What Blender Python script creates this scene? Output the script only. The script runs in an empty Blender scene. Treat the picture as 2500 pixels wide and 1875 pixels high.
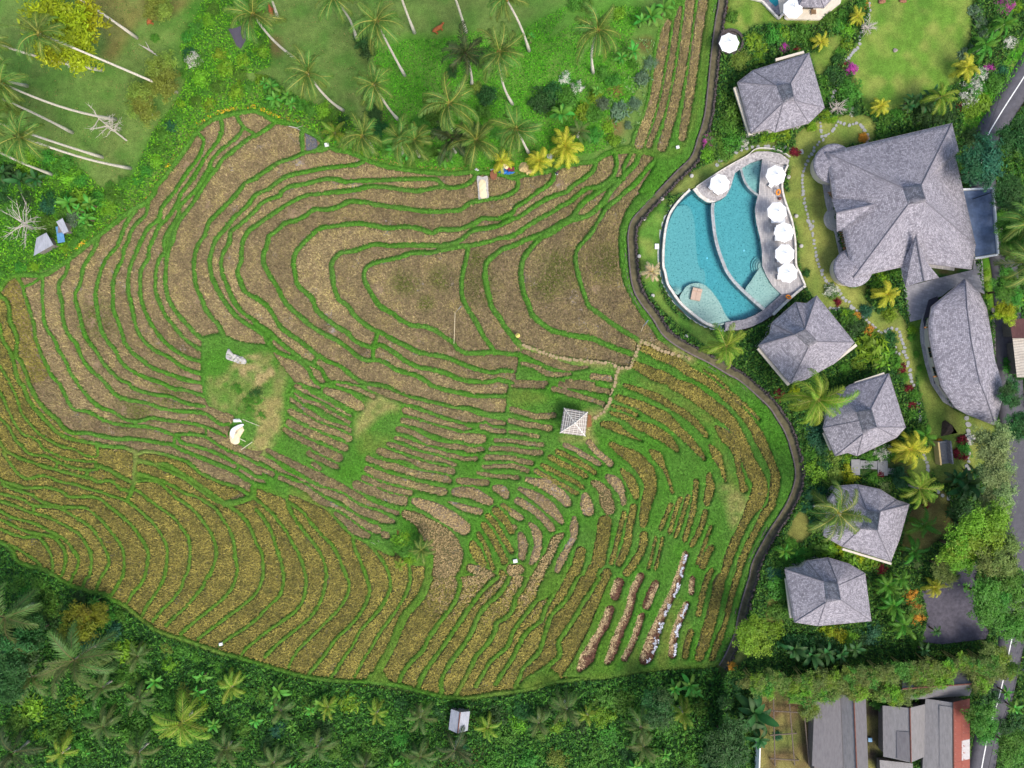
import bpy, bmesh, math, random
import numpy as np
from mathutils import Vector, Matrix, Euler

# ------------------------------------------------------------------ camera, sky, sun, exposure
S = bpy.context.scene
COL = S.collection
HC = 104.0                 # drone height above the canal path (m)
MPP = 0.06                 # metres per photo pixel on the z = 0 plane
K = MPP / HC
cam_d = bpy.data.cameras.new('camera'); cam = bpy.data.objects.new('camera', cam_d); COL.objects.link(cam)
cam.location = (0, 0, HC); cam.rotation_euler = (0, 0, 0)
cam_d.sensor_fit = 'HORIZONTAL'; cam_d.sensor_width = 36.0
cam_d.lens = 18.0 / (1250 * K)
cam_d.clip_start = 0.5; cam_d.clip_end = 3000
S.camera = cam

SUN_ELEV, SUN_AZ = math.radians(54), math.radians(142)      # azimuth clockwise from +Y (photo up)
w = bpy.data.worlds.new('World'); S.world = w; w.use_nodes = True
nt = w.node_tree; nt.nodes.clear()
sky = nt.nodes.new('ShaderNodeTexSky'); sky.sky_type = 'NISHITA'; sky.sun_disc = False
sky.sun_elevation = SUN_ELEV; sky.sun_rotation = SUN_AZ; sky.air_density = 1.0; sky.dust_density = 3.0; sky.ozone_density = 1.0
bg = nt.nodes.new('ShaderNodeBackground'); bg.inputs['Strength'].default_value = 0.15
wo = nt.nodes.new('ShaderNodeOutputWorld')
nt.links.new(sky.outputs[0], bg.inputs[0]); nt.links.new(bg.outputs[0], wo.inputs[0])
sun_d = bpy.data.lights.new('sun', 'SUN'); sun_d.energy = 1.75; sun_d.angle = math.radians(20); sun_d.color = (1.0, 0.95, 0.87)
sun = bpy.data.objects.new('sun', sun_d); COL.objects.link(sun)
sd = Vector((math.sin(SUN_AZ) * math.cos(SUN_ELEV), math.cos(SUN_AZ) * math.cos(SUN_ELEV), math.sin(SUN_ELEV)))
sun.rotation_euler = (-sd).to_track_quat('-Z', 'Y').to_euler(); sun.location = (0, 0, 60)
vs = S.view_settings; vs.view_transform = 'Standard'; vs.look = 'None'; vs.gamma = 1.0; vs.exposure = 0.68
S.display_settings.display_device = 'sRGB'
S.cycles.max_bounces = 6; S.cycles.diffuse_bounces = 3; S.cycles.glossy_bounces = 2; S.cycles.transparent_max_bounces = 6
S.cycles.volume_bounces = 0

RNG = np.random.default_rng(7); random.seed(7)

# ------------------------------------------------------------------ helpers: photo measurements -> metres
TS = 2211.0 / 625.0
TX = {'A': 0, 'B': 625, 'C': 1250, 'D': 1875}; TY = {'1': 0, '2': 469, '3': 938, '4': 1406}
def T(s):
    """survey string 'A1 x,y x,y | B1 x,y,w': survey sheets enlarged TS times -> plan units"""
    out = []; tx = ty = 0
    for tok in s.replace('|', ' ').split():
        if tok[0] in 'ABCD':
            tx, ty = TX[tok[0]], TY[tok[1]]
        else:
            v = [float(q) for q in tok.split(',')]
            p = [tx + v[0] / TS, ty + v[1] / TS]
            if len(v) > 2: p.append(v[2] / TS)
            out.append(tuple(p))
    return out
def smooth(pts, n=6, closed=False):
    """Catmull-Rom through the points (any dimension)"""
    P = np.array(pts, float); N = len(P)
    if N < 3: return P
    out = []
    rng = range(N) if closed else range(N - 1)
    for i in rng:
        if closed: p0, p1, p2, p3 = P[(i-1) % N], P[i], P[(i+1) % N], P[(i+2) % N]
        else: p0, p1, p2, p3 = P[max(i-1, 0)], P[i], P[i+1], P[min(i+2, N-1)]
        for t in np.arange(n) / n:
            out.append(0.5 * ((2*p1) + (-p0+p2)*t + (2*p0-5*p1+4*p2-p3)*t*t + (-p0+3*p1-3*p2+p3)*t**3))
    if not closed: out.append(P[-1])
    return np.array(out)
def W(px, py, z=0.0):
    f = K * (HC - z)
    return Vector(((px - 1250) * f, (937.5 - py) * f, z))
def Wn(px, py, z):
    f = K * (HC - z)
    return np.stack([(px - 1250) * f, (937.5 - py) * f, z + 0 * px], -1)

# ------------------------------------------------------------------ helpers: meshes and objects
def link(o, parent=None):
    COL.objects.link(o)
    if parent is not None: o.parent = parent
    return o
def mesh_np(name, V, F, mats=None, cols=None, uvs=None, midx=None, smoothf=False):
    """F: (n,3) or (n,4) int array; cols: per-vertex rgb"""
    V = np.asarray(V, np.float32); F = np.asarray(F, np.int32)
    me = bpy.data.meshes.new(name)
    n, k = F.shape
    me.vertices.add(len(V)); me.vertices.foreach_set('co', V.ravel())
    me.loops.add(n * k); me.loops.foreach_set('vertex_index', F.ravel())
    me.polygons.add(n); me.polygons.foreach_set('loop_start', np.arange(n, dtype=np.int32) * k)
    me.polygons.foreach_set('loop_total', np.full(n, k, np.int32))
    if smoothf: me.polygons.foreach_set('use_smooth', np.ones(n, bool))
    if midx is not None: me.polygons.foreach_set('material_index', np.asarray(midx, np.int32))
    if cols is not None:
        a = me.color_attributes.new('tint', 'FLOAT_COLOR', 'POINT')
        c = np.ones((len(V), 4), np.float32); c[:, :3] = cols
        a.data.foreach_set('color', c.ravel())
    if uvs is not None:
        u = me.uv_layers.new(name='UVMap'); u.data.foreach_set('uv', np.asarray(uvs, np.float32)[F.ravel()].ravel())
    for m in (mats or []): me.materials.append(m)
    me.update(); me.validate()
    return me
def obj(name, me, parent=None):
    return link(bpy.data.objects.new(name, me), parent)
class MB:
    """collects polygons, then builds one mesh"""
    def __init__(s): s.v = []; s.f = []; s.uv = {}; s.mi = []
    def add(s, vs, fs, m=0):
        o = len(s.v); s.v += [tuple(v) for v in vs]; s.f += [tuple(i + o for i in f) for f in fs]; s.mi += [m] * len(fs)
    def box(s, c, d, rz=0.0, m=0, taper=1.0):
        x, y, z = d[0] / 2, d[1] / 2, d[2] / 2; R = Matrix.Rotation(rz, 3, 'Z'); c = Vector(c)
        vs = [c + R @ Vector((sx * x * (taper if sz > 0 else 1), sy * y * (taper if sz > 0 else 1), sz * z)) for sz in (-1, 1) for sx, sy in ((-1, -1), (1, -1), (1, 1), (-1, 1))]
        s.add(vs, [(3, 2, 1, 0), (4, 5, 6, 7), (0, 1, 5, 4), (1, 2, 6, 5), (2, 3, 7, 6), (3, 0, 4, 7)], m)
    def bar(s, a, b, wd, ht, m=0):
        a, b = Vector(a), Vector(b); d = (b - a); L = d.length; d.normalize()
        side = d.cross(Vector((0, 0, 1)));
        if side.length < 1e-4: side = Vector((1, 0, 0))
        side.normalize(); up = side.cross(d)
        vs = [p + side * sx * wd / 2 + up * sz * ht / 2 for p in (a, b) for sx, sz in ((-1, -1), (1, -1), (1, 1), (-1, 1))]
        s.add(vs, [(3, 2, 1, 0), (4, 5, 6, 7), (0, 1, 5, 4), (1, 2, 6, 5), (2, 3, 7, 6), (3, 0, 4, 7)], m)
    def tube(s, pts, rad, n=6, m=0, caps=True):
        pts = [Vector(p) for p in pts]; N = len(pts); rings = []
        if not hasattr(rad, '__len__'): rad = [rad] * N
        vs = []; fs = []
        for i, p in enumerate(pts):
            d = pts[min(i+1, N-1)] - pts[max(i-1, 0)]; d.normalize()
            a = d.cross(Vector((0.0, 1.0, 0.13))); a.normalize(); b = d.cross(a)
            vs += [p + (a * math.cos(t) + b * math.sin(t)) * rad[i] for t in (2 * math.pi * k / n for k in range(n))]
        for i in range(N - 1):
            for k in range(n):
                fs.append((i*n + k, i*n + (k+1) % n, (i+1)*n + (k+1) % n, (i+1)*n + k))
        if caps: fs.append(tuple(range(n))[::-1]); fs.append(tuple((N-1)*n + k for k in range(n)))
        s.add(vs, fs, m)
    def prism(s, poly, z0, z1, m=0):
        """poly: list of (x,y) or Vector; vertical prism"""
        n = len(poly); vs = [(p[0], p[1], z0) for p in poly] + [(p[0], p[1], z1) for p in poly]
        fs = [tuple(range(n, 2*n)), tuple(range(n))[::-1]] + [(i, (i+1) % n, n + (i+1) % n, n + i) for i in range(n)]
        s.add(vs, fs, m)
    def lathe(s, c, prof, n=16, m=0):
        c = Vector(c); vs = []; fs = []
        for r, z in prof: vs += [c + Vector((r*math.cos(2*math.pi*k/n), r*math.sin(2*math.pi*k/n), z)) for k in range(n)]
        for i in range(len(prof)-1):
            for k in range(n): fs.append((i*n+k, i*n+(k+1) % n, (i+1)*n+(k+1) % n, (i+1)*n+k))
        fs.append(tuple((len(prof)-1)*n+k for k in range(n))); fs.append(tuple(range(n))[::-1])
        s.add(vs, fs, m)
    def mesh(s, name, mats, smoothf=False, recalc=True):
        me = bpy.data.meshes.new(name); me.from_pydata(s.v, [], s.f)
        for m in (mats if isinstance(mats, (list, tuple)) else [mats]): me.materials.append(m)
        me.polygons.foreach_set('material_index', s.mi)
        if smoothf: me.polygons.foreach_set('use_smooth', [True] * len(s.f))
        me.update()
        if recalc:
            bm = bmesh.new(); bm.from_mesh(me); bmesh.ops.recalc_face_normals(bm, faces=bm.faces); bm.to_mesh(me); bm.free()
        return me
    def build(s, name, mats, parent=None, smoothf=False):
        return obj(name, s.mesh(name, mats, smoothf), parent)
def empty(name, loc=(0, 0, 0), rz=0.0):
    o = bpy.data.objects.new(name, None); o.location = loc; o.rotation_euler = (0, 0, rz); o.empty_display_size = 0.3
    return link(o)
def tag(o, label=None, cat=None, group=None, kind=None):
    if label: o['label'] = label
    if cat: o['category'] = cat
    if group: o['group'] = group
    if kind: o['kind'] = kind
    return o
REG = []          # things whose label ends with their place in a row: (object, description, plan x, plan y, zone)
def zone_of(px, py):
    if px > 1840 and py > 1590: return 'by the sheds'
    if px > 2330: return 'along the road side'
    if px > 1880 or (px > 1560 and py < 880 and px > 1700) or (px > 1740 and py < 340):
        return 'above the restaurant' if py < 360 else ('round the restaurant' if py < 760 else ('right of the pool villa' if py < 1000 else ('round the middle villas' if py < 1330 else 'round the lowest villa')))
    if py > 1380:
        return 'in the lower left thicket' if px < 640 else ('in the lower middle thicket' if px < 1250 else 'in the lower right thicket')
    if px < 420 and py < 330: return 'in the palm meadow'
    if px < 420 and py < 660: return 'left of the terraces'
    if py < 440: return 'above the terraces' if px < 950 else ('in the lush patch' if px < 1320 else 'by the upper strips')
    return 'inside the terraces'
def reg(o, desc, cat, group, px, py, zone=None):
    tag(o, desc, cat, group); REG.append((o, desc, px, py, zone or zone_of(px, py))); return o
def copy_tree(o, parent=None):
    c = o.copy(); link(c, parent)
    for ch in o.children: copy_tree(ch, c)
    return c

# ------------------------------------------------------------------ materials
def lin(c):
    return tuple(((x/255)/12.92 if x/255 <= 0.04045 else ((x/255+0.055)/1.055)**2.4) for x in c)
MATS = {}
def newmat(name):
    m = bpy.data.materials.new(name); m.use_nodes = True; n = m.node_tree
    b = n.nodes.get('Principled BSDF'); MATS[name] = m
    return m, n, b
def N(n, t, **kw):
    q = n.nodes.new(t)
    for k, v in kw.items(): setattr(q, k, v)
    return q
def posnode(n, space='world'):
    if space == 'world': return N(n, 'ShaderNodeNewGeometry').outputs['Position']
    return N(n, 'ShaderNodeTexCoord').outputs['Object']
def noise(n, scale, detail=3, rough=0.6, space='world', vec=None):
    q = N(n, 'ShaderNodeTexNoise'); q.inputs['Scale'].default_value = scale; q.inputs['Detail'].default_value = detail
    q.inputs['Roughness'].default_value = rough; n.links.new(vec if vec is not None else posnode(n, space), q.inputs['Vector'])
    return q.outputs['Fac']
def ramp(n, fac, stops):
    r = N(n, 'ShaderNodeValToRGB'); e = r.color_ramp.elements
    while len(e) < len(stops): e.new(0.5)
    for i, (p, c) in enumerate(stops):
        e[i].position = p; e[i].color = (*c, 1) if len(c) == 3 else c
    n.links.new(fac, r.inputs[0]); return r.outputs[0]
def mix(n, fac, a, b, mode='MIX'):
    q = N(n, 'ShaderNodeMix', data_type='RGBA', blend_type=mode)
    for s, v in ((q.inputs[0], fac), (q.inputs[6], a), (q.inputs[7], b)):
        if isinstance(v, (int, float)): s.default_value = v
        elif isinstance(v, tuple): s.default_value = (*v, 1)
        else: n.links.new(v, s)
    return q.outputs[2]
def bump(n, b, h, strength=0.5, dist=0.05):
    q = N(n, 'ShaderNodeBump'); q.inputs['Strength'].default_value = strength; q.inputs['Distance'].default_value = dist
    n.links.new(h, q.inputs['Height']); n.links.new(q.outputs[0], b.inputs['Normal'])
def simple(name, col, rough=0.8, var=0.25, scale=3.0, space='object', metal=0.0, bumps=0.0, spec=0.3):
    m, n, b = newmat(name)
    c0 = tuple(x * (1 - var) for x in col); c1 = tuple(min(1, x * (1 + var)) for x in col)
    f = noise(n, scale, 4, 0.65, space)
    n.links.new(ramp(n, f, [(0.3, c0), (0.7, c1)]), b.inputs['Base Color'])
    b.inputs['Roughness'].default_value = rough; b.inputs['Metallic'].default_value = metal
    b.inputs['Specular IOR Level'].default_value = spec
    if bumps: bump(n, b, noise(n, scale * 4, 4, 0.7, space), bumps, 0.05)
    return m
def leafmat(name, col, var=0.35, rough=0.55, trans=0.25, hue=0.03):
    """leaf colour times each leaf's own tint, plant to plant variation"""
    m, n, b = newmat(name)
    at = N(n, 'ShaderNodeAttribute', attribute_name='tint')
    oi = N(n, 'ShaderNodeObjectInfo')
    hs = N(n, 'ShaderNodeHueSaturation')
    mr = N(n, 'ShaderNodeMapRange'); mr.inputs[3].default_value = 0.5 - hue; mr.inputs[4].default_value = 0.5 + hue
    n.links.new(oi.outputs['Random'], mr.inputs[0]); n.links.new(mr.outputs[0], hs.inputs['Hue'])
    mv = N(n, 'ShaderNodeMapRange'); mv.inputs[3].default_value = 1 - var * 0.6; mv.inputs[4].default_value = 1 + var * 0.6
    n.links.new(oi.outputs['Random'], mv.inputs[0]); n.links.new(mv.outputs[0], hs.inputs['Value'])
    c = mix(n, 1.0, at.outputs['Color'], tuple(col), 'MULTIPLY')
    n.links.new(c, hs.inputs['Color'])
    n.links.new(hs.outputs[0], b.inputs['Base Color']); b.inputs['Roughness'].default_value = rough
    b.inputs['Specular IOR Level'].default_value = 0.25
    if trans:
        t = N(n, 'ShaderNodeBsdfTranslucent'); n.links.new(hs.outputs[0], t.inputs[0])
        mx = N(n, 'ShaderNodeMixShader'); mx.inputs[0].default_value = trans
        out = n.nodes['Material Output']
        n.links.new(b.outputs[0], mx.inputs[1]); n.links.new(t.outputs[0], mx.inputs[2]); n.links.new(mx.outputs[0], out.inputs[0])
    return m
# ------------------------------------------------------------------ survey of the terraces (grass bunds)
RIM = T("B1 170,1045 | A1 2211,962 2100,965 1900,1005 1800,1055 1700,1135 1620,1255 1520,1395 1430,1515 1340,1615 | A2 1330,15 1230,105 1130,155 1000,255 860,365 700,495 590,585 450,675 370,715 150,712 60,760 0,820 -200,900 | "
        "A3 -200,1330 0,1360 100,1430 140,1520 240,1570 350,1595 450,1640 | A4 530,40 650,100 780,140 900,160 960,200 1080,260 1200,360 1300,440 1420,500 1560,540 1700,590 1900,660 2080,710 2211,750 | "
        "B4 160,800 300,840 480,880 680,905 850,912 990,910 1120,930 1240,945 1400,990 1600,1040 1720,1055 1900,1045 2100,1010 | C4 0,1000 150,975 330,925 600,885 800,872 1000,835 1200,805 1500,785 1750,762 1820,640 1895,490 1915,400 1950,230 2000,60 | "
        "C3 2020,1650 2040,1550 2100,1420 2180,1270 | D3 -10,1240 70,1120 140,1000 190,870 205,750 170,580 120,430 50,310 -10,220 | C3 2110,130 2000,20 | C2 1950,1650 1840,1590 1690,1500 1550,1430 1390,1340 1270,1240 1190,1110 1090,980 1020,850 990,700 975,500 970,370 1000,240 1090,130 1220,30 | "
        "C1 1220,1650 1390,1470 1520,1340 1570,1200 1630,1000 1660,750 1690,450 1725,180 1755,0 1760,-200 1380,-200 1400,60 1330,170 1290,250 1250,400 1220,560 1195,740 1170,900 1130,1030 1060,1150 1030,1255 900,1290 780,1345 700,1390 420,1435 300,1480 100,1512 0,1535 | "
        "B1 2100,1500 1900,1488 1850,1478 1700,1498 1500,1488 1350,1468 1150,1438 1000,1398 900,1348 790,1308 680,1288 580,1228 500,1158 400,1108 300,1068")
BUNDS = []   # (points, width in plan units)
def bund(s, wd=8.0): BUNDS.append((smooth(T(s), 5), wd + (1.2 if s[:2] in ('A3', 'B4', 'C4', 'B3') else 2.2)))
# upper left amphitheatre, outermost first
bund("A1 1710,1150 1760,1210 1740,1300 1700,1380 1620,1480 1540,1600 1510,1655 | A2 1490,20 1400,130 1370,230 1280,310 1220,420 1170,540 1120,660 1105,840 1130,950 1150,1050 1180,1170 1230,1270 1330,1360 1450,1420 1550,1490 1650,1540 1740,1570")
bund("A1 1910,1040 1915,1120 1880,1220 1790,1330 1730,1430 1660,1550 1590,1640 | A2 1560,20 1520,120 1450,220 1370,300 1330,400 1290,480 1280,570 1220,670 1210,800 1220,920 1250,1020 1290,1110 1360,1220 1440,1310 1550,1390 1650,1440 1740,1460")
bund("A1 2100,1100 2060,1170 1980,1240 1900,1300 1840,1370 1815,1420 1800,1460 1740,1560 1680,1650 | A2 1650,20 1560,120 1530,220 1450,340 1420,420 1420,520 1380,570 1350,680 1340,830 1370,930 1420,1050 1490,1140 1560,1230 1650,1310 1740,1360")
bund("B1 170,1060 80,1120 0,1170 | A1 2190,1170 2090,1240 2000,1310 1920,1380 1860,1470 1800,1540 1730,1650 | A2 1700,40 1640,130 1560,230 1510,330 1490,420 1460,490 1440,580 1430,700 1430,820 1460,930 1510,1020 1570,1090 1640,1170 1700,1230 1760,1280", 9)
bund("A1 2040,1000 2100,1090 2170,1140 2211,1165")
bund("A2 1420,530 1445,560"); bund("A1 1815,1440 1865,1470")
bund("B1 600,1290 420,1320 300,1370 200,1400 90,1470 0,1530 | A1 2211,1540 2120,1580 2070,1640 | A2 2040,20 1950,110 1880,180 1800,270 1770,370 1720,440 1690,510 1675,600 1680,720 1700,830 1750,940 1770,1000 1820,1070 1880,1140 1920,1220 1930,1240", 9)
bund("B1 390,1105 400,1290", 9)
bund("B1 930,1395 860,1420 700,1440 600,1450 450,1480 300,1510 200,1560 110,1630 50,1655 | A2 2200,30 2130,120 2030,210 1950,310 1870,400 1830,500 1810,600 1825,720 1860,800 1900,880 1950,960 2010,1040 2080,1100 2150,1150 2211,1185 | B2 60,1230 100,1290 160,1360 250,1410 330,1430 400,1480 460,1540 490,1610 540,1659", 9)
bund("B1 1900,1520 1860,1560 1800,1600 1700,1622 1640,1620 1600,1585 1560,1555 1480,1545 1300,1545 1100,1555 900,1560 780,1570 700,1550 620,1545 530,1560 420,1590 300,1610 220,1655 | B2 200,30 70,80 0,150 | A2 2150,210 2060,290 1990,350 1980,440 1930,520 1910,600 1920,700 1960,800 2000,900 2060,1000 2140,1070 2211,1120 | B2 0,1135 80,1180 140,1230 200,1290 300,1370 400,1440 490,1490 560,1530 600,1600 650,1640 800,1655", 9)
bund("B1 1640,1610 1500,1630 1400,1650 1300,1640 1150,1620 1000,1610 850,1640 | B2 600,10 430,30 300,90 200,150 100,220 0,290 | A2 2140,340 2100,420 2085,500 2080,600 2050,680 2080,780 2120,860 2211,920 | B2 0,910 80,970 150,1060 200,1150 280,1220 370,1280 450,1340 520,1400 620,1460 720,1500 800,1560 880,1620 960,1655 | B3 1050,0 1150,30 1230,80 1350,115 1500,150 1620,180 1720,205 1830,205 1920,230 2000,255 2150,260", 9.5)
bund("C1 45,1545 50,1600 20,1650 | B2 2130,40 2000,60 1850,90 1770,150 1650,160 1500,165 1350,150 1200,130 1050,110 950,90 850,80 780,90 700,130 600,150 500,150 430,200 350,240 250,270 180,330 110,380 100,440 70,520 60,580 80,650 130,740 190,830 240,930 310,1010 400,1090 500,1170 600,1230 700,1280 800,1350 870,1410 950,1450 1050,1450 1130,1480 1200,1530 1300,1560 1400,1590 1480,1640 | B3 1520,10 1650,50 1800,80 1900,100 2050,100 2150,100", 10)
bund("C1 370,1480 350,1550 290,1610 230,1650 | C2 110,80 30,130 0,180 | B2 2150,205 2080,230 1960,225 1880,270 1750,320 1600,320 1520,350 1430,320 1300,300 1130,310 1000,285 870,270 700,290 560,310 480,370 400,450 340,530 325,620 340,720 360,800 430,870 490,930 520,1010 600,1090 700,1160 790,1220 850,1280 930,1320 1010,1340 1080,1320 1180,1380 1300,1460 1400,1510 1520,1530 1640,1560 1740,1610 1850,1630 2000,1640 2090,1620 2150,1630 2211,1650", 10)
bund("B2 1050,1200 1030,1290 1010,1340 1010,1430", 9); bund("B2 540,1405 490,1490", 9); bund("B2 150,1245 110,1300", 7)
bund("C1 725,1395 700,1470 620,1540 530,1600 470,1655 | C2 400,20 300,60 200,115 60,215 0,230 | B2 2150,260 2090,290 2000,310 1880,330 1780,400 1700,440 1600,460 1450,460 1300,455 1150,465 1040,450 950,470 830,510 740,520 680,570 650,630 660,700 670,800 690,870 720,930 790,980 840,1050 900,1110 1000,1180 1070,1210 1180,1270 1300,1330 1400,1380 1500,1400 1620,1420 1730,1460 1850,1510 1950,1540 2050,1560 2120,1540 2211,1545", 10)
bund("C1 890,1340 900,1430 860,1530 760,1605 660,1625 600,1655 | C2 500,80 420,120 350,170 250,220 150,280 60,340 0,380 | B2 2100,400 2000,430 1850,460 1750,470 1600,500 1500,525 1350,525 1250,560 1100,590 1000,620 940,670 935,750 970,830 1020,920 1080,990 1180,1050 1260,1110 1350,1150 1450,1160 1540,1190 1610,1240 1690,1290 1740,1350 1820,1390 1950,1385 2060,1380 2211,1400 | C2 90,1400", 10)
bund("B2 1840,460 1830,500 1810,600 1780,720 1775,850 1790,930 1830,1010 1880,1090 1930,1180 1980,1270 2040,1350 2060,1390", 10)
bund("C2 740,0 640,70 560,150 520,215 400,285 280,350 100,420 0,465 | B2 2130,490 2060,540 1990,610 1975,700 1990,800 2010,900 2040,1000 2100,1080 2140,1150 2180,1200 2211,1240 | C2 50,1300 90,1340 100,1400", 12)
bund("C1 1090,1340 1060,1420 980,1500 900,1590 850,1650 | C2 780,90 700,170 620,215 520,240 400,300 280,370 200,440 130,520 90,600 75,700 90,820 110,900 140,960 170,1050 250,1130 340,1190 450,1220 580,1250 680,1260 800,1310 900,1350 1040,1395", 12)
bund("C1 1040,1310 970,1430 950,1530 850,1580 780,1640 | C2 740,0", 8)
bund("C1 850,1555 960,1545", 9); bund("C1 1230,1380 1150,1480 1060,1590 980,1655 | C2 900,70 820,130 780,190 730,270 690,340 630,410 570,480 550,530 550,620 570,710 600,820 630,900 660,980 740,1040 830,1110 930,1180 1030,1240 1100,1290", 10)
bund('C2 90,1320 250,1378 400,1428 550,1448 720,1468 830,1478 920,1508 1010,1518 1040,1470 1080,1380 1110,1300 1200,1320 1300,1370 1400,1400 1540,1440', 8)
# left side, terraces running down to the foot of the slope
bund("A2 0,890 50,930 80,1010 90,1120 130,1200 150,1290 140,1400 190,1480 230,1570 250,1650 | A3 265,20 310,110 370,190 440,260 500,310 540,370 600,410 650,420 750,420 850,440 1000,470 1150,470 1300,490 1400,510 1490,520 1560,560 1700,620 1850,680 2000,740 2100,800 2211,860 | B3 100,900", 9)
bund("A2 0,1150 20,1260 90,1380 120,1480 150,1600 180,1655 | A3 200,10 250,140 320,230 400,320 480,400 580,460 700,490 820,510 900,530 1000,540 1080,545 1165,585", 8)
bund("A2 130,715 180,780 210,870 250,1000 290,1130 310,1270 350,1380 400,1490 440,1580 510,1650 | A3 520,10 560,90 600,170 650,220 740,230 830,270 900,310 1000,340 1130,360 1280,370 1400,400 1500,440", 7)
bund("A2 200,820 300,780 360,730", 5)
bund("A2 375,720 365,840 370,960 380,1100 410,1190 470,1270 500,1350 560,1450 610,1560 670,1650 | A3 690,20 740,80 790,140 870,200 960,230 1040,280 1100,310 1200,320 1300,290 1430,310 1600,330 1750,360 1850,400 1950,450", 7)
bund("A2 590,600 570,700 510,790 510,860 540,960 540,1060 560,1150 600,1240 660,1310 690,1390 730,1470 790,1540 850,1590 910,1650 | A3 1000,90 1100,130 1200,150 1300,170 1400,210 1530,230 1760,250 1900,340 1980,345", 8)
bund("A2 860,370 810,500 740,610 710,700 690,800 650,880 660,960 690,1070 720,1190 760,1280 830,1370 890,1470 970,1560 1040,1620 1110,1650 | A3 1150,30 1250,70 1350,90 1480,110 1600,160 1760,190", 8)
bund("A2 1170,160 1090,270 1050,370 1010,470 940,550 890,630 860,720 840,800 825,900 840,1010 860,1130 890,1220 940,1300 990,1360 1030,1440 1080,1500 1170,1560 1280,1610 1400,1650 | A3 1500,40 1600,50 1760,105", 8)
bund("A2 1285,60 1260,190 1180,270 1130,350 1110,420 1070,490 1060,570 1010,670 980,760 975,880 980,1010 1020,1120 1060,1230 1080,1300 1150,1390 1240,1460 1330,1520 1430,1560 1520,1590 1600,1620 1760,1655", 8)
bund("A3 -40,0 40,140 60,200 90,260 130,340 200,430 260,450 330,490 370,550 450,590 560,640 700,660 830,670", 6)
bund("A3 90,0 140,100 170,200 210,280 270,350 330,420 420,480 520,530 640,560 710,600 760,620 840,620 840,540", 6)
bund("A2 0,1500 60,1600 90,1655", 6)
bund("A3 -40,260 60,350 110,430 140,490 200,540 230,580 300,610 400,620 480,660 550,690 640,720 750,740 840,735", 7)
bund("A3 -40,430 40,560 100,600 180,640 300,680 420,720 540,750 680,790 780,810 850,840 950,830 1000,860 1040,900 1120,920", 8)
bund("A3 30,590 80,670 130,740 190,800 260,815 340,790 420,800 520,840 640,860 760,900 880,930 980,970 1080,1000 1170,1060 1260,1140 1340,1220 1400,1310 1440,1410 1440,1520 1420,1655 | A4 1370,110 1310,200 1260,270 1225,350", 7)
bund("A3 500,660 480,730", 6); bund("A3 760,745 740,800", 7)
bund("A3 830,700 900,720 950,740 1030,790 1130,840", 10)
bund("A3 1110,920 1160,910 1220,940 1290,1000 1390,1070 1500,1150 1560,1220 1620,1310 1640,1400 1640,1500 1620,1620 | A4 1590,20 1560,110 1480,210 1400,290 1320,390", 7)
bund("A3 1170,580 1170,660 1160,760 1160,830 1140,910 1100,1000", 10)
bund("A3 1170,655 1250,670 1340,690", 12)
bund("A3 1180,840 1280,830 1380,850 1440,900 1510,970 1600,1030 1680,1090 1750,1180 1810,1260 1850,1350 1870,1450 1850,1550 1810,1650 | A4 1790,0 1750,90 1680,180 1600,270 1520,340 1430,430", 7.5)
bund("A3 1190,760 1300,800 1400,830 1500,880 1600,940 1700,970 1790,1020 1870,1080 1920,1160 1980,1250 2020,1370 2030,1480 2050,1580 2040,1655 | A4 2000,100 1920,200 1820,280 1720,360 1600,460 1560,500", 7.5)
bund("A3 1330,690 1430,740 1520,780 1600,820 1680,880 1770,940 1850,1000 1950,1040 2050,1100 2130,1180 2180,1280 2211,1370 | B3 40,1430 60,1520 60,1655 | B4 20,110 | A4 2190,170 2100,250 1990,330 1870,420 1790,480 1710,540", 7.5)
bund("A3 1340,680 1440,690 1530,740 1630,800 1720,860 1830,940 1940,1020", 6)
bund("A3 1180,600 1250,580 1350,590 1480,620 1600,660 1670,710 1720,760 1800,800 1920,850 2050,890 2130,940 2160,965", 8)
bund("A3 1500,440 1560,430 1680,430 1780,450", 8); bund("A3 1540,460 1580,510 1680,530 1770,560 1860,590 1960,640 2060,700 2160,760 2211,795 | B3 100,800", 8)
bund("A3 1510,440 1500,515", 8); bund("A3 1780,370 1780,450", 6); bund("A3 1780,450 1850,500 1950,560 2100,620 2211,680 | B3 60,730", 7); bund("A3 2060,710 2040,750", 7)
bund("B3 250,960 0,870 | A3 2180,965 2040,1015 1940,1030", 15)
bund("A3 -60,790 40,840 120,860 200,890 300,890 400,890 520,920 600,970 700,970 800,970 880,1000 950,1060 1040,1130 1130,1210 1200,1300 1250,1380 1280,1470 1270,1560 1250,1655 | A4 1210,80 1150,140 1110,210 1080,260", 7.5)
bund("A3 20,860 100,900 200,930 290,960 340,1000 450,1040 560,1060 660,1060 750,1070 830,1130 900,1200 970,1290 1040,1380 1070,1480 1070,1600 1060,1655 | A4 1020,70 960,170", 7)
bund("A3 -40,930 80,960 190,990 280,1040 370,1050 480,1060 560,1090 640,1140 740,1200 820,1270 880,1370 930,1470 940,1550 890,1640 | A4 870,20 825,130", 7)
bund("A3 -40,1000 80,1030 180,1070 280,1110 400,1140 510,1190 600,1240 680,1290 740,1370 780,1450 790,1540 770,1655 | A4 740,20 705,120", 7)
bund("A3 -40,1070 90,1140 190,1170 300,1200 400,1250 500,1300 570,1350 630,1430 680,1510 660,1600 630,1655 | A4 605,80", 7)
bund("A3 -40,1150 100,1210 200,1260 320,1290 430,1310 500,1350 550,1420 570,1500 550,1600 530,1655", 7); bund("A3 505,1300 490,1340", 7)
bund("A3 -40,1230 100,1290 220,1320 330,1320 390,1380 440,1470 455,1560 450,1640", 7)
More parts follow.
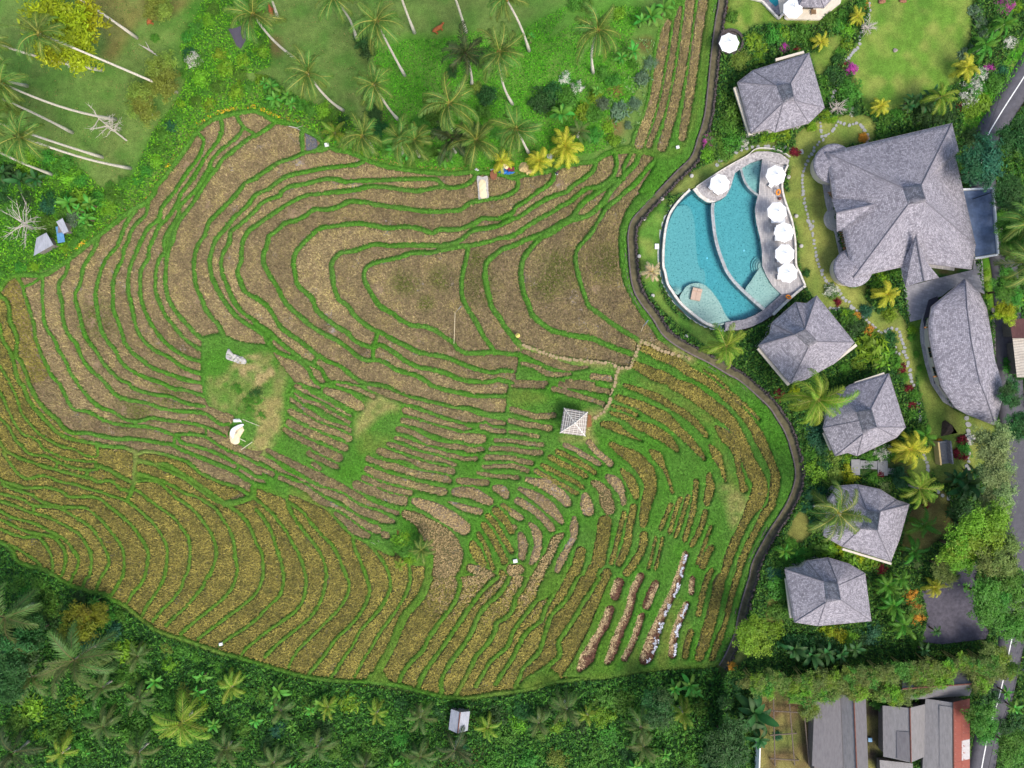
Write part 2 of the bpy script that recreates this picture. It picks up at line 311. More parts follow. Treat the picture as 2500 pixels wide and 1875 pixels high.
bund("A3 -40,1340 120,1400 230,1470 320,1530 370,1590", 6); bund("A3 290,1045 290,1100", 5)
# lower fan
bund("B3 0,990 60,1040 140,1110 200,1190 260,1270 310,1360 360,1450 400,1540 420,1620 | B4 430,10 430,80 400,220 330,310 250,370 150,440 50,510 | A4 2211,555 2120,630 2070,705", 7.5)
bund("B3 0,1080 60,1150 110,1230 150,1320 180,1420 210,1510 235,1620 | B4 235,60 200,170 130,240 50,320 | A4 2211,375 2100,460 2000,520 1895,600", 7.5)
bund("B3 265,980 280,1050 330,1150 400,1250 480,1350 550,1450 590,1540 610,1655 | B4 600,30 580,150 540,250 470,350 380,430 280,510 180,590 75,700", 7.5)
bund("B3 290,1020 400,1100 480,1200 560,1290 640,1370 700,1460 740,1560 780,1655 | B4 800,40 800,120 760,220 690,310 590,410 480,520 370,630 300,740 285,785", 7.5)
bund("B3 835,1290 850,1400 890,1500 930,1600 950,1655 | B4 980,110 960,200 900,320 800,440 700,530 620,640 550,730 455,840", 8)
bund("B3 960,1360 1030,1440 1100,1530 1140,1610 1150,1655 | B4 1160,40 1150,130 1090,250 990,370 900,470 840,590 760,700 690,820 645,870", 8)
bund("B3 1320,1540 1330,1655 | B4 1330,40 1290,160 1220,280 1150,380 1080,470 1000,610 930,720 850,870", 8)
bund("B3 1500,1480 1490,1655 | B4 1480,40 1420,180 1300,320 1230,450 1180,580 1100,730 1030,860", 20)
bund("B4 1740,0 1760,80 1720,210 1640,330 1560,430 1490,540 1430,650 1330,750 1260,850 1240,910", 11)
bund("B4 2090,0 1960,120 1880,220 1800,330 1720,450 1640,570 1560,680 1480,790 1420,900 1400,970", 11)
bund("B4 2190,0 2150,80 2080,170 2000,240 1920,340 1870,460 1800,580 1720,690 1640,810 1600,900 1600,1010", 11)
bund("C4 130,0 100,80 30,190 0,290 | B4 2150,360 2080,400 2060,480 1990,590 1900,690 1850,800 1790,910 1730,1020", 12)
bund("C4 290,150 200,220 140,300 60,400 0,490 | B4 2180,590 2100,670 2020,740 1960,840 1900,950", 11)
bund("C4 440,0 360,150 290,270 240,390 130,480 60,590 0,710 | B4 2130,830 2070,930", 11)
bund("C4 570,0 510,120 440,230 350,320 310,410 270,530 240,640 150,740 90,800 60,880 20,960", 11)
bund("C4 760,0 680,130 600,250 530,370 460,470 400,570 410,670 350,740 290,790 240,860 210,920", 12)
# grass areas inside the terraces
GRASSP = [T(s) for s in (
    "C4 280,0 430,0 390,110 300,190 200,215",
    "B4 980,830 1100,830 1150,900 1240,940 960,930", "C4 330,770 250,920 60,980 130,860", "B1 560,1230 640,1290 440,1310 540,1250", "C4 300,800 420,870 330,920 210,925",
    "B3 820,1290 960,1370 1150,1480 1190,1440 900,1270", "B3 1160,1190 1290,1200 1420,1260 1480,1400 1530,1500 1500,1560 1330,1560 1210,1450 1150,1380",
    "C1 1030,1262 1560,1262 1240,1630 1090,1659 1160,1540 1240,1380 1090,1330 900,1330 780,1350", "C2 1000,130 1090,20 1240,0 980,370 985,520 1000,700 1090,960 1230,1180 1400,1350 1480,1440 1400,1395 1330,1330 1240,1230 1160,1130 1080,1020 1010,900 960,780 930,640 918,500 918,350 950,250",
    "C1 1760,-200 1735,180 1700,450 1670,750 1640,1000 1580,1200 1530,1270 1440,1270 1500,1180 1540,1040 1570,900 1600,700 1640,400 1670,100 1680,-200",
    "C2 280,330 520,190 560,220 300,400", "A2 0,760 60,740 30,840 0,860")]
PLAT = [(460 + x / 3.173, 800 + y / 3.173) for x, y in ((110, 70), (250, 45), (420, 110), (600, 130), (680, 230), (760, 340), (815, 410), (785, 480), (772, 550), (745, 650), (715, 740), (710, 800), (640, 900), (560, 952), (470, 940), (380, 900), (300, 830), (340, 730), (345, 680), (240, 640), (150, 600), (110, 470), (95, 330), (100, 130))]
GRASSP.append(PLAT)
# grass with separate strip beds
GBASE = T("B2 330,1640 540,1655 650,1640 | B3 880,0 1050,5 1230,80 1350,115 1500,150 1620,180 1720,205 1830,205 1920,230 2000,255 2150,260 2180,0 | C2 20,1659 60,1400 110,1335 250,1380 400,1430 550,1450 720,1470 830,1480 920,1510 1020,1515 1050,1450 1110,1290 1200,1320 1300,1370 1400,1400 1550,1440 1840,1600 1950,1659 | C3 2110,130 2211,250 | D3 50,310 120,430 170,580 205,750 190,870 140,1000 70,1120 0,1240 | C3 2110,1420 2020,1659 | C4 1950,230 1895,490 1750,762 1200,805 800,872 430,865 520,740 580,620 660,470 760,220 850,-3 | C3 300,1659 | B4 1500,-3 | B3 1530,1500 1500,1400 1300,1210 1160,1200 1190,1470 970,1370 820,1290 620,1080 300,930 250,960 100,880 20,700 20,620 90,540")
GBASE2 = T('C1 1780,-250 1735,180 1700,450 1670,750 1640,1000 1580,1200 1530,1290 1300,1320 1000,1290 1100,1100 1200,800 1260,300 1330,120 1400,-250')
STRIPS = []
def strip(s, wd=None, kind='g'):
    P = T(s)
    if len(P[0]) == 2: P = [(x, y, wd / TS) for x, y in P]
    STRIPS.append((smooth(P, 5) if len(P) > 2 else np.array(P), kind))
for s, wd in (("B3 420,-20 540,30", 40), ("B3 610,55,70 750,110,105 890,185,100", None), ("B3 350,15 470,80 620,150 720,210 810,255", 50), ("B3 345,75 420,140 520,170 640,240 740,290 805,325", 44), ("B3 315,125 400,190 500,270 600,310 720,360 800,395", 62),
              ("B3 300,235 400,290 520,350 640,400 740,430 805,470", 68), ("B3 290,330 400,400 520,440 640,490 765,545", 72), ("B3 265,390 380,470 500,540 620,590 720,635", 76), ("B3 465,595 560,640 690,700", 72), ("B3 490,682 550,725", 44),
              ("B3 700,0,30 880,45,46 1010,105,46", None), ("B3 970,25,36 1130,75,70 1300,140,62 1450,180,60 1600,225,80 1800,275,100 1950,310,70 2140,335,50", None),
              ("B3 1290,225,66 1450,275,66 1600,325,58 1750,365,56 1850,390,40", None), ("B3 1950,365,50 2050,392,60 2140,405,50", None), ("B3 1270,310,56 1420,350,66 1560,400,76 1700,440,86 1850,465,96 1950,470,86", None),
              ("B3 1225,385 1350,420 1480,490 1600,530 1750,540 1850,565 1950,565", 56), ("B3 1205,465 1300,490 1420,540 1560,580 1650,605 1800,640 1900,640", 46), ("B3 1150,512 1300,570 1450,620 1600,650 1715,688", 52),
              ("B3 1070,575 1200,620 1400,690 1550,730 1690,755", 72), ("B3 980,640 1100,690 1250,730 1400,780 1550,800 1660,828", 72), ("B3 965,740 1080,790 1250,840 1400,880 1560,920 1620,925", 78), ("B3 930,805 1050,860 1200,910 1330,935", 58), ("B3 870,870 1000,920 1150,980 1275,1005", 86),
              ("C3 0,215 120,250 230,278 355,262", 58), ("B3 2195,315 | C3 150,350 330,378", 58), ("B3 2195,410 | C3 120,430 225,450", 40), ("B3 2070,482 | C3 0,490 150,512 255,520", 46), ("B3 2035,555 2200,560 | C3 100,580 245,590", 52),
              ("B3 1990,630 2200,635 | C3 80,660 165,680", 52), ("B3 1965,715 2200,705 | C3 60,722 140,748", 46), ("B3 1920,765 2050,790 2200,800 | C3 45,805", 42), ("B3 1755,832 1850,840 1990,850", 66),
              ("B3 100,570,46 250,650,66 400,730,76 550,810,96 700,880,86 850,960,76 980,1030,56 1110,1080,46 1220,1110,50", None), ("B3 50,640,56 200,720,66 350,790,46 500,870,56 640,940,66 780,1000,76 900,1080,86 1050,1140,86 1180,1190,56", None),
              ("B3 210,805,50 330,860,50 450,910,66 560,1000,80 660,1040,50", None), ("B3 650,1040,40 750,1080,46 850,1140,76 980,1220,96 1040,1260,80", None), ("B3 1110,1300,70 1130,1305,70", None), ("B3 690,1115,46 780,1180,86 880,1260,106 960,1305,60", None), ("B3 0,712 80,750 140,775", 46), ("B3 -10,800 25,805", 30),
              ("C3 360,38 500,80 650,122 780,170", 54), ("C3 420,0 600,20 830,62", 58), ("C3 0,12 270,20", 36), ("C2 80,1370,40 250,1430,70 400,1490,80 520,1520,60 650,1510,30", None), ("C2 90,1480,40 200,1510,50 320,1570,56 500,1570,30", None), ("C2 30,1640 290,1650", 46), ("C2 470,1630 600,1640 700,1659", 40), ("C2 0,1500 10,1530", 50), ("C2 -50,1600 -10,1610", 60), ("B2 2100,1600 2170,1605", 30)):
    strip(s, wd, 'b')
for s, wd in (('C1 1340,190,70 1310,330,96 1265,600,96 1220,850,96 1150,1080,96 1095,1250,84', None), ('C1 1455,60,36 1425,200,56 1390,430,60 1345,700,66 1290,950,66 1220,1150,60 1180,1260,50', None), ('C1 1550,-200,90 1530,80,90 1500,330,90 1450,650,90 1390,930,90 1330,1160,90 1295,1270,90', None), ('C1 1680,-200,80 1640,60,90 1600,330,90 1555,650,84 1515,920,80 1465,1190,70', None)):
    strip(s, wd, 'b')
for s, wd in (("B3 2060,900,60 2120,910,90 2160,960,70", None), ("B3 1720,930,80 1850,935,110 2010,1010,90", None), ("B3 1660,1012,30 1780,1060,60 1930,1100,70", None), ("B3 1370,1010,70 1500,1060,120 1650,1140,140 1790,1240,130", None),
              ("B3 1290,1120,86 1400,1170,120 1500,1260,190 1600,1360,260 1660,1480,270 1630,1600,220 | B4 1620,20,215", None), ("C3 130,822,50 270,862,96 400,940,106 475,1020,90", None), ("C3 70,905,56 200,970,96 320,1060,106 425,1180,66", None), ("C3 50,1005 150,1060 260,1150 340,1245", 74), ("C3 0,1110,76 75,1155,66", None), ("C3 -10,1230 20,1235", 56),
              ("C3 155,1205,46 210,1280,86 225,1380,76 200,1480,86 165,1545,46", None), ("C3 75,1305,66 95,1390,96 85,1495,66", None), ("C3 440,1295,36 370,1350,90 330,1460,86 270,1560,96 220,1659,100 | C4 200,60,100 150,180,96", None), ("C3 535,1155,50 535,1230,86 530,1320,66 470,1430,66 420,1530,76 390,1605,60", None),
              ("C3 632,965,70 640,1040,116 660,1090,110", None), ("C3 700,850,60 780,905,96 810,1000,126 838,1075,110", None), ("C3 830,800,66 900,855,106 950,950,66 962,1030,46", None), ("C3 460,525 540,560 620,610 750,685", 56), ("C3 660,500 720,570 850,685", 64),
              ("C3 0,1600,110 60,1600,100", None), ("C4 40,20,90 10,120,80", None), ("C2 700,1590 840,1610", 66), ("B3 1850,1585,90 1950,1620,96 2040,1650,60 ", None)):
    strip(s, wd, 'p')
for s, wd in (("C3 590,1445 565,1550 515,1659", 100), ("C3 950,745,50 1020,830,96 1060,930,76 1065,975,56", None), ("C3 850,512,46 950,580,96 1070,650,136 1160,760,146 1195,880,116 1165,1000,106 1140,1120,86 1130,1215,60", None), ("C3 1200,575,50 1260,630,90 1310,720,46 1350,820,38 1385,935,36", None),
              ("C3 775,340,46 880,362,86 960,412,56 1050,460,36 1120,488,20", None), ("C3 845,242,36 960,280,56 1080,350,86 1200,390,106 1320,460,96 1390,530,76 1425,572,36", None), ("C3 870,185 980,220 1080,268", 38), ("C3 910,112,56 1050,160,86 1200,230,106 1330,300,106 1440,400,86 1550,510,76 1655,635,50", None),
              ("C3 970,5,46 1100,50,56 1250,110,76 1380,190,66 1500,260,76 1600,350,66 1675,445,46", None), ("C2 1060,1490,80 1200,1560,110 1350,1620,110 | C3 1400,0,110 1560,70,136 1720,190,136 1860,300,116 1950,420,86 2010,560,106 2050,680,126 2110,790,136 2140,880,136 2110,1000,146 2040,1120,96 1980,1240,76 1920,1370,86 1870,1500,86 1830,1640,70 | C4 1790,40,100 1760,200,105 1720,350,105 1660,560,105 1615,690,90", None),
              ("C2 1120,1340,70 1250,1400,90 1400,1460,100 1550,1560,90 1700,1640,80 | C3 1850,110,76 1960,220,76 2070,350,86 2140,480,106 2200,600,86 | D3 30,690,80 60,760,86 62,830,96 50,930,86 20,1050,76 | C3 2180,1120,76 2110,1250,66 2050,1370,66 1990,1500,66 1950,1640,60 | C4 1930,40,66 1880,230,56 1840,400,56 1790,540,66 1725,710,60", None),
              ("C2 1660,1540 1790,1630 | C3 1880,60 2000,170 2130,300", 34), ("C3 1765,372,50 1850,450,116 1920,540,96 1940,650,56 1970,790,56 1998,900,76", None), ("C3 1712,532,50 1760,610,86 1810,720,56 1843,835,28", None), ("C3 1700,785,50 1710,880,86 1690,980,76 1682,1025,56", None),
              ("C3 1588,835 1578,960 1558,1100 1530,1200 1490,1340", 52), ("C3 1518,965 1480,1100 1430,1250 1412,1310", 46), ("C3 1448,985 1400,1130 1362,1270", 46), ("C3 1368,1040 1320,1150 1282,1240", 46), ("C3 1668,1100 1640,1200 1600,1300 1552,1380", 56), ("C3 1718,1225 1670,1350 1602,1540", 38), ("C3 1718,1415 1680,1480 1645,1570", 64), ("C3 1720,1610 1690,1659 | C4 1650,130 1605,330", 54),
              ("C3 800,1190 780,1330 745,1530", 126), ("C3 968,1110 930,1250 880,1450 852,1540", 46), ("C3 1050,1060 1020,1200 990,1380 925,1545", 70), ("C3 1138,1300 1120,1420 1060,1530 985,1630", 76), ("C3 1238,1325 1200,1500 1172,1590", 34), ("C3 1298,1325 1260,1500 1232,1590", 34), ("C3 690,1595 670,1659", 90), ("C3 820,1625 800,1659", 80),
              ("C3 390,578 500,630 620,700 712,762", 54), ("C3 330,628 420,680 550,740 630,790", 56), ("C3 255,695 380,760 520,830 602,882", 50), ("C3 205,748 350,830 450,880 552,940", 50), ("B3 2065,1085 2150,1170 2205,1260", 74), ("B3 2000,1135 2080,1230 2150,1350 2205,1440", 56), ("B3 1968,1220 2040,1320 2100,1430 2145,1525", 66), ("B3 1918,1285 1970,1380 2010,1480 2045,1590", 46), ("B3 1870,1370,60 1900,1450,106 1955,1545,80", None), ("B3 2120,1620 2140,1659", 56), ("B3 2130,1042 2205,1095", 46), ("C4 1540,485 1510,600 1492,690", 64)):
    strip(s, wd, 'g')
for s, wd in (("C4 925,55 890,170", 92), ("C4 850,290,80 800,420,84 720,560,76 650,700,126 580,810,50", None), ("C4 1110,0,70 1050,130,76 1010,300,76 950,440,76 900,560,86 850,700,76 820,745,50", None), ("C4 1235,70 1190,170 1158,255", 76), ("C4 1118,345 1080,470 1030,600 970,715", 62), ("C3 1498,1465,50 1470,1560,60 1440,1659,64 | C4 1390,140,66 1320,280,70 1270,400,90 1220,530,110 1170,680,120 1140,730,90", None), ("C4 1508,240,50 1450,380,66 1400,520,66 1385,680,76", None), ("C4 1560,20 1550,140", 52)):
    strip(s, wd, 'm')
CUTS = ["B3 60,600 150,640 250,730 350,780 450,830 550,880 640,900 750,940 850,1010 950,1060 1080,1090 1150,1130 1220,1170", "B3 0,670 100,710 200,770 330,830 430,860 530,930 620,990 720,1030 800,1080 900,1140 1000,1190 1100,1230 1200,1270", "B3 640,1070 740,1110 850,1190 950,1260 1050,1310 1150,1360", "B3 400,20 520,90 700,180 830,260", "B3 330,50 420,120 520,140 640,210 740,270 820,310", "B3 300,90 400,170 500,230 600,290 720,330 820,365", "B3 290,190 400,240 520,310 640,360 740,395 830,440", "B3 270,280 400,350 520,400 640,450 780,510", "B3 240,350 380,430 500,490 620,540 760,600", "B3 210,420 400,520 500,580 620,640 730,690",
        "B3 1240,180 1380,190 1500,255 1640,290 1760,325 1850,355 1970,325 2060,370 2160,375", "B3 1240,260 1380,290 1500,335 1640,370 1780,415 1900,395 2010,425", "B3 1210,350 1370,375 1480,440 1600,480 1750,490 1880,535 1990,520", "B3 1190,430 1320,450 1450,520 1600,550 1720,580 1850,605 1960,590", "B3 1110,490 1250,500 1400,570 1560,605 1650,640 1760,680", "B3 960,600 1100,650 1280,665 1420,735 1560,760 1700,790", "B3 940,685 1040,700 1140,760 1300,790 1450,840 1650,885", "B3 920,750 1040,820 1200,870 1380,915"]
bund("B3 250,960 300,935 450,1000 620,1080 720,1190 820,1290 960,1365 1180,1470", 8)
CANAL = smooth(T("C1 1768,-300 1765,0 1735,180 1700,450 1670,750 1640,1000 1580,1200 1530,1340 1400,1470 1230,1650 | C2 1100,130 1010,240 980,370 985,500 1000,700 1030,850 1100,980 1200,1110 1280,1240 1400,1340 1560,1430 1700,1500 1850,1590 1960,1650 | C3 2120,130 | D3 0,220 60,310 130,430 180,580 215,750 200,870 150,1000 80,1120 0,1240 | C3 2110,1420 2050,1550 2030,1650 | C4 2010,60 1960,230 1920,400 1905,480 1830,660 1770,760"), 5)
# ------------------------------------------------------------------ terrain model
CTRL = np.array([(1600,700,0),(1000,650,-1.0),(1300,600,-.4),(400,420,-4.2),(700,400,-2.8),(1100,450,-1.8),(1450,420,-.6),(1650,100,.1),(0,650,-5.5),(300,750,-4),(500,900,-3.8),(700,850,-2.8),(0,1000,-6.5),(50,1330,-8.3),(300,1350,-7.5),
                 (500,1250,-6.6),(700,1600,-7),(1100,1680,-6),(800,1100,-4.2),(1000,1000,-3),(1250,1000,-2.2),(1300,1200,-3.2),(1500,1100,-1.8),(1700,1100,-.8),(1850,1000,-.2),(1750,1500,-2),(1500,1600,-3.6),(1250,1600,-5),(1880,1250,-.3),
                 (200,150,-4.4),(600,150,-3.5),(1000,200,-2.2),(1350,150,-.8),(100,1700,-9.2),(600,1800,-8.6),(1100,1850,-7.4),(1500,1800,-4.6),(1750,1750,-2),(2000,600,.8),(2300,1000,.8),(2300,1600,.6),(2000,1600,.3),(2000,100,.8),(2400,100,.8),(-100,400,-5),(-100,1800,-9.4),(2600,900,.8),(2000,1000,.7)], float)
def _phi(d): return np.sqrt(d * d + 150.0 ** 2)
_D = _phi(np.hypot(CTRL[:, None, 0] - CTRL[None, :, 0], CTRL[:, None, 1] - CTRL[None, :, 1])) + np.eye(len(CTRL)) * -60.0
_WT = np.linalg.solve(_D, CTRL[:, 2])
def zrbf(px, py):
    px = np.asarray(px, float); py = np.asarray(py, float); z = np.zeros(px.shape)
    for (cx, cy, _), wt in zip(CTRL, _WT): z += wt * _phi(np.hypot(px - cx, py - cy))
    return z
STEP = 2.5
gx = np.arange(-60, 2561, STEP); gy = np.arange(-60, 1936, STEP)
PX, PY = np.meshgrid(gx, gy)
_c = np.arange(0, len(gx), 8); _r = np.arange(0, len(gy), 8)
def upsample(A, ny, nx):
    yi = np.linspace(0, A.shape[0] - 1, ny); xi = np.linspace(0, A.shape[1] - 1, nx)
    y0 = np.minimum(yi.astype(int), A.shape[0] - 2); x0 = np.minimum(xi.astype(int), A.shape[1] - 2)
    fy = (yi - y0)[:, None]; fx = (xi - x0)[None, :]
    return A[y0][:, x0] * (1-fy) * (1-fx) + A[y0+1][:, x0] * fy * (1-fx) + A[y0][:, x0+1] * (1-fy) * fx + A[y0+1][:, x0+1] * fy * fx
ny, nx = PX.shape
CLIP = 16.0
def paint(field, pts, half):
    """field = max(field, half - distance to the polyline); pts (n,2), half scalar or (n,)"""
    half = np.broadcast_to(half, len(pts))
    for i in range(len(pts) - 1):
        a, b = pts[i], pts[i+1]; hm = max(half[i], half[i+1]) + CLIP
        i0 = max(int((min(a[0], b[0]) - hm - gx[0]) / STEP), 0); i1 = min(int((max(a[0], b[0]) + hm - gx[0]) / STEP) + 2, nx)
        j0 = max(int((min(a[1], b[1]) - hm - gy[0]) / STEP), 0); j1 = min(int((max(a[1], b[1]) + hm - gy[0]) / STEP) + 2, ny)
        if i0 >= i1 or j0 >= j1: continue
        X = PX[j0:j1, i0:i1]; Y = PY[j0:j1, i0:i1]; dx, dy = b[0]-a[0], b[1]-a[1]; L2 = dx*dx + dy*dy + 1e-9
        t = np.clip(((X-a[0])*dx + (Y-a[1])*dy) / L2, 0, 1)
        d = np.hypot(X - a[0] - t*dx, Y - a[1] - t*dy)
        np.maximum(field[j0:j1, i0:i1], half[i] * (1-t) + half[i+1] * t - d, out=field[j0:j1, i0:i1])
def inpoly(X, Y, poly):
    ins = np.zeros(X.shape, bool); n = len(poly)
    for i in range(n):
        x0, y0 = poly[i][:2]; x1, y1 = poly[(i+1) % n][:2]
        if y0 == y1: continue
        c = ((y0 > Y) != (y1 > Y)) & (X < (x1-x0) * (Y-y0) / (y1-y0) + x0)
        ins ^= c
    return ins
def polyfield(poly):
    """signed distance clipped to +-CLIP, positive inside"""
    P = np.array([p[:2] for p in poly]); f = np.full(PX.shape, -CLIP); paint(f, np.vstack([P, P[:1]]), 0.0)
    return np.where(inpoly(PX, PY, P), -f, f)
def fnoise(cell, seed, shape=None):
    r = np.random.default_rng(seed); h, w_ = shape or PX.shape
    A = r.standard_normal((int(h*STEP/cell)+3, int(w_*STEP/cell)+3))
    return upsample(A, h, w_)
rimf = polyfield(smooth(RIM, 3, True))
gb = np.full(PX.shape, -CLIP)
for pts, wd in BUNDS: paint(gb, pts, wd / 2)
rimc = smooth(RIM, 3, True); paint(gb, np.vstack([rimc, rimc[:1]]), 7.0)
for poly in GRASSP: np.maximum(gb, polyfield(smooth(poly, 3, True)), out=gb)
sf = np.full(PX.shape, -CLIP); skind = np.zeros(PX.shape, np.int8); best = np.full(PX.shape, -CLIP)
KINDS = {'b': 1, 'g': 2, 'p': 3, 'm': 4}
for pts, kd in STRIPS:
    tmp = best.copy(); paint(tmp, pts[:, :2], pts[:, 2] / 2); skind[tmp > best] = KINDS[kd]; best = tmp
GBF = (polyfield(GBASE) > 0) | (polyfield(GBASE2) > 0)
gcut = np.full(PX.shape, -CLIP)
for s in CUTS: paint(gcut, smooth(T(s), 4), 2.9)
G = np.where(GBF, np.maximum(-best + 1.0, gcut), gb) + 0.5 * fnoise(7, 3) + 0.3 * fnoise(3.5, 4) + np.where(GBF, .2, .6) * fnoise(22, 5) + GBF * .6 * fnoise(12, 6)
ZS = upsample(zrbf(PX[::8, ::8], PY[::8, ::8]), ny, nx) if False else zrbf(PX[::4, ::4], PY[::4, ::4])
ZS = upsample(ZS, ny, nx)
# resort side of the canal is one level garden
_cd = np.gradient(CANAL[:, :2], axis=0); _cd /= np.linalg.norm(_cd, axis=1)[:, None] + 1e-9
RESORT = [tuple(p) for p in CANAL[:, :2] + np.stack([_cd[:, 1], -_cd[:, 0]], 1) * 22] + [(1760, 1640), (1740, 1935), (2700, 1935), (2700, -100)]
rm = np.clip(polyfield(RESORT) / 12.0, 0, 1); ZS = ZS * (1 - rm) + 0.75 * rm
def zat(px, py):
    i = min(max((px - gx[0]) / STEP, 0), nx - 1.001); j = min(max((py - gy[0]) / STEP, 0), ny - 1.001)
    i0, j0 = int(i), int(j); fx, fy = i - i0, j - j0
    return float(ZS[j0, i0]*(1-fx)*(1-fy) + ZS[j0, i0+1]*fx*(1-fy) + ZS[j0+1, i0]*(1-fx)*fy + ZS[j0+1, i0+1]*fx*fy)
def G3(px, py, dz=0.0):
    return W(px, py, zat(px, py) + dz)
cm = lambda A: (A[:-1, :-1] + A[1:, :-1] + A[:-1, 1:] + A[1:, 1:]) / 4
gc, rc = cm(G), cm(rimf)
paddy = (gc < 0) & (rc > 3)
# --- connected beds
def components(mask):
    h, wd = mask.shape; lab = np.zeros((h, wd), np.int32); par = [0]
    def find(a):
        while par[a] != a: par[a] = par[par[a]]; a = par[a]
        return a
    prev = []
    for j in range(h):
        d = np.diff(np.concatenate([[0], mask[j].view(np.int8), [0]])); st = np.where(d == 1)[0]; en = np.where(d == -1)[0]
        cur = []; k = 0
        for s_, e_ in zip(st, en):
            l = 0
            while k < len(prev) and prev[k][1] <= s_: k += 1
            q = k
            while q < len(prev) and prev[q][0] < e_:
                r_ = find(prev[q][2])
                if l == 0: l = r_
                elif r_ != l: par[max(r_, l)] = min(r_, l); l = min(r_, l)
                q += 1
            if l == 0: l = len(par); par.append(l)
            lab[j, s_:e_] = l; cur.append((s_, e_, l))
        prev = cur
    root = np.array([find(i) for i in range(len(par))]); return root[lab]
LAB = components(paddy)
ids, cnt = np.unique(LAB[LAB > 0], return_counts=True)
small = ids[cnt < 45]; LAB[np.isin(LAB, small)] = 0; ids = ids[cnt >= 45]
paddy = LAB > 0
zc = cm(ZS)
lev = {}; level = np.zeros(LAB.max() + 1)
sums = np.bincount(LAB.ravel(), zc.ravel()); cn = np.bincount(LAB.ravel())
for i in ids: level[i] = sums[i] / cn[i] - 0.12
zmx = np.full(LAB.max()+1, -99.); zmn = np.full(LAB.max()+1, 99.); np.maximum.at(zmx, LAB.ravel(), zc.ravel()); np.minimum.at(zmn, LAB.ravel(), zc.ravel())
slope = np.clip((zmx - zmn - .5) / .8, 0, 1)          # long beds follow the hillside
LEVC = level[LAB] + (zc - .12 - level[LAB]) * slope[LAB]
# --- grass surface heights: relax between the bed levels
acc = np.zeros(PX.shape); num = np.zeros(PX.shape)
lv = LEVC * paddy
for dj in (0, 1):
    for di in (0, 1):
        acc[dj:ny-1+dj, di:nx-1+di] += lv; num[dj:ny-1+dj, di:nx-1+di] += paddy
fixed = num > 0
L = np.where(fixed, acc / np.maximum(num, 1), ZS)
free = (~fixed) & (rimf > -14)
for _ in range(60):
    A = L.copy(); A[1:-1, 1:-1] = (L[:-2, 1:-1] + L[2:, 1:-1] + L[1:-1, :-2] + L[1:-1, 2:]) / 4
    L = np.where(free & (rimf > -4), A, L)
dm = np.clip(G, -2, CLIP) * MPP
t_ = np.clip((dm + 0.05) / 0.40, 0, 1); hump = -0.10 + 0.42 * t_ * t_ * (3 - 2 * t_)
ZG = L + hump + 0.03 * fnoise(6, 9) + 0.05 * fnoise(25, 10)
fade = np.clip((rimf + 14) / 12, 0, 1); ZG = ZG * fade + (ZS - 0.12) * (1 - fade)
# --- snap grid points to the bed edges so that outlines stay smooth
gyy, gxx = np.gradient(G, STEP); gm = gxx**2 + gyy**2 + 0.05
near = np.abs(G) < 2.0
PXs = PX + np.where(near, np.clip(-G * gxx / gm, -1.1, 1.1), 0); PYs = PY + np.where(near, np.clip(-G * gyy / gm, -1.1, 1.1), 0)
def cells_mesh(name, mask, Z, mats, cols=None):
    jj, ii = np.where(mask)
    q = np.stack([jj*nx+ii, (jj+1)*nx+ii, (jj+1)*nx+ii+1, jj*nx+ii+1], 1)
    u, inv = np.unique(q.ravel(), return_inverse=True)
    V = Wn(PXs.ravel()[u], PYs.ravel()[u], Z.ravel()[u])
    return mesh_np(name, V, inv.reshape(-1, 4), mats, None if cols is None else cols.reshape(-1, 3)[u], smoothf=True)

# ------------------------------------------------------------------ ground colours (what grows or lies there; one carries painted shade)
GREEN = np.array(lin((90, 134, 52))); LUSH = np.array(lin((82, 142, 38))); OLIVE = np.array(lin((118, 132, 58))); DRY = np.array(lin((172, 158, 102))); DIRT = np.array(lin((186, 160, 118))); SOIL = np.array(lin((84, 62, 46)))
LAWN = np.array(lin((104, 142, 50))); MEAD = np.array(lin((108, 136, 64))); GAP_SHADE = np.array(lin((34, 74, 28)))  # the last green has the shade between plants painted in
def blur(A, n):
    for _ in range(n):
        B = A.copy(); B[1:-1] = (A[:-2] + A[1:-1] * 2 + A[2:]) / 4; A = B; B = A.copy(); B[:, 1:-1] = (A[:, :-2] + A[:, 1:-1] * 2 + A[:, 2:]) / 4; A = B
    return A
def patchmask(poly, soft=6):
    m = np.clip(polyfield(smooth(poly, 3, True)) / soft * 0.5 + 0.5, 0, 1); return m
GC = np.empty(PX.shape + (3,)); GC[:] = GREEN
n1 = fnoise(40, 21); n2 = fnoise(14, 22)
def layer(C, m, col): C += (np.asarray(col) - C) * m[..., None]
layer(GC, np.clip(0.35 + 0.3 * n1, 0, .8), LUSH * 0.9)
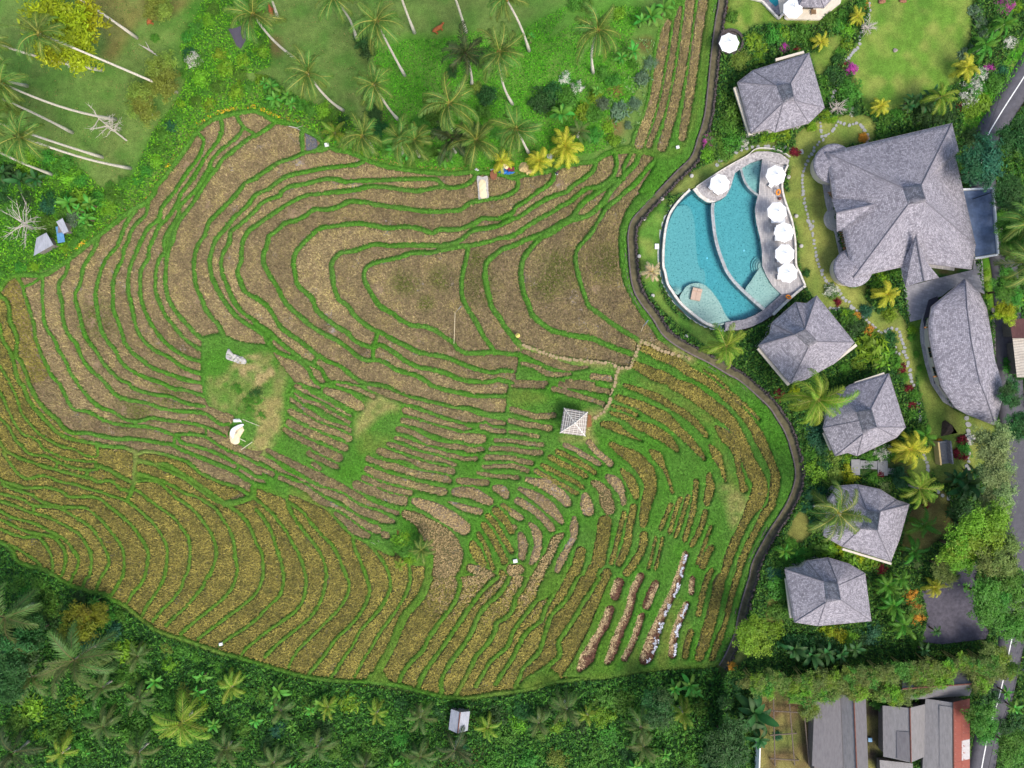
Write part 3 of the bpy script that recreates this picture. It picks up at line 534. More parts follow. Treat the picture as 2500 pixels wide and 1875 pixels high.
# verges that dried out or were trodden
for s, col, a in (("B3 870,300 960,150 1080,90 1210,150 1220,230 1130,240 1000,330 870,470", DRY, .75), ("B3 880,430 1000,420 1180,470 1040,570 900,600", OLIVE, .6), ("B3 290,930 420,910 620,1060 640,1150 500,1100", OLIVE, .9), ("B3 60,170 160,100 220,150 200,420 60,620 0,640 -80,560 0,300", DRY, .85),
                  ("C3 0,20 290,90 260,150 0,180", OLIVE, .6), ("C3 1100,-40 1350,20 1700,260 1740,330 1690,350 1500,230 1250,100", OLIVE, .7), ("C3 1740,400 1850,640 1960,880 2010,1000 1950,1080 1850,860", OLIVE, .55), ("C3 1790,880 1950,900 2020,1010 1990,1140 1900,1240 1850,1060", DRY, .6), ("C3 620,240 800,230 700,330 690,420 730,500 640,470", DRY, .9), ("C3 440,450 620,460 600,500 440,490", DRY, .7),
                  ("C2 1090,1270 1250,1300 1560,1400 1540,1480 1300,1390 1080,1330 1060,1480 920,1560 900,1659 860,1659 900,1530 600,1490 110,1360 110,1310 300,1380 700,1450 1000,1500", DRY, .8), ("C2 1560,1450 1900,1620 1860,1659 1560,1500", OLIVE, .5), ("C4 1330,220 1450,210 1400,420 1370,640 1340,760 1250,760 1260,600 1290,430", OLIVE, .9), ("C4 1000,600 1100,600 1090,760 1030,800 980,790", OLIVE, .7), ("B4 1700,1000 1850,780 1950,940 2211,960 | C4 0,940 300,860 420,860 200,970 0,1010 | B4 1800,1050", OLIVE, .9), ("C4 200,960 1000,820 1500,760 1750,740 1750,780 900,880 200,1000", OLIVE, .6),
                  ("C4 1480,400 1530,430 1480,700 1440,720", OLIVE, .7), ("A4 1080,250 1560,530 1900,650 1880,690 1500,560 1150,380 1040,270", OLIVE, .6), ("B4 990,830 1100,820 1150,900 1000,900", OLIVE, .5), ("B4 1450,0 1510,0 1300,340 1100,830 1010,830 1200,450", OLIVE, .45), ("A3 1100,560 1350,600 1350,690 1190,680 1170,830 1130,830", DRY, .7), ("A3 0,480 100,600 60,650 0,660", OLIVE, .8), ("C1 1690,-100 1740,-100 1650,700 1600,1000 1500,1250 1450,1270 1600,800", OLIVE, .7), ("C1 1000,1240 1400,1270 1350,1350 900,1310", OLIVE, .5)):
    layer(GC, a * patchmask(T(s), 10) * np.clip(0.85 + 0.3 * n2, 0, 1), col)
gold_tint = np.zeros(PX.shape)
GOLD = T("A2 -300,830 150,720 200,830 290,1130 350,1380 420,1590 280,1659 | A3 265,20 500,310 650,420 850,540 1165,590 1480,620 1720,760 2050,890 2160,965 1940,1030 | B3 0,880 250,960 620,1080 820,1290 1190,1470 1530,1500 | C4 850,-3 850,900 0,1100 | B4 0,900 | A4 900,300 300,0 | A3 -300,1400")
GM = patchmask(GOLD, 8)
layer(GC, 0.45 * GM * (rimf > 0), lin((96, 124, 40)))
pz = lambda s: [(460 + float(a.split(',')[0]) / 3.173, 800 + float(a.split(',')[1]) / 3.173) for a in s.split()]
layer(GC, .6 * patchmask(pz("150,390 260,380 340,280 450,230 560,190 680,230 760,370 740,470 720,600 700,760 620,860 560,950 440,940 520,820 500,690 380,660 300,640 180,600"), 8) * np.clip(.7 + .45 * n2, 0.1, 1), DRY * .85)
layer(GC, .6 * patchmask(pz("340,270 480,210 560,220 540,280 660,310 730,380 690,410 620,390 560,460 430,390 360,310"), 6) * np.clip(.5 + .6 * n2, 0, 1), DIRT)
layer(GC, .9 * patchmask(pz("330,690 420,680 520,720 530,800 490,900 420,940 390,870 430,780"), 5), GREEN * 1.05)
grass_cells = (rc > -11) & ~paddy

def ground_shader(name, bsc=9.0, spread=0.35, fine=22.0, bstr=0.6):
    m, n, b = newmat(name)
    at = N(n, 'ShaderNodeAttribute', attribute_name='tint')
    f1 = ramp(n, noise(n, 0.9, 4, 0.7), [(0.25, (1-spread*.7,)*3), (0.75, (1+spread*.5,)*3)])
    f2 = ramp(n, noise(n, fine * .3, 3, 0.7), [(0.3, (1-spread,)*3), (0.72, (1+spread*.8,)*3)])
    c = mix(n, 1.0, mix(n, 1.0, at.outputs['Color'], f1, 'MULTIPLY'), f2, 'MULTIPLY')
    n.links.new(c, b.inputs['Base Color']); b.inputs['Roughness'].default_value = 0.9; b.inputs['Specular IOR Level'].default_value = 0.15
    bump(n, b, noise(n, bsc, 3, 0.7), bstr, 0.12)
    return m
M_GRASS = ground_shader('bund_grass', 9.0, 0.34)
M_GROUND = ground_shader('meadow_ground', 5.0, 0.45, 34.0, .9)
tag(obj('terrace_grass', cells_mesh('terrace_grass', grass_cells, ZG, [M_GRASS], GC)), kind='structure')

def mudmat(name, c0, c1, wet):
    m, n, b = newmat(name)
    f = noise(n, 3.0, 5, 0.75); wv = noise(n, 0.35, 4, 0.7)
    c = ramp(n, f, [(0.3, c0), (0.7, c1)])
    c = mix(n, ramp(n, wv, [(0.60, (0, 0, 0)), (0.70, (1, 1, 1))]), c, tuple(wet))
    n.links.new(c, b.inputs['Base Color']); b.inputs['Roughness'].default_value = 0.7; b.inputs['Specular IOR Level'].default_value = 0.3
    bump(n, b, noise(n, 7, 4, 0.7), 0.8, 0.1); return m
M_MUD = {1: mudmat('stubble_soil', lin((112, 96, 72)), lin((154, 132, 100)), lin((152, 144, 138))), 2: mudmat('ripe_rice_soil', lin((72, 68, 38)), lin((108, 100, 56)), lin((100, 96, 84))),
         3: mudmat('drained_soil', lin((104, 90, 70)), lin((146, 128, 104)), lin((160, 152, 148))), 4: mudmat('ridged_soil', lin((84, 56, 44)), lin((128, 92, 72)), lin((120, 96, 84)))}
kcell = skind[:-1, :-1]; gmc = cm(GM)
PKIND = {}
order = []
for i in ids:
    jj, ii = np.where(LAB == i) if False else (None, None)
flat = LAB.ravel(); so = np.argsort(flat, kind='stable'); starts = np.searchsorted(flat[so], ids); ends = np.searchsorted(flat[so], ids, side='right')
ncol = nx - 1
for i, s0, s1 in zip(ids, starts, ends):
    cidx = so[s0:s1]; jj = cidx // ncol; ii = cidx % ncol
    inG = GBF[jj, ii].mean() > 0.5
    kd = int(np.bincount(kcell[jj, ii][kcell[jj, ii] > 0]).argmax()) if inG and (kcell[jj, ii] > 0).any() else (2 if gmc[jj, ii].mean() > .5 else 1)
    PKIND[i] = kd
    j0, j1, i0, i1 = jj.min()-1, jj.max()+2, ii.min()-1, ii.max()+2
    j0 -= j0 % 4; i0 -= i0 % 4; j0 = max(j0, 0); i0 = max(i0, 0)
    hh = ((j1 - j0 + 3) // 4) * 4; ww = ((i1 - i0 + 3) // 4) * 4
    m = np.zeros((hh, ww), bool); m[jj-j0, ii-i0] = True
    d = m.copy(); d[1:] |= m[:-1]; d[:-1] |= m[1:]; d[:, 1:] |= m[:, :-1]; d[:, :-1] |= m[:, 1:]
    blk = d.reshape(hh//4, 4, ww//4, 4).all((1, 3))
    bj, bi = np.where(blk); fine = d & ~np.kron(blk, np.ones((4, 4), bool)); fj, fi = np.where(fine)
    quads = []
    for (J, I, s_) in ((bj*4 + j0, bi*4 + i0, 4), (fj + j0, fi + i0, 1)):
        J1 = np.minimum(J + s_, ny-1); I1 = np.minimum(I + s_, nx-1)
        quads.append(np.stack([J*nx+I, J1*nx+I, J1*nx+I1, J*nx+I1], 1))
    q = np.vstack(quads); u, inv = np.unique(q.ravel(), return_inverse=True)
    V = Wn(PX.ravel()[u], PY.ravel()[u], -.22 * np.clip(1 + G.ravel()[u] / 4.0, 0, 1) + level[i] + (ZS.ravel()[u] - .12 - level[i]) * slope[i])
    me = mesh_np('rice_paddy', V, inv.reshape(-1, 4), [M_MUD[kd]])
    o = obj('rice_paddy', me); tag(o, kind='structure')

# ------------------------------------------------------------------ rice: stubble, ripe rice, straw (nobody could count the plants)
def blades(name, X, Y, Z, cols, nb, length, width, lean, mats, seed, lift=0.0, jitter=0.4):
    """nb thin blades fanned out from every point"""
    r = np.random.default_rng(seed); n = len(X)
    X = np.repeat(X, nb); Y = np.repeat(Y, nb); Z = np.repeat(Z, nb); C = np.repeat(cols, nb, 0)
    m = n * nb; az = r.uniform(0, 2*np.pi, m); ln = length * r.uniform(1-jitter, 1+jitter, m); el = np.radians(r.uniform(lean[0], lean[1], m))
    dx, dy, dz = np.cos(az)*np.cos(el)*ln, np.sin(az)*np.cos(el)*ln, np.sin(el)*ln
    wx, wy = -np.sin(az)*width/2, np.cos(az)*width/2
    V = np.empty((m, 3, 3)); V[:, 0] = np.stack([X-wx, Y-wy, Z+lift], 1); V[:, 1] = np.stack([X+wx, Y+wy, Z+lift], 1); V[:, 2] = np.stack([X+dx, Y+dy, Z+dz+lift], 1)
    C = C * np.repeat(r.uniform(.72, 1.28, (n, 1)), nb, 0) * r.uniform(0.72, 1.3, (m, 1))
    return mesh_np(name, V.reshape(-1, 3), np.arange(m*3).reshape(-1, 3), mats, np.repeat(C, 3, 0))
def plantmat(name, rough=0.8, trans=0.0):
    m, n, b = newmat(name); at = N(n, 'ShaderNodeAttribute', attribute_name='tint'); n.links.new(at.outputs['Color'], b.inputs['Base Color'])
    b.inputs['Roughness'].default_value = rough; b.inputs['Specular IOR Level'].default_value = 0.2
    if trans:
        t = N(n, 'ShaderNodeBsdfTranslucent'); n.links.new(at.outputs['Color'], t.inputs[0]); mx = N(n, 'ShaderNodeMixShader'); mx.inputs[0].default_value = trans
        n.links.new(b.outputs[0], mx.inputs[1]); n.links.new(t.outputs[0], mx.inputs[2]); n.links.new(mx.outputs[0], n.nodes['Material Output'].inputs[0])
    return m
M_PLANT = plantmat('rice_straw_and_leaf', 0.8, 0.15)
sp = 3.5
qx = np.arange(-40, 2540, sp); qy = np.arange(-40, 1915, sp); QX, QY = np.meshgrid(qx, qy)
QX = (QX + RNG.uniform(-.42, .42, QX.shape) * sp).ravel(); QY = (QY + RNG.uniform(-.42, .42, QY.shape) * sp).ravel()
ci = ((QX - gx[0]) / STEP).astype(int); cj = ((QY - gy[0]) / STEP).astype(int)
ql = LAB[cj, ci]; ok = ql > 0; QX, QY, ci, cj, ql = QX[ok], QY[ok], ci[ok], cj[ok], ql[ok]
kind = np.zeros(LAB.max() + 1, int)
for i, kd in PKIND.items(): kind[i] = kd
qk = kind[ql]; kc_ = kcell[cj, ci]; qk = np.where(GBF[cj, ci], np.where(kc_ > 0, kc_, qk), np.where(gmc[cj, ci] > .5, 2, 1)); qk = np.where(~GBF[cj, ci] & (QX > 1040) & (QX < 1330) & (RNG.uniform(1380, 1520, len(QX)) > QY) & (QY > 1395), 3, qk); nl = fnoise(60, 31)[cj, ci]; nm = fnoise(16, 32)[cj, ci]; nw = fnoise(26, 33)[cj, ci]; nb_ = fnoise(110, 34)[cj, ci]
qz = LEVC[cj, ci]; P = Wn(QX, QY, qz)
BR = np.array(lin((178, 160, 116))); BR2 = np.array(lin((122, 108, 80))); GO = np.array(lin((172, 158, 80))); GO2 = np.array(lin((108, 106, 54))); PA = np.array(lin((196, 168, 122))); GRN = np.array(lin((104, 118, 46)))
u1 = RNG.uniform(0, 1, len(QX))[:, None]
col = BR2 + (BR - BR2) * np.clip(0.55 + 0.2 * nm[:, None] + 0.6 * (u1 - .5) + 0.12 * nb_[:, None], 0, 1.25)
gcol = GO2 + (GO - GO2) * np.clip(0.55 + 0.18 * nm[:, None] + 0.7 * (u1 - .5), 0, 1.2)
gold_f = np.where(qk == 2, 1.0, np.where(qk == 1, 0.10 + 0.2 * np.clip(nm, 0, 1), 0.3))[:, None]
cgx = QX[:, None]; cgy = QY[:, None]
gold_f = np.where((qk[:, None] == 1) & (cgx > 1380) & (cgy < 700), 0.35, gold_f)
col = col * (1 - gold_f) + gcol * gold_f
pal = (qk == 3)[:, None]; col = np.where(pal, col * .45 + PA * .55, col)
# greener regrowth in a few beds
reg_ = np.zeros(len(QX))
for cx, cy, rr in ((990, 690, 45), (1040, 740, 25), (1080, 680, 40), (1170, 700, 55), (1365, 660, 70), (1480, 640, 55), (1330, 700, 45), (330, 1010, 60), (240, 780, 60), (420, 960, 50), (1165, 640, 40)):
    reg_ = np.maximum(reg_, np.clip(1.1 - np.hypot(QX - cx, QY - cy) / rr, 0, 1))
reg_ = np.clip(reg_ + 0.4 * reg_ * nm, 0, 0.8)[:, None]
col = col * (1 - reg_) + GRN * .8 * reg_
# bare muddy spots let the soil show
thin = np.where(qk == 2, np.clip((nw - 1.7) * 2, 0, .8), np.clip((nw - 1.15) * 2, 0, .8)); thin = np.where(qk == 3, .15 + .3 * np.clip(nw, 0, 1), thin)
edge = (G[cj, ci] > -3.2) & (nb_ + .6 * nl > .45); bt_ = RNG.uniform(.84, 1.14, LAB.max() + 1); wt_ = RNG.uniform(-.35, .35, LAB.max() + 1); col = col * bt_[ql][:, None]
keep = (RNG.uniform(0, 1, len(QX)) > np.where(edge & (qk != 2), .9, thin)) & (qk != 4) & (G[cj, ci] < -1.6)
for kd, nm_, ln, wd, lean in ((1, 'rice_stubble', .40, .12, (12, 58)), (2, 'ripe_rice', .38, .14, (10, 58)), (3, 'drained_rice_stubble', .36, .12, (12, 58))):
    s_ = keep & (qk == kd)
    o = obj(nm_, blades(nm_, P[s_, 0], P[s_, 1], P[s_, 2], col[s_], 3, ln, wd, lean, [M_PLANT], 40 + kd, 0.02)); tag(o, kind='stuff')
# ridged beds: clods of earth with straw mulch raked to one side
s_ = qk == 4
r = np.random.default_rng(5)
off = np.zeros(len(QX))
o = obj('earth_clods', blades('earth_clods', P[s_, 0], P[s_, 1], P[s_, 2], np.array(lin((118, 84, 66))) * r.uniform(.6, 1.25, (s_.sum(), 1)), 3, .2, .16, (20, 60), [M_PLANT], 51, .02)); tag(o, kind='stuff')
XS = []; YS = []; ZZ = []
for pts, kd in STRIPS:
    if kd != 'm': continue
    d = np.gradient(pts[:, :2], axis=0); d /= np.linalg.norm(d, axis=1)[:, None] + 1e-9; nrm = np.stack([-d[:, 1], d[:, 0]], 1)
    sgn = r.choice([-1, 1]) if len(XS) != 1 else 1
    for k in range(len(pts) - 1):
        nn = int(np.hypot(*(pts[k+1, :2] - pts[k, :2])) * 1.9)
        t = r.uniform(0, 1, nn); hw = pts[k, 2] / 2
        base = pts[k, :2] + (pts[k+1, :2] - pts[k, :2]) * t[:, None]
        wob = 0.25 * math.sin(k * 1.3 + sgn)
        q = base + nrm[k] * ((r.normal(0.5 + wob, 0.24, nn)) * hw * sgn)[:, None]
        XS.append(q[:, 0]); YS.append(q[:, 1])
XS = np.concatenate(XS); YS = np.concatenate(YS)
zi = L[((YS - gy[0]) / STEP).astype(int), ((XS - gx[0]) / STEP).astype(int)]
Pm = Wn(XS, YS, zi)
o = obj('straw_mulch', blades('straw_mulch', Pm[:, 0], Pm[:, 1], Pm[:, 2], np.array(lin((214, 190, 144))) * r.uniform(.65, 1.1, (len(XS), 1)), 2, .6, .085, (0, 7), [M_PLANT], 52, .04)); tag(o, kind='stuff')
# white plastic film left along two of the ridged beds
XS = []; YS = []
for pts in [p for p, kd in STRIPS if kd == 'm'][5:7]:
    d = np.gradient(pts[:, :2], axis=0); d /= np.linalg.norm(d, axis=1)[:, None] + 1e-9; nrm = np.stack([-d[:, 1], d[:, 0]], 1)
    for k in range(len(pts) - 1):
        nn = int(np.hypot(*(pts[k+1, :2] - pts[k, :2])) * (.75 if k % 6 < 4 else .1)); t = r.uniform(0, 1, nn); q = pts[k, :2] + (pts[k+1, :2] - pts[k, :2]) * t[:, None] - nrm[k] * (r.normal(.62 if k > 8 else .2, .16, nn) * pts[k, 2] / 2)[:, None]; XS.append(q[:, 0]); YS.append(q[:, 1])
XS = np.concatenate(XS); YS = np.concatenate(YS); Pm = Wn(XS, YS, L[((YS - gy[0]) / STEP).astype(int), ((XS - gx[0]) / STEP).astype(int)])
o = obj('plastic_film', blades('plastic_film', Pm[:, 0], Pm[:, 1], Pm[:, 2], np.array((.62, .63, .68)) * r.uniform(.8, 1.1, (len(XS), 1)), 2, .3, .2, (0, 14), [M_PLANT], 53, .14)); tag(o, kind='stuff')
# grass blades on the bunds
sp = 3.2
qx = np.arange(-40, 2540, sp); qy = np.arange(-40, 1915, sp); QX, QY = np.meshgrid(qx, qy)
QX = (QX + RNG.uniform(-.5, .5, QX.shape) * sp).ravel(); QY = (QY + RNG.uniform(-.5, .5, QY.shape) * sp).ravel()
ci = ((QX - gx[0]) / STEP).astype(int); cj = ((QY - gy[0]) / STEP).astype(int); ok = grass_cells[cj, ci] & (rc[cj, ci] > -8)
QX, QY, ci, cj = QX[ok], QY[ok], ci[ok], cj[ok]
P = Wn(QX, QY, ZG[cj, ci])
gcol = GC[cj, ci] * RNG.uniform(.6, 1.45, (len(QX), 1))
o = obj('bund_grass_blades', blades('bund_grass_blades', P[:, 0], P[:, 1], P[:, 2], gcol, 3, .30, .085, (15, 70), [M_PLANT], 61, -.02)); tag(o, kind='stuff')

# small grey seedbed near the upper rim
sb = T("B1 425,1150 520,1200 532,1255 515,1290 435,1300"); zsb = max(zat(755, 345), float(L[int((345 - gy[0]) / STEP), int((755 - gx[0]) / STEP)])) + .1
m_ = MB(); m_.prism([W(x, y, zsb)[:2] for x, y in sb], zsb - .5, zsb); tag(m_.build('seedbed', [simple('grey_wet_mud', lin((92, 92, 96)), .6, .4, 5, 'world', bumps=.9)]), kind='structure')
# ------------------------------------------------------------------ ground outside the terraces
gs = 2
gX, gY = PX[::gs, ::gs], PY[::gs, ::gs]
CC = np.empty(PX.shape + (3,)); CC[:] = MEAD
n3 = fnoise(30, 41); n4 = fnoise(90, 42); n5 = fnoise(12, 43)
layer(CC, np.clip(.25 + .35 * n4, 0, .7), lin((104, 118, 62))); layer(CC, np.clip(.2 + .4 * n3, 0, .6), lin((76, 124, 44)))
ZONES = (("A1 760,-100 1700,-100 1500,130 1200,200 1000,520 880,480 930,350 800,130", lin((136, 112, 66)), .6), ("B1 90,330 200,330 220,460 110,460", lin((120, 80, 62)), .8),
    ("B1 1000,330 1600,300 1900,260 2211,330 | C1 200,150 450,30 900,-60 1150,30 1000,420 1100,640 900,1100 800,1290 600,1330 0,1480 | B1 1850,1490 1400,1450 1050,1390 1100,900 1010,520", LUSH * .95, .75),
    ("C1 200,100 300,-100 1150,-100 1150,60 800,60 300,330", lin((88, 132, 52)), .7), ("A1 1800,-100 2211,-100 | B1 100,150 130,560 0,600 | A1 1900,560 1750,850 1500,1010 1350,1200 1250,1450 1050,1659 | A2 900,300 600,580 300,700 0,800 -200,700 -200,200 | A1 -200,1300 100,1260 500,1400 750,1500 900,1640 1200,1400 1330,1100 1500,900 1600,700 1600,100", lin((66, 118, 34)), .85),
    ("B1 780,250 1000,350 1050,520 1080,800 1110,1050 950,1040 950,700 830,380", lin((70, 78, 40)), .5), ("C1 800,1040 950,1040 950,1150 850,1160", lin((140, 96, 70)), .9), ("C1 850,740 930,740 940,830 860,820", lin((128, 78, 58)), .9), ("C1 1100,340 1200,330 1190,440 1100,430", lin((110, 76, 54)), .8),
    ("A3 -200,1380 0,1380 130,1530 450,1659 | A4 530,60 900,180 1200,380 1420,520 1900,690 2211,770 | B4 300,850 850,930 1720,1080 2211,1030 | C4 330,940 1200,820 1760,780 1880,1000 1800,1659 1850,1900 | A4 -300,1900", GAP_SHADE * 1.25, .92),  # thicket floor, coloured dark to stand for shade under the plants
    ("C4 1600,820 1800,780 1700,1200 1560,1350 1500,1500 1700,1700 1560,1900 1420,1900 1450,1450 1560,1250 1700,900", lin((98, 74, 48)), .85), ("B4 1560,1150 1750,1060 2000,1100 1900,1350 1600,1420", lin((88, 66, 44)), .8), ("B4 1550,1600 1970,1470 1950,1800 1600,1800", lin((150, 112, 74)), .7))
for s, col, a in ZONES: layer(CC, a * patchmask(T(s), 12) * np.clip(.85 + .25 * n3, 0, 1), col)
layer(CC, (rm > .02) * 1.0, GAP_SHADE * 1.3)                                             # planting beds, shade between the plants painted into the ground colour
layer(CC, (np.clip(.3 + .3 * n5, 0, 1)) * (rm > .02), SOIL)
n6 = fnoise(22, 45); LAWNM = np.zeros(PX.shape)
for s, col in (("D1 890,-100 1690,-100 1750,250 1700,430 1620,620 1640,690 1500,760 1380,800 1300,860 1050,960 880,960 800,840 700,760 740,640 680,480 830,300 880,60", LAWN), ("C1 1770,-100 2100,-100 2211,60 | D1 90,180 | C1 2090,210 2000,280 1850,290 1780,200", LAWN * .9), ("D1 60,-60 700,-60 650,30 450,180 400,200 100,190", LAWN * .85),
               ("D1 440,450 520,330 640,300 640,400 560,540 440,640 400,560 370,460", LAWN * .8), ("D1 250,1150 450,1040 640,1000 850,1000 930,1100 900,1200 830,1230 640,1270 560,1659 200,1659 200,1450 160,1330 240,1250 ", lin((126, 140, 66))), ("D2 140,0 500,0 560,200 600,420 640,560 590,650 700,830 840,800 830,900 960,1040 1080,1000 1180,1120 1240,1300 1270,1659 1180,1659 1100,1300 960,1230 700,1000 470,1010 420,920 330,800 280,600 250,300 180,150", lin((132, 142, 68))),
               ("C2 1100,200 1330,60 1260,450 1270,800 1400,1050 1700,1200 1900,1500 1750,1380 1400,1100 1180,850 1090,560", lin((92, 136, 50))), ("C1 1370,1659 1560,1480 2211,1210 2211,1300 1700,1560 1450,1659", lin((112, 128, 62))), ("D2 1215,1110 1340,1110 1440,1659 1310,1659", lin((96, 130, 48))), ("D3 1310,0 1480,0 1600,220 1960,360 1900,480 1880,700 1500,850 1420,700 1380,900 1230,700 1380,560 1380,300", lin((118, 136, 60))), ("D3 1480,900 1560,1000 1600,1200 1480,1320 1230,1520 1150,1480 1230,1100 1400,1000", lin((110, 96, 56))), ("D3 160,1330 250,1120 330,1130 360,1300 200,1380", lin((92, 96, 44))), ("D4 0,220 110,250 120,430 0,450", lin((96, 98, 48))),
               ("D1 1700,1000 1950,640 2211,330 2211,520 1760,1230", lin((70, 140, 30))), ("D4 0,950 400,980 400,1900 -60,1900 -60,1000", lin((104, 84, 58))), ("D4 840,1030 1000,1030 1000,1900 840,1900", lin((60, 50, 42))), ("D2 1850,560 1990,560 2000,1000 1910,1000", lin((80, 130, 30))), ("C4 1820,560 1960,500 2100,640 1900,760", lin((84, 92, 44)))):
    pm_ = patchmask(T(s), 7); LAWNM = np.maximum(LAWNM, pm_); layer(CC, pm_ * .95, np.asarray(col)); 
layer(CC, np.clip(.2 + .3 * n6, 0, .5) * (rm > .02) * LAWNM, lin((160, 158, 84))); layer(CC, np.clip(.05 + .3 * fnoise(45, 47), 0, .4) * (rm > .02) * LAWNM, lin((62, 110, 34)))
zz = ZS - np.clip((rimf - 2) / 8, 0, 1) * 1.4
POOLPIT = [(1590 + a / 5.53, 350 + b / 5.53) for a, b in ((540, 620), (400, 710), (290, 820), (195, 980), (138, 1150), (108, 1350), (103, 1500), (108, 1659), (118, 1730), (158, 1890), (238, 2047), (338, 2187), (458, 2307), (568, 2387), (705, 2467), (850, 2515), (1000, 2525), (1200, 2515), (1350, 2475), (1500, 2405), (1650, 2300), (1780, 2010), (1700, 1900), (1600, 1800), (1540, 1600), (1500, 1300), (1450, 1100), (1440, 900), (1460, 700), (1500, 400), (1480, 230), (1350, 240), (1200, 330), (1080, 390), (1050, 500), (1000, 680), (850, 760), (700, 700))]
zz = zz - np.clip((polyfield(POOLPIT) - 0.5) / 2, 0, 1) * 2.4
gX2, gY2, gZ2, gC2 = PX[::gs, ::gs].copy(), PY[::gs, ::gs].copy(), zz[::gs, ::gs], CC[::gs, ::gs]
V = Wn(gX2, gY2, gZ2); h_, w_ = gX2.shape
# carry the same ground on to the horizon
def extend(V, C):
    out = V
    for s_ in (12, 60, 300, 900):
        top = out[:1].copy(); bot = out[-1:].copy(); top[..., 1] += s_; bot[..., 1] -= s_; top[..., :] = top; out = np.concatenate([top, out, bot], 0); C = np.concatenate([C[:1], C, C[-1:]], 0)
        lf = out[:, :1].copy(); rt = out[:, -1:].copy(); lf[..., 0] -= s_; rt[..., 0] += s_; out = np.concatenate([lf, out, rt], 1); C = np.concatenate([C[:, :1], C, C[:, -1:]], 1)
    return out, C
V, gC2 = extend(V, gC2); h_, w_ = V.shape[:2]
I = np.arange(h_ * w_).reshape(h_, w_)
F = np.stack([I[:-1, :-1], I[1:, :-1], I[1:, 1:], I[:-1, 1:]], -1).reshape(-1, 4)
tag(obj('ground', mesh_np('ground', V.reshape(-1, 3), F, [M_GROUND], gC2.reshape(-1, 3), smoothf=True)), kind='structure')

# ------------------------------------------------------------------ ribbons (canal, path, road)
def offs(pts, o):
    p = np.asarray(pts)[:, :2]; d = np.gradient(p, axis=0); d /= np.linalg.norm(d, axis=1)[:, None] + 1e-9
    return p + np.stack([d[:, 1], -d[:, 0]], 1) * o          # positive = left of travel on the plan (image up is -y)
def ribbon(name, pts, prof, mats, parent=None, zfun=None, kind='structure', smoothf=False):
    """prof: list of (offset in plan units, height above ground, material of the face to the next point)"""
    zb = np.array([(zfun or zat)(x, y) for x, y in np.asarray(pts)[:, :2]])
    rows = []
    for o, dz, _ in prof:
        q = offs(pts, o); rows.append(Wn(q[:, 0], q[:, 1], zb + dz))
    R = np.stack(rows, 1); n, k = R.shape[:2]; I = np.arange(n*k).reshape(n, k)
    F = np.stack([I[:-1, :-1], I[1:, :-1], I[1:, 1:], I[:-1, 1:]], -1).reshape(-1, 4); mi = np.tile([p[2] for p in prof[:-1]], n-1)
    # distances along and across for the texture
    o_ = obj(name, mesh_np(name, R.reshape(-1, 3), F, mats, midx=mi, smoothf=smoothf), parent)
    if parent is None and kind: tag(o_, kind=kind)
    return o_
M_STONE = simple('dark_edge_stone', lin((78, 70, 68)), .9, .5, 5.0, 'world', bumps=.8)
M_PATH = simple('mossy_canal_bank', lin((92, 86, 62)), .9, .4, 1.4, 'world', bumps=.4)
M_DITCH = simple('dark_ditch_water', lin((52, 46, 48)), .15, .25, 2.0, 'world', spec=.5)
M_WALLC = simple('canal_wall', lin((110, 98, 96)), .85, .35, 3.0, 'world', bumps=.5)
ribbon('canal', CANAL, [(-3.5, -.4, 0), (-3.5, .22, 0), (-1.0, .22, 0), (-.8, .03, 1), (4.5, .03, 0), (4.7, .36, 0), (8, .38, 2), (15, .42, 2), (23, .40, 3), (23.2, .55, 3), (27.5, .52, 3), (27.7, -.3, 3)], [M_WALLC, M_DITCH, M_PATH, M_STONE])
# rough stones along the canal bank
r = np.random.default_rng(11)
bank = offs(CANAL, 26); mbs = MB()
for k in range(0, len(bank)-1):
    for t in np.arange(0, 1, .34):
        x, y = bank[k] + (bank[k+1]-bank[k]) * t + r.normal(0, 1.4, 2); sz = r.uniform(.15, .34)
        mbs.box(G3(x, y, .5), (sz*1.5, sz, sz*.8), r.uniform(0, 3), 0, .7)
tag(mbs.build('canal_edge_rubble', [M_STONE]), kind='stuff')

def asphalt():
    m, n, b = newmat('asphalt'); f = noise(n, 1.2, 4, .7); g = noise(n, 30, 2, .6)
    c = mix(n, .35, ramp(n, f, [(.3, lin((62, 60, 66))), (.7, lin((88, 86, 94)))]), ramp(n, g, [(.3, lin((50, 48, 52))), (.7, lin((110, 108, 112)))]))
    n.links.new(c, b.inputs['Base Color']); b.inputs['Roughness'].default_value = .85; bump(n, b, g, .4, .02); return m
M_ASPH = asphalt(); M_WHITEPAINT = simple('road_paint', (.75, .75, .72), .7, .2, 6, 'world')
ROAD = smooth([(2650, -40), (2560, 90), (2500, 188), (2440, 282), (2404, 350), (2396, 420), (2414, 520), (2450, 640), (2462, 800), (2466, 950), (2478, 1080), (2488, 1180), (2486, 1350), (2480, 1500), (2462, 1600), (2440, 1700), (2416, 1780), (2396, 1880), (2384, 1960)], 6)
rz = lambda x, y: .78
ribbon('road', ROAD, [(33, -.3, 0), (32, .05, 0), (10, .07, 0), (-10, .07, 0), (-32, .05, 0), (-33, -.3, 0)], [M_ASPH], zfun=rz)
for part in (ROAD[ROAD[:, 1] < 430], ROAD[ROAD[:, 1] > 1500]): ribbon('road_centre_line', part, [(1.3, .076, 0), (-1.3, .076, 0)], [M_WHITEPAINT], zfun=rz)
def flat(name, poly, z0, z1, mats, parent=None, kind=None, sm=0, label=None, cat=None):
    """slab with the given plan outline, its top at z1"""
    P = smooth(poly, sm, True) if sm else np.array(poly)
    m = MB(); m.prism([W(x, y, z1)[:2] for x, y in P[:, :2]], z0, z1); o = m.build(name, mats, parent)
    return tag(o, label, cat, None, kind)
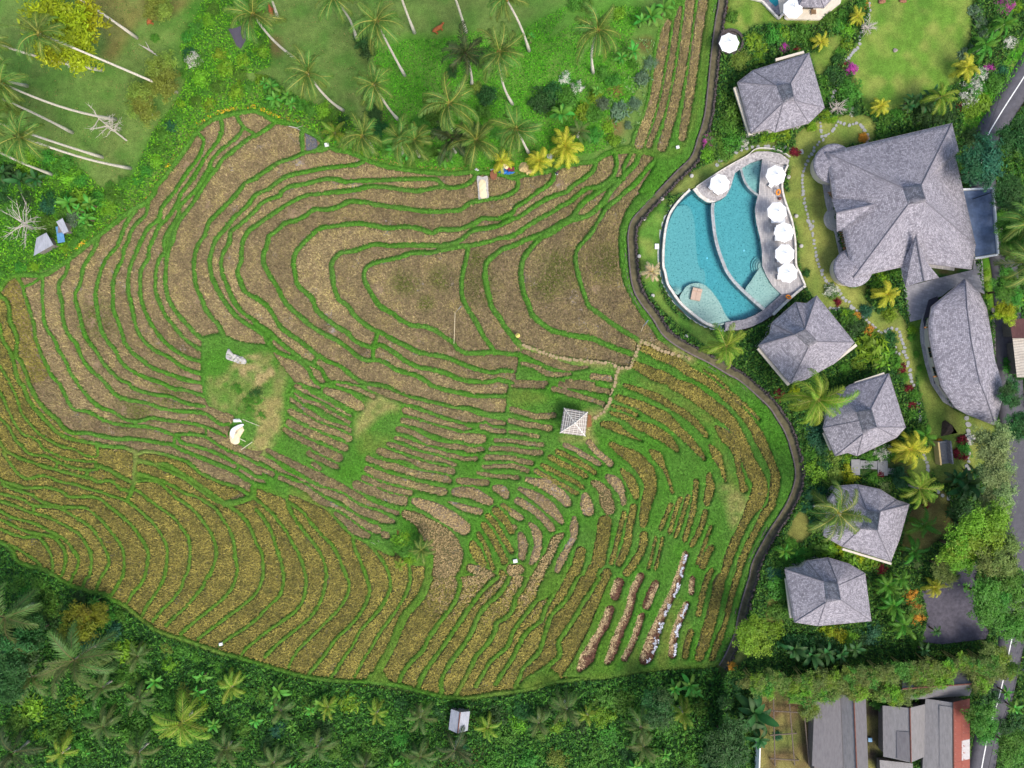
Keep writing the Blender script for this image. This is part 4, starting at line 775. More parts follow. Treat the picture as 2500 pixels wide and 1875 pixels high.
M_GRAVEL = simple('dark_gravel', lin((84, 80, 88)), .95, .3, 2.0, 'world', bumps=.6)
flat('car_park', T("D4 1330,130 1600,20 | D3 1650,1560 1760,1480 1830,1560 | D4 1790,0 1800,330 1910,480 1880,545 1500,590 1330,570 1380,350"), .4, .83, [M_GRAVEL], kind='structure')
M_LANE = simple('lane_paving', lin((120, 112, 112)), .9, .2, 2, 'world')
flat('lane', T("D2 1930,1000 1990,1000 2010,1300 2060,1659 2000,1659 1950,1300"), .4, .82, [M_LANE], kind='structure')
# pond at the top left
M_POND = simple('pond_water', lin((84, 78, 84)), .1, .15, 1, 'world', spec=.5)
zp = zat(580, 90)
flat('pond', T("A1 1970,250 2040,240 2130,200 2150,300 2080,420 2040,390 2000,300"), zp - .3, zp + .06, [M_POND], kind='structure')
# ------------------------------------------------------------------ swimming pool and its terrace
def Z1(s): return [(1590 + float(a.split(',')[0]) / 5.53, 350 + float(a.split(',')[1]) / 5.53) for a in s.split()]
def Z2(s): return [(1590 + float(a.split(',')[0]) / 5.53, 590 + float(a.split(',')[1]) / 5.53) for a in s.split()]
PZ = .95                                             # terrace level
def brickmat(name, c1, c2, mortar, sx, sy, rough=.7, var=.25, vec='world', rot=0.0, msize=.012, bumps=.25):
    m, n, b = newmat(name)
    mp = N(n, 'ShaderNodeMapping'); mp.inputs['Rotation'].default_value = (0, 0, rot)
    if vec == 'uv': n.links.new(N(n, 'ShaderNodeTexCoord').outputs['UV'], mp.inputs[0])
    else: n.links.new(posnode(n, vec), mp.inputs[0])
    bt = N(n, 'ShaderNodeTexBrick'); n.links.new(mp.outputs[0], bt.inputs['Vector'])
    bt.inputs['Color1'].default_value = (*c1, 1); bt.inputs['Color2'].default_value = (*c2, 1); bt.inputs['Mortar'].default_value = (*mortar, 1)
    bt.inputs['Scale'].default_value = 1.0; bt.inputs['Brick Width'].default_value = sx; bt.inputs['Row Height'].default_value = sy; bt.inputs['Mortar Size'].default_value = msize
    f = ramp(n, noise(n, 1.3, 5, .7, vec if vec != 'uv' else 'object'), [(.25, (1-var,)*3), (.75, (1+var,)*3)])
    n.links.new(mix(n, 1.0, bt.outputs[0], f, 'MULTIPLY'), b.inputs['Base Color']); b.inputs['Roughness'].default_value = rough
    bump(n, b, bt.outputs['Fac'], bumps, -.02); return m
M_DECK = brickmat('grey_stone_paving', lin((188, 182, 178)), lin((156, 151, 150)), lin((128, 124, 122)), .62, .26, .6, .14, rot=1.5)
def pebble(name, c0, c1, sc=5.0):
    m, n, b = newmat(name); v = N(n, 'ShaderNodeTexVoronoi'); v.inputs['Scale'].default_value = sc; n.links.new(posnode(n), v.inputs['Vector'])
    h = N(n, 'ShaderNodeSeparateColor'); n.links.new(v.outputs['Color'], h.inputs[0])
    c = mix(n, .5, ramp(n, h.outputs[0], [(.1, c0), (.9, c1)]), ramp(n, noise(n, 2.2, 4, .7), [(.3, c0), (.7, c1)]))
    n.links.new(c, b.inputs['Base Color']); b.inputs['Roughness'].default_value = .75; bump(n, b, v.outputs['Distance'], .4, .03); return m
M_PEB = pebble('pebble_paving', lin((120, 114, 114)), lin((196, 190, 186)))
M_PEBD = pebble('dark_slate_paving', lin((92, 90, 96)), lin((150, 146, 150)))
M_COPE = pebble('pale_coping_stone', lin((176, 170, 160)), lin((228, 222, 210)), 3)
M_COPG = pebble('grey_coping_stone', lin((130, 132, 132)), lin((178, 182, 182)), 3)
def tilefloor(name, c0, c1, speck):
    m, n, b = newmat(name); f = noise(n, 3.2, 5, .8); g = noise(n, 4.5, 2, .6)
    c = ramp(n, f, [(.32, c0), (.66, c1)]); c = mix(n, ramp(n, g, [(.58, (0, 0, 0)), (.66, (1, 1, 1))]), c, tuple(speck))
    n.links.new(c, b.inputs['Base Color']); b.inputs['Roughness'].default_value = .6; return m
M_PFLOOR = tilefloor('pool_floor_stone', lin((132, 160, 152)), lin((178, 196, 186)), lin((96, 126, 122)))
M_PWALL = tilefloor('pool_wall_stone', lin((110, 150, 148)), lin((150, 186, 180)), lin((84, 120, 118)))
def watermat():
    m, n, b = newmat('pool_water'); n.nodes.remove(b); out = n.nodes['Material Output']
    tr = N(n, 'ShaderNodeBsdfTransparent'); gl = N(n, 'ShaderNodeBsdfGlossy'); gl.inputs['Roughness'].default_value = .03; fr = N(n, 'ShaderNodeFresnel'); fr.inputs['IOR'].default_value = 1.33
    bp = N(n, 'ShaderNodeBump'); bp.inputs['Strength'].default_value = .25; bp.inputs['Distance'].default_value = .05; n.links.new(noise(n, 2.6, 3, .6), bp.inputs['Height'])
    n.links.new(bp.outputs[0], gl.inputs['Normal']); n.links.new(bp.outputs[0], fr.inputs['Normal'])
    mx = N(n, 'ShaderNodeMixShader'); n.links.new(fr.outputs[0], mx.inputs[0]); n.links.new(tr.outputs[0], mx.inputs[1]); n.links.new(gl.outputs[0], mx.inputs[2]); n.links.new(mx.outputs[0], out.inputs[0])
    va = N(n, 'ShaderNodeVolumeAbsorption'); va.inputs['Color'].default_value = (.01, .80, .94, 1); va.inputs['Density'].default_value = .62; n.links.new(va.outputs[0], out.inputs['Volume'])
    return m
M_WATER = watermat()
infin = Z1("535,640 430,740 330,860 260,980 215,1150 190,1350 182,1500 184,1659") + Z2("205,400 240,560 300,660 390,790 480,880 600,980 740,1080 870,1125")
bottom = Z2("1000,1090 1100,1070 1250,1050 1400,990 1530,912")
divid = Z1("845,800 835,900 850,1100 880,1300 930,1480 990,1640") + Z2("1030,400 1130,540 1270,680 1400,800 1530,912")
rightb = Z1("1440,700 1412,820 1400,900 1420,1080 1470,1280 1495,1450 1500,1659") + Z2("1560,470 1640,600 1750,710 1550,912")
basinL = [*infin, *bottom, *divid[::-1][1:], *Z1("800,800 740,790 640,720 560,630")]
basinR = [*divid, *rightb[::-1][1:-1], *Z1("1440,700 1320,600 1250,480 1212,345 1130,400 1100,500 1070,600 1010,710 930,765")]
kids = Z1("1490,215 1470,430 1450,690 1320,595 1252,478 1218,340 1350,262")
outer = Z1("535,600 400,700 280,820 190,980 130,1150 100,1350 95,1500 100,1659") + Z2("110,400 150,560 230,720 330,860 450,980 560,1060 700,1140 850,1190 1000,1200")
terr = Z1("610,585 700,520 900,390 1100,270 1300,160 1420,110 1580,108 1750,140 1865,225 1850,290 1800,400 1770,560 1790,700 1840,860 1900,1030 1940,1250 1955,1450 1960,1659") + Z2("2010,420 2080,590 1990,660 1800,830 1650,980 1500,1080 1350,1150 1200,1190 1000,1200")
pool = empty('swimming_pool', G3(1740, 650, 0)); 
def padd(name, me_builder, mats, sm=False):
    return me_builder.build(name, mats, None, sm)
def setpar(o, p):
    o.parent = p; o.matrix_parent_inverse = Matrix.Translation(-p.location); return o
def basin(name, poly, depth, shallow=None):
    P = smooth(poly, 3, True); m = MB(); n = len(P)
    top = [W(x, y, PZ - .02) for x, y in P]; bot = [Vector((v.x, v.y, PZ - depth)) for v in top]
    m.add(top + bot, [(i, (i+1) % n, n + (i+1) % n, n + i) for i in range(n)], 0); m.add(bot, [tuple(range(n))], 1)
    o = obj(name, m.mesh(name, [M_PWALL, M_PFLOOR], recalc=False)); setpar(o, pool)
    mw = MB(); mw.prism([v[:2] for v in top], PZ - depth - .05, PZ - .10); wv = obj('water', mw.mesh('water', [M_WATER])); setpar(wv, pool); return o
basin('basin', basinL, 1.35); basin('basin', basinR, 1.15); basin('wading_basin', kids, .55)
# shallow shelves and steps inside the basins
def shelf(name, poly, depth, bot=1.3, sm=3):
    P = smooth(poly, sm, True) if sm else np.array(poly); m = MB(); m.prism([W(x, y, PZ - depth)[:2] for x, y in P], PZ - bot, PZ - depth); return setpar(m.build(name, [M_PFLOOR]), pool)
shelf('shallow_shelf', Z2("385,770 420,680 480,600 580,560 690,570 790,640 870,740 940,850 990,960 1050,1050 1110,1068 1040,1100 900,1125 740,1085 600,985 480,885"), .26)
shelf('shallow_shelf', Z2("1495,335 1430,400 1340,540 1262,672 1400,795 1535,905 1745,712 1640,600 1560,470"), .30, 1.1, 2)
shelf('sloping_floor', Z1("330,860 260,980 215,1150 190,1350 182,1500 184,1659") + Z2("205,400 240,560 420,700 700,620 720,400") + Z1("640,1659 600,1350 580,1050 500,850"), .95)
for k, rr in enumerate((27, 21, 15.5, 10)):
    cx, cy = Z2("1500,330")[0]; cx -= 1
    shelf('pool_step', [(cx + rr * math.cos(a), cy + rr * math.sin(a)) for a in np.linspace(math.radians(118), math.radians(262), 14)] + [(cx, cy)], .95 - .2 * k, 1.1, 0)
    cx, cy = Z2("360,700")[0]
    shelf('pool_step', [(cx - 2 + rr * .8 * math.cos(a), cy + rr * .8 * math.sin(a)) for a in np.linspace(math.radians(190), math.radians(335), 12)] + [(cx, cy + 3)], .9 - .18 * k, 1.2, 0)
# rims: infinity edge with its overflow channel, divider wall
def wall_strip(name, pts, w0, w1, z0, z1, mats, parent=None):
    p = smooth(pts, 4); A = offs(p, w0); B = offs(p, w1)
    m = MB(); n = len(p)
    a1 = [W(x, y, z1) for x, y in A]; b1 = [W(x, y, z1) for x, y in B]; a0 = [Vector((v.x, v.y, z0)) for v in a1]; b0 = [Vector((v.x, v.y, z0)) for v in b1]
    m.add(a1 + b1 + a0 + b0, [f for i in range(n-1) for f in ((i, i+1, n+i+1, n+i), (i, 2*n+i, 2*n+i+1, i+1), (n+i, n+i+1, 3*n+i+1, 3*n+i))] + [(0, n, 3*n, 2*n), (n-1, 3*n-1, 4*n-1, 2*n-1)])
    o = m.build(name, mats)
    return setpar(o, parent) if parent is not None else o
wall_strip('infinity_edge', infin, 0, -6, -.6, PZ - .08, [M_COPE], pool)
wall_strip('outer_coping', outer, -4, 1.0, -.6, PZ - .25, [M_COPG], pool)
mch = MB(); a = smooth(infin, 4); A = offs(a, -6); b = smooth(outer, 4); 
wall_strip('overflow_channel', outer, 0.5, 14, -.5, PZ - .75, [simple('overflow_water', lin((62, 92, 96)), .1, .2, 2, 'world', spec=.5)], pool)
wall_strip('divider_wall', divid, 2.6, -5.2, -.4, PZ - .05, [M_COPG], pool)
wall_strip('divider_wall', Z1("1212,340 1250,480 1320,600 1440,700"), 2.5, -2.5, -.2, PZ - .05, [M_COPG], pool)
# terrace slab with the basins left open: ring between outer edge and the water
def ring_slab(name, out, holes, z0, z1, mats):
    bm = bmesh.new(); edges = []
    for poly, sm in [(out, 3)] + [(h, 3) for h in holes]:
        P = smooth(poly, sm, True); vs = [bm.verts.new(W(x, y, z1)) for x, y in P]
        edges += [bm.edges.new((vs[i], vs[(i+1) % len(vs)])) for i in range(len(vs))]
    bmesh.ops.triangle_fill(bm, use_beauty=True, edges=edges, use_dissolve=False)
    g = bmesh.ops.extrude_face_region(bm, geom=list(bm.faces)); 
    for e in g['geom']:
        if isinstance(e, bmesh.types.BMVert): e.co.z = z0
    bmesh.ops.recalc_face_normals(bm, faces=bm.faces)
    me = bpy.data.meshes.new(name); bm.to_mesh(me); bm.free()
    for m in mats: me.materials.append(m)
    return obj(name, me)
deckpoly = Z1("1500,215 1640,250 1740,290 1790,300 1850,290 1800,400 1770,560 1790,700 1840,860 1900,1030 1940,1250 1955,1450 1960,1659") + Z2("2010,420 2080,590 1990,660 1760,712") + [*rightb[::-1][2:], *Z1("1452,690 1470,430")]
setpar(flat('paved_deck', deckpoly, .2, PZ, [M_DECK], None), pool)
pebpoly = Z1("610,585 700,520 900,390 1100,270 1300,160 1420,110 1580,108 1750,140 1865,225 1850,285 1740,285 1640,245 1490,212 1350,260 1212,340 1130,400 1100,500 1070,600 1010,710 930,762 870,785 760,745 660,665")
setpar(flat('pebble_terrace', pebpoly, .2, PZ + .004, [M_PEB], None), pool)
wp = Z2("1000,1092 1100,1072 1250,1052 1400,992 1530,914 1752,714 1990,662 1800,832 1650,982 1500,1082 1350,1152 1200,1192 1000,1202")
setpar(flat('slate_walk', wp, -.4, PZ - .004, [M_PEBD], None), pool)
setpar(flat('weir_step', Z1("560,622 610,590 660,665 760,745 870,785 800,800 740,790 640,720"), .0, PZ - .05, [M_COPE], None), pool)
wall_strip('garden_wall', Z1("1850,290 1800,400 1770,560 1790,700 1840,860 1900,1030 1940,1250 1955,1450 1960,1640") + Z2("2010,420 2080,590"), 2, -2.2, .2, PZ + .45, [M_COPE], pool)
wall_strip('garden_wall', Z2("2085,592 1990,662 1800,832 1650,982"), -2, 3.4, -.2, PZ + .45, [M_COPE], pool)
wall_strip('terrace_coping', Z1("610,585 700,520 900,390 1100,270 1300,160 1420,68 1580,62 1750,100 1880,180"), .8, -1.0, .2, PZ + .2, [M_COPE], pool)
tag(pool, 'curved turquoise swimming pool with infinity edge beside the rice terraces', 'pool')
M_HEDGE = leafmat('clipped_hedge', lin((70, 112, 34)))
flat('skimmer_box', Z1("50,1355 105,1355 105,1425 50,1425"), .2, .95, [simple('white_concrete', (.72, .72, .7), .7, .1)], label='square white concrete box set in the lawn beside the pool edge', cat='utility box')

# ------------------------------------------------------------------ umbrellas and loungers
M_CANVAS = simple('white_canvas', (.86, .86, .85), .8, .03, 2); M_POLE = simple('umbrella_pole', lin((190, 186, 180)), .5, .1); M_CUSH = simple('white_cushion', (.82, .81, .79), .85, .05); M_FRAME = simple('lounger_frame', lin((120, 96, 70)), .6, .2)
def umbrella_meshes(R):
    out = {}
    m = MB(); n = 8; r0 = .06
    rim = [Vector((R*math.cos(2*math.pi*k/n), R*math.sin(2*math.pi*k/n), 0)) for k in range(n)]
    vs = [Vector((0, 0, .62))]; fs = []
    rows = 4
    for j in range(1, rows+1):
        t = j/rows
        for k in range(n):
            for h in range(2):
                p = rim[k].lerp(rim[(k+1) % n], h*.5) * t; sag = -.05 * math.sin(math.pi*t) if h == 0 else -.09 * math.sin(math.pi * t) - (.03 if j == rows else 0)
                vs.append(Vector((p.x * (1 if h == 0 else .975), p.y * (1 if h == 0 else .975), .62 * (1-t) + sag)))
    q = 2*n
    for k in range(q): fs.append((0, 1+k, 1+(k+1) % q))
    for j in range(rows-1):
        for k in range(q): fs.append((1+j*q+k, 1+(j+1)*q+k, 1+(j+1)*q+(k+1) % q, 1+j*q+(k+1) % q))
    m.add(vs, fs); out['canopy'] = m.mesh('canopy', [M_CANVAS], recalc=False)
    out['ribs'] = []
    m = MB(); m.tube([(0, 0, -2.5), (0, 0, .6)], .03, 8); out['pole'] = m.mesh('pole', [M_POLE])
    m = MB(); m.lathe((0, 0, .6), [(.07, 0), (.07, .05), (.02, .14)], 8); out['finial'] = m.mesh('finial', [M_POLE])
    m = MB(); m.lathe((0, 0, -2.5), [(.3, 0), (.3, .06), (.06, .09)], 12); out['base'] = m.mesh('base', [M_POLE])
    m = MB(); m.bar((0, 0, .52), (R*.98, 0, -.05), .03, .03); out['rib'] = m.mesh('rib', [M_POLE])
    return out
UM = umbrella_meshes(1.46)
def umbrella(px, py, label, rot=.2, ground=PZ, tilt=0):
    z = ground + 2.5; p = W(px, py, z); e = empty('parasol', (p.x, p.y, z), rot)
    for nm in ('canopy', 'pole', 'finial', 'base'): obj(nm, UM[nm], e)
    for k in range(8): r_ = obj('rib', UM['rib'], e); r_.rotation_euler = (0, 0, 2*math.pi*k/8)
    tag(e, label, 'parasol', 'white octagonal parasols'); return e
for (x, y, l) in ((1757, 449, 'white octagonal parasol alone on the round pebble terrace in the pool'), (1894, 428, 'white octagonal parasol at the narrow top end of the pool deck'), (1897, 517, 'white octagonal parasol below the orange life ring on the deck'), (1914, 567, 'white octagonal parasol, fourth from the bottom wall is third along the wide deck'.replace('fourth from the bottom wall is third along the wide deck', 'second of the four close together on the wide deck')),
                  (1916, 620, 'white octagonal parasol touching the lowest one on the pool deck'), (1923, 666, 'white octagonal parasol lowest of the row on the pool deck'), (1780, 105, 'white octagonal parasol on the dark round seat beside the canal'), (1936, 21, 'white octagonal parasol on the pale deck at the top edge')):
    umbrella(x, y, l, random.uniform(0, .7), PZ)
lm = MB(); lm.box((0, 0, .28), (1.95, .66, .07)); 
for sx in (-.8, .8):
    for sy in (-.27, .27): lm.box((sx, sy, .125), (.06, .06, .25))
LF = lm.mesh('frame', [M_FRAME]); lm = MB(); lm.box((-.3, 0, .37), (1.3, .62, .1)); LC = lm.mesh('cushion', [M_CUSH])
lm = MB(); lm.add([(.35, -.31, .33), (.35, .31, .33), (.98, .31, .68), (.98, -.31, .68), (.33, -.31, .42), (.33, .31, .42), (.95, .31, .78), (.95, -.31, .78)], [(0, 1, 2, 3), (7, 6, 5, 4), (0, 4, 5, 1), (1, 5, 6, 2), (2, 6, 7, 3), (3, 7, 4, 0)]); LB = lm.mesh('backrest', [M_CUSH])
def lounger(px, py, rz, label, ground=PZ):
    p = W(px, py, ground); e = empty('sun_lounger', p, rz)
    obj('frame', LF, e); obj('cushion', LC, e); obj('backrest', LB, e); return tag(e, label, 'sun lounger', 'white sun loungers under the parasols')
for x, y, l in ((1896, 541, 'white sun lounger below the parasol nearest the life ring'), (1904, 561, 'upper white sun lounger under the second deck parasol of four'), (1905, 584, 'lower white sun lounger under the second deck parasol of four'), (1909, 613, 'upper white sun lounger under the parasol touching the lowest one'), (1910, 636, 'lower white sun lounger under the parasol touching the lowest one'), (1911, 659, 'upper white sun lounger under the lowest deck parasol'), (1911, 678, 'lower white sun lounger under the lowest deck parasol')):
    lounger(x, y, .02, l)
lounger(1887, 446, .9, 'white sun lounger under the parasol at the narrow top of the deck'); lounger(1742, 452, .75, 'left white sun lounger under the parasol on the round pebble terrace'); lounger(1757, 463, .95, 'right white sun lounger under the parasol on the round pebble terrace')
# daybed standing in the shallow water
M_TAN = simple('tan_cushion', lin((186, 160, 140)), .85, .08)
p = W(1698.5, 719, PZ - .26); e = empty('daybed', p, math.radians(78)); mm = MB(); mm.box((0, 0, .2), (1.75, 1.4, .3)); mm.build('base', [M_TAN], e)
for sy in (-.35, .35): mm = MB(); mm.box((-.22, sy, .40), (1.28, .67, .12)); mm.build('seat_cushion', [M_TAN], e)
for sy in (-.35, .35): mm = MB(); mm.box((.64, sy, .46), (.4, .67, .26)); mm.build('head_cushion', [M_TAN], e)
tag(e, 'tan double daybed standing on the shallow shelf of the pool', 'daybed')
M_ORANGE = simple('orange_plastic', lin((236, 140, 30)), .5, .08)
def ring(px, py, label, tilt):
    mm = MB(); vs = []; fs = []; n, k = 20, 8
    for i in range(n):
        for j in range(k):
            a, b_ = 2*math.pi*i/n, 2*math.pi*j/k; rr = .36 + .10*math.cos(b_); vs.append((rr*math.cos(a), rr*math.sin(a), .1*math.sin(b_)))
    for i in range(n):
        for j in range(k): fs.append((i*k+j, ((i+1) % n)*k+j, ((i+1) % n)*k+(j+1) % k, i*k+(j+1) % k))
    mm.add(vs, fs); o = mm.build('life_ring', [M_ORANGE], None, True); o.location = W(px, py, PZ + .5); o.rotation_euler = tilt; return tag(o, label, 'life ring', 'orange life rings')
ring(1900, 469, 'orange life ring leaning on the deck wall near the top of the pool', (.3, .5, 0)); ring(1925, 725, 'orange life ring on the wall at the lower pool corner', (-.7, .3, 0))
M_TERRA = simple('brown_pot', lin((110, 66, 56)), .6, .2)
mm = MB(); mm.lathe((0, 0, 0), [(.14, 0), (.24, .2), (.22, .42), (.16, .48)], 12); o = mm.build('water_jar', [M_TERRA], None, True); o.location = W(1902, 486, PZ); tag(o, 'small round brown jar on the deck between two parasols', 'jar')
for x, y in ((1726, 630), (1816, 612)):
    mm = MB(); mm.lathe((0, 0, 0), [(.16, 0), (.16, .05), (.1, .08)], 10); o = mm.build('pool_light', [simple('pool_lamp', (.85, .9, .9), .3, .02)]); o.location = W(x, y, PZ - (1.33 if x < 1750 else 1.13)); tag(o, 'round white light on the floor of the %s pool basin' % ('lower left' if x < 1750 else 'upper right'), 'pool light', 'lights on the pool floor')
# round stone lights in the grass
M_LITHIC = simple('pale_round_stone', lin((176, 172, 164)), .8, .15)
mm = MB(); mm.lathe((0, 0, 0), [(.27, 0), (.29, .12), (.26, .3), (.12, .34)], 14); ST = mm.mesh('garden_light', [M_LITHIC], True)
for i, (x, y) in enumerate(((1616, 486), (1572, 535), (1560, 626), (1593, 722), (1675, 821), (1688, 430), (1774, 380), (1924, 433), (1943, 528), (1955, 601))):
    o = obj('garden_light', ST); o.location = G3(x, y, .02); reg(o, 'round pale stone garden light', 'garden light', 'round stone garden lights', x, y, 'around the pool')

# ------------------------------------------------------------------ stepping stones
M_SLAB = simple('stepping_stone_grey', lin((150, 150, 148)), .85, .2); M_SLAB2 = simple('stepping_stone_tan', lin((160, 140, 106)), .9, .25)
def stone_mesh(seed, m_):
    r = random.Random(seed); mm = MB(); n = 9; pr = [(1 + r.uniform(-.2, .2)) for _ in range(n)]
    P = [(pr[k]*math.cos(2*math.pi*k/n), pr[k]*math.sin(2*math.pi*k/n)) for k in range(n)]; mm.prism(P, -.08, .05); return mm.mesh('stone', [m_])
SM = [stone_mesh(i, M_SLAB) for i in range(5)]; SM2 = [stone_mesh(i + 9, M_SLAB2) for i in range(5)]
def stones(pts, gap, size, meshes, parent, zf=None, jit=1.2, dz=.03):
    p = smooth(pts, 8); d = np.concatenate([[0], np.cumsum(np.hypot(*np.diff(p, axis=0).T))]); n = int(d[-1] / gap)
    for k in range(n + 1):
        s_ = d[-1] * k / max(n, 1); x = np.interp(s_, d, p[:, 0]) + random.gauss(0, jit); y = np.interp(s_, d, p[:, 1]) + random.gauss(0, jit)
        o = obj('stone', random.choice(meshes), parent); z = (zf or zat)(x, y) + dz; o.location = W(x, y, z); s2 = size * random.uniform(.8, 1.2); o.scale = (s2, s2 * random.uniform(.8, 1.15), 1); o.rotation_euler = (0, 0, random.uniform(0, 6.3))
gp = empty('garden_path'); tag(gp, kind='structure')
for s, gap, sz in (("D1 870,30 880,100 840,170 800,300 780,400 720,470 650,560 620,700 570,800 550,900 570,950", 8.5, .24), ("D1 630,1060 700,1075 780,1070 830,1110 860,1180 860,1230", 9.5, .24), ("D1 600,1050 580,1110 520,1160 450,1230 390,1290 350,1380 310,1450 295,1540 300,1650 | D2 310,60 330,150 350,240 380,340 395,430 410,520 430,610 470,700 500,770", 9.5, .22), ("D1 460,1060 460,1150 470,1210", 8, .22), ("D2 345,245 380,255 390,300 360,290", 9, .25), ("D2 500,770 590,830 650,910 720,980 800,1050 900,1150 980,1210 1080,1180 1130,1200 1150,1270 1180,1360 1200,1450 1220,1560 1245,1640", 9.5, .25), ("D2 530,1000 600,1010 680,1010 740,1000", 8, .25), ("D2 1100,1340 1110,1390 1170,1390", 9, .24), ("D1 0,1270 60,1275 120,1280 200,1290 290,1310", 12, .3), ("D3 1260,10 1280,90 1300,200 1310,320", 10, .27), ("D3 1350,610 1370,680 1375,740", 9, .27), ("D3 1710,290 1720,350 1725,410", 16, .38), ("D3 1735,600 1725,690 1730,740", 9, .27), ("D3 1470,930 1500,955 1550,985 1600,1000", 11, .3), ("C1 1770,1420 1850,1350 1940,1310 2050,1275 2180,1270", 13, .33)):
    stones(T(s), gap, sz, SM, gp)
fp = empty('field_path'); tag(fp, kind='structure')
lz = lambda x, y: float(ZG[int((y - gy[0]) / STEP), int((x - gx[0]) / STEP)])
for s in ("C2 100,1325 250,1380 400,1430 550,1450 720,1470 830,1480 920,1510 1010,1520 1040,1470 1080,1380 1110,1300", "C2 1120,1290 1200,1320 1300,1370 1400,1400 1480,1420 1530,1440", "C2 920,1525 900,1590 890,1650 | C3 860,100 830,180 790,240 720,290"):
    stones(T(s), 8.4, .27, SM2, fp, lz, .7, .06)
# ------------------------------------------------------------------ buildings
def shinglemat(name, c1, c2, dark, w_=.34, h_=.22):
    m, n, b = newmat(name)
    uv = N(n, 'ShaderNodeTexCoord').outputs['UV']
    # every course and shingle a little off the line
    nz = N(n, 'ShaderNodeTexNoise'); nz.inputs['Scale'].default_value = 1.7; n.links.new(uv, nz.inputs['Vector'])
    va = N(n, 'ShaderNodeVectorMath', operation='MULTIPLY_ADD'); n.links.new(nz.outputs['Color'], va.inputs[0]); va.inputs[1].default_value = (.05, .07, 0); n.links.new(uv, va.inputs[2])
    bt = N(n, 'ShaderNodeTexBrick'); n.links.new(va.outputs[0], bt.inputs['Vector']); bt.offset = .43
    bt.inputs['Color1'].default_value = (*c1, 1); bt.inputs['Color2'].default_value = (*c2, 1); bt.inputs['Mortar'].default_value = (*dark, 1)
    bt.inputs['Scale'].default_value = 1; bt.inputs['Brick Width'].default_value = w_; bt.inputs['Row Height'].default_value = h_; bt.inputs['Mortar Size'].default_value = .014; bt.inputs['Bias'].default_value = 0.0
    st = N(n, 'ShaderNodeMapping'); st.inputs['Scale'].default_value = (7.0, .9, 1); n.links.new(uv, st.inputs[0])
    f1 = ramp(n, noise(n, 1.0, 4, .75, vec=st.outputs[0]), [(.32, (.62,)*3), (.68, (1.34,)*3)])
    f2 = ramp(n, noise(n, .30, 4, .7), [(.3, (.88, .88, .89)), (.7, (1.1, 1.09, 1.08))])
    c = mix(n, 1.0, mix(n, 1.0, bt.outputs[0], f1, 'MULTIPLY'), f2, 'MULTIPLY')
    n.links.new(c, b.inputs['Base Color']); b.inputs['Roughness'].default_value = .8; b.inputs['Specular IOR Level'].default_value = .25
    bump(n, b, bt.outputs['Fac'], .6, -.04); return m
M_SHING = shinglemat('grey_wood_shingles', lin((128, 124, 131)), lin((172, 167, 173)), lin((98, 94, 101)))
M_RIDGE = simple('ridge_shingle', lin((120, 116, 122)), .8, .25, 4); M_FASC = simple('eave_board', lin((132, 126, 128)), .8, .2)
M_WALLP = simple('plaster_wall', lin((206, 196, 178)), .85, .1); M_GLASS = simple('window_glass', lin((40, 46, 52)), .1, .1, spec=.6); M_TIMB = simple('timber', lin((140, 96, 58)), .7, .25); M_PALE = simple('pale_stone_beam', lin((206, 196, 178)), .8, .12)
def nearest_on(poly, p):
    best = None
    if len(poly) == 1: return poly[0]
    for a, b in zip(poly[:-1], poly[1:]):
        d = b - a; L2 = d.length_squared; t = 0 if L2 == 0 else max(0, min(1, (p - a).dot(d) / L2)); q = a + d * t
        if best is None or (q - p).length < best[0]: best = ((q - p).length, q)
    return best[1]
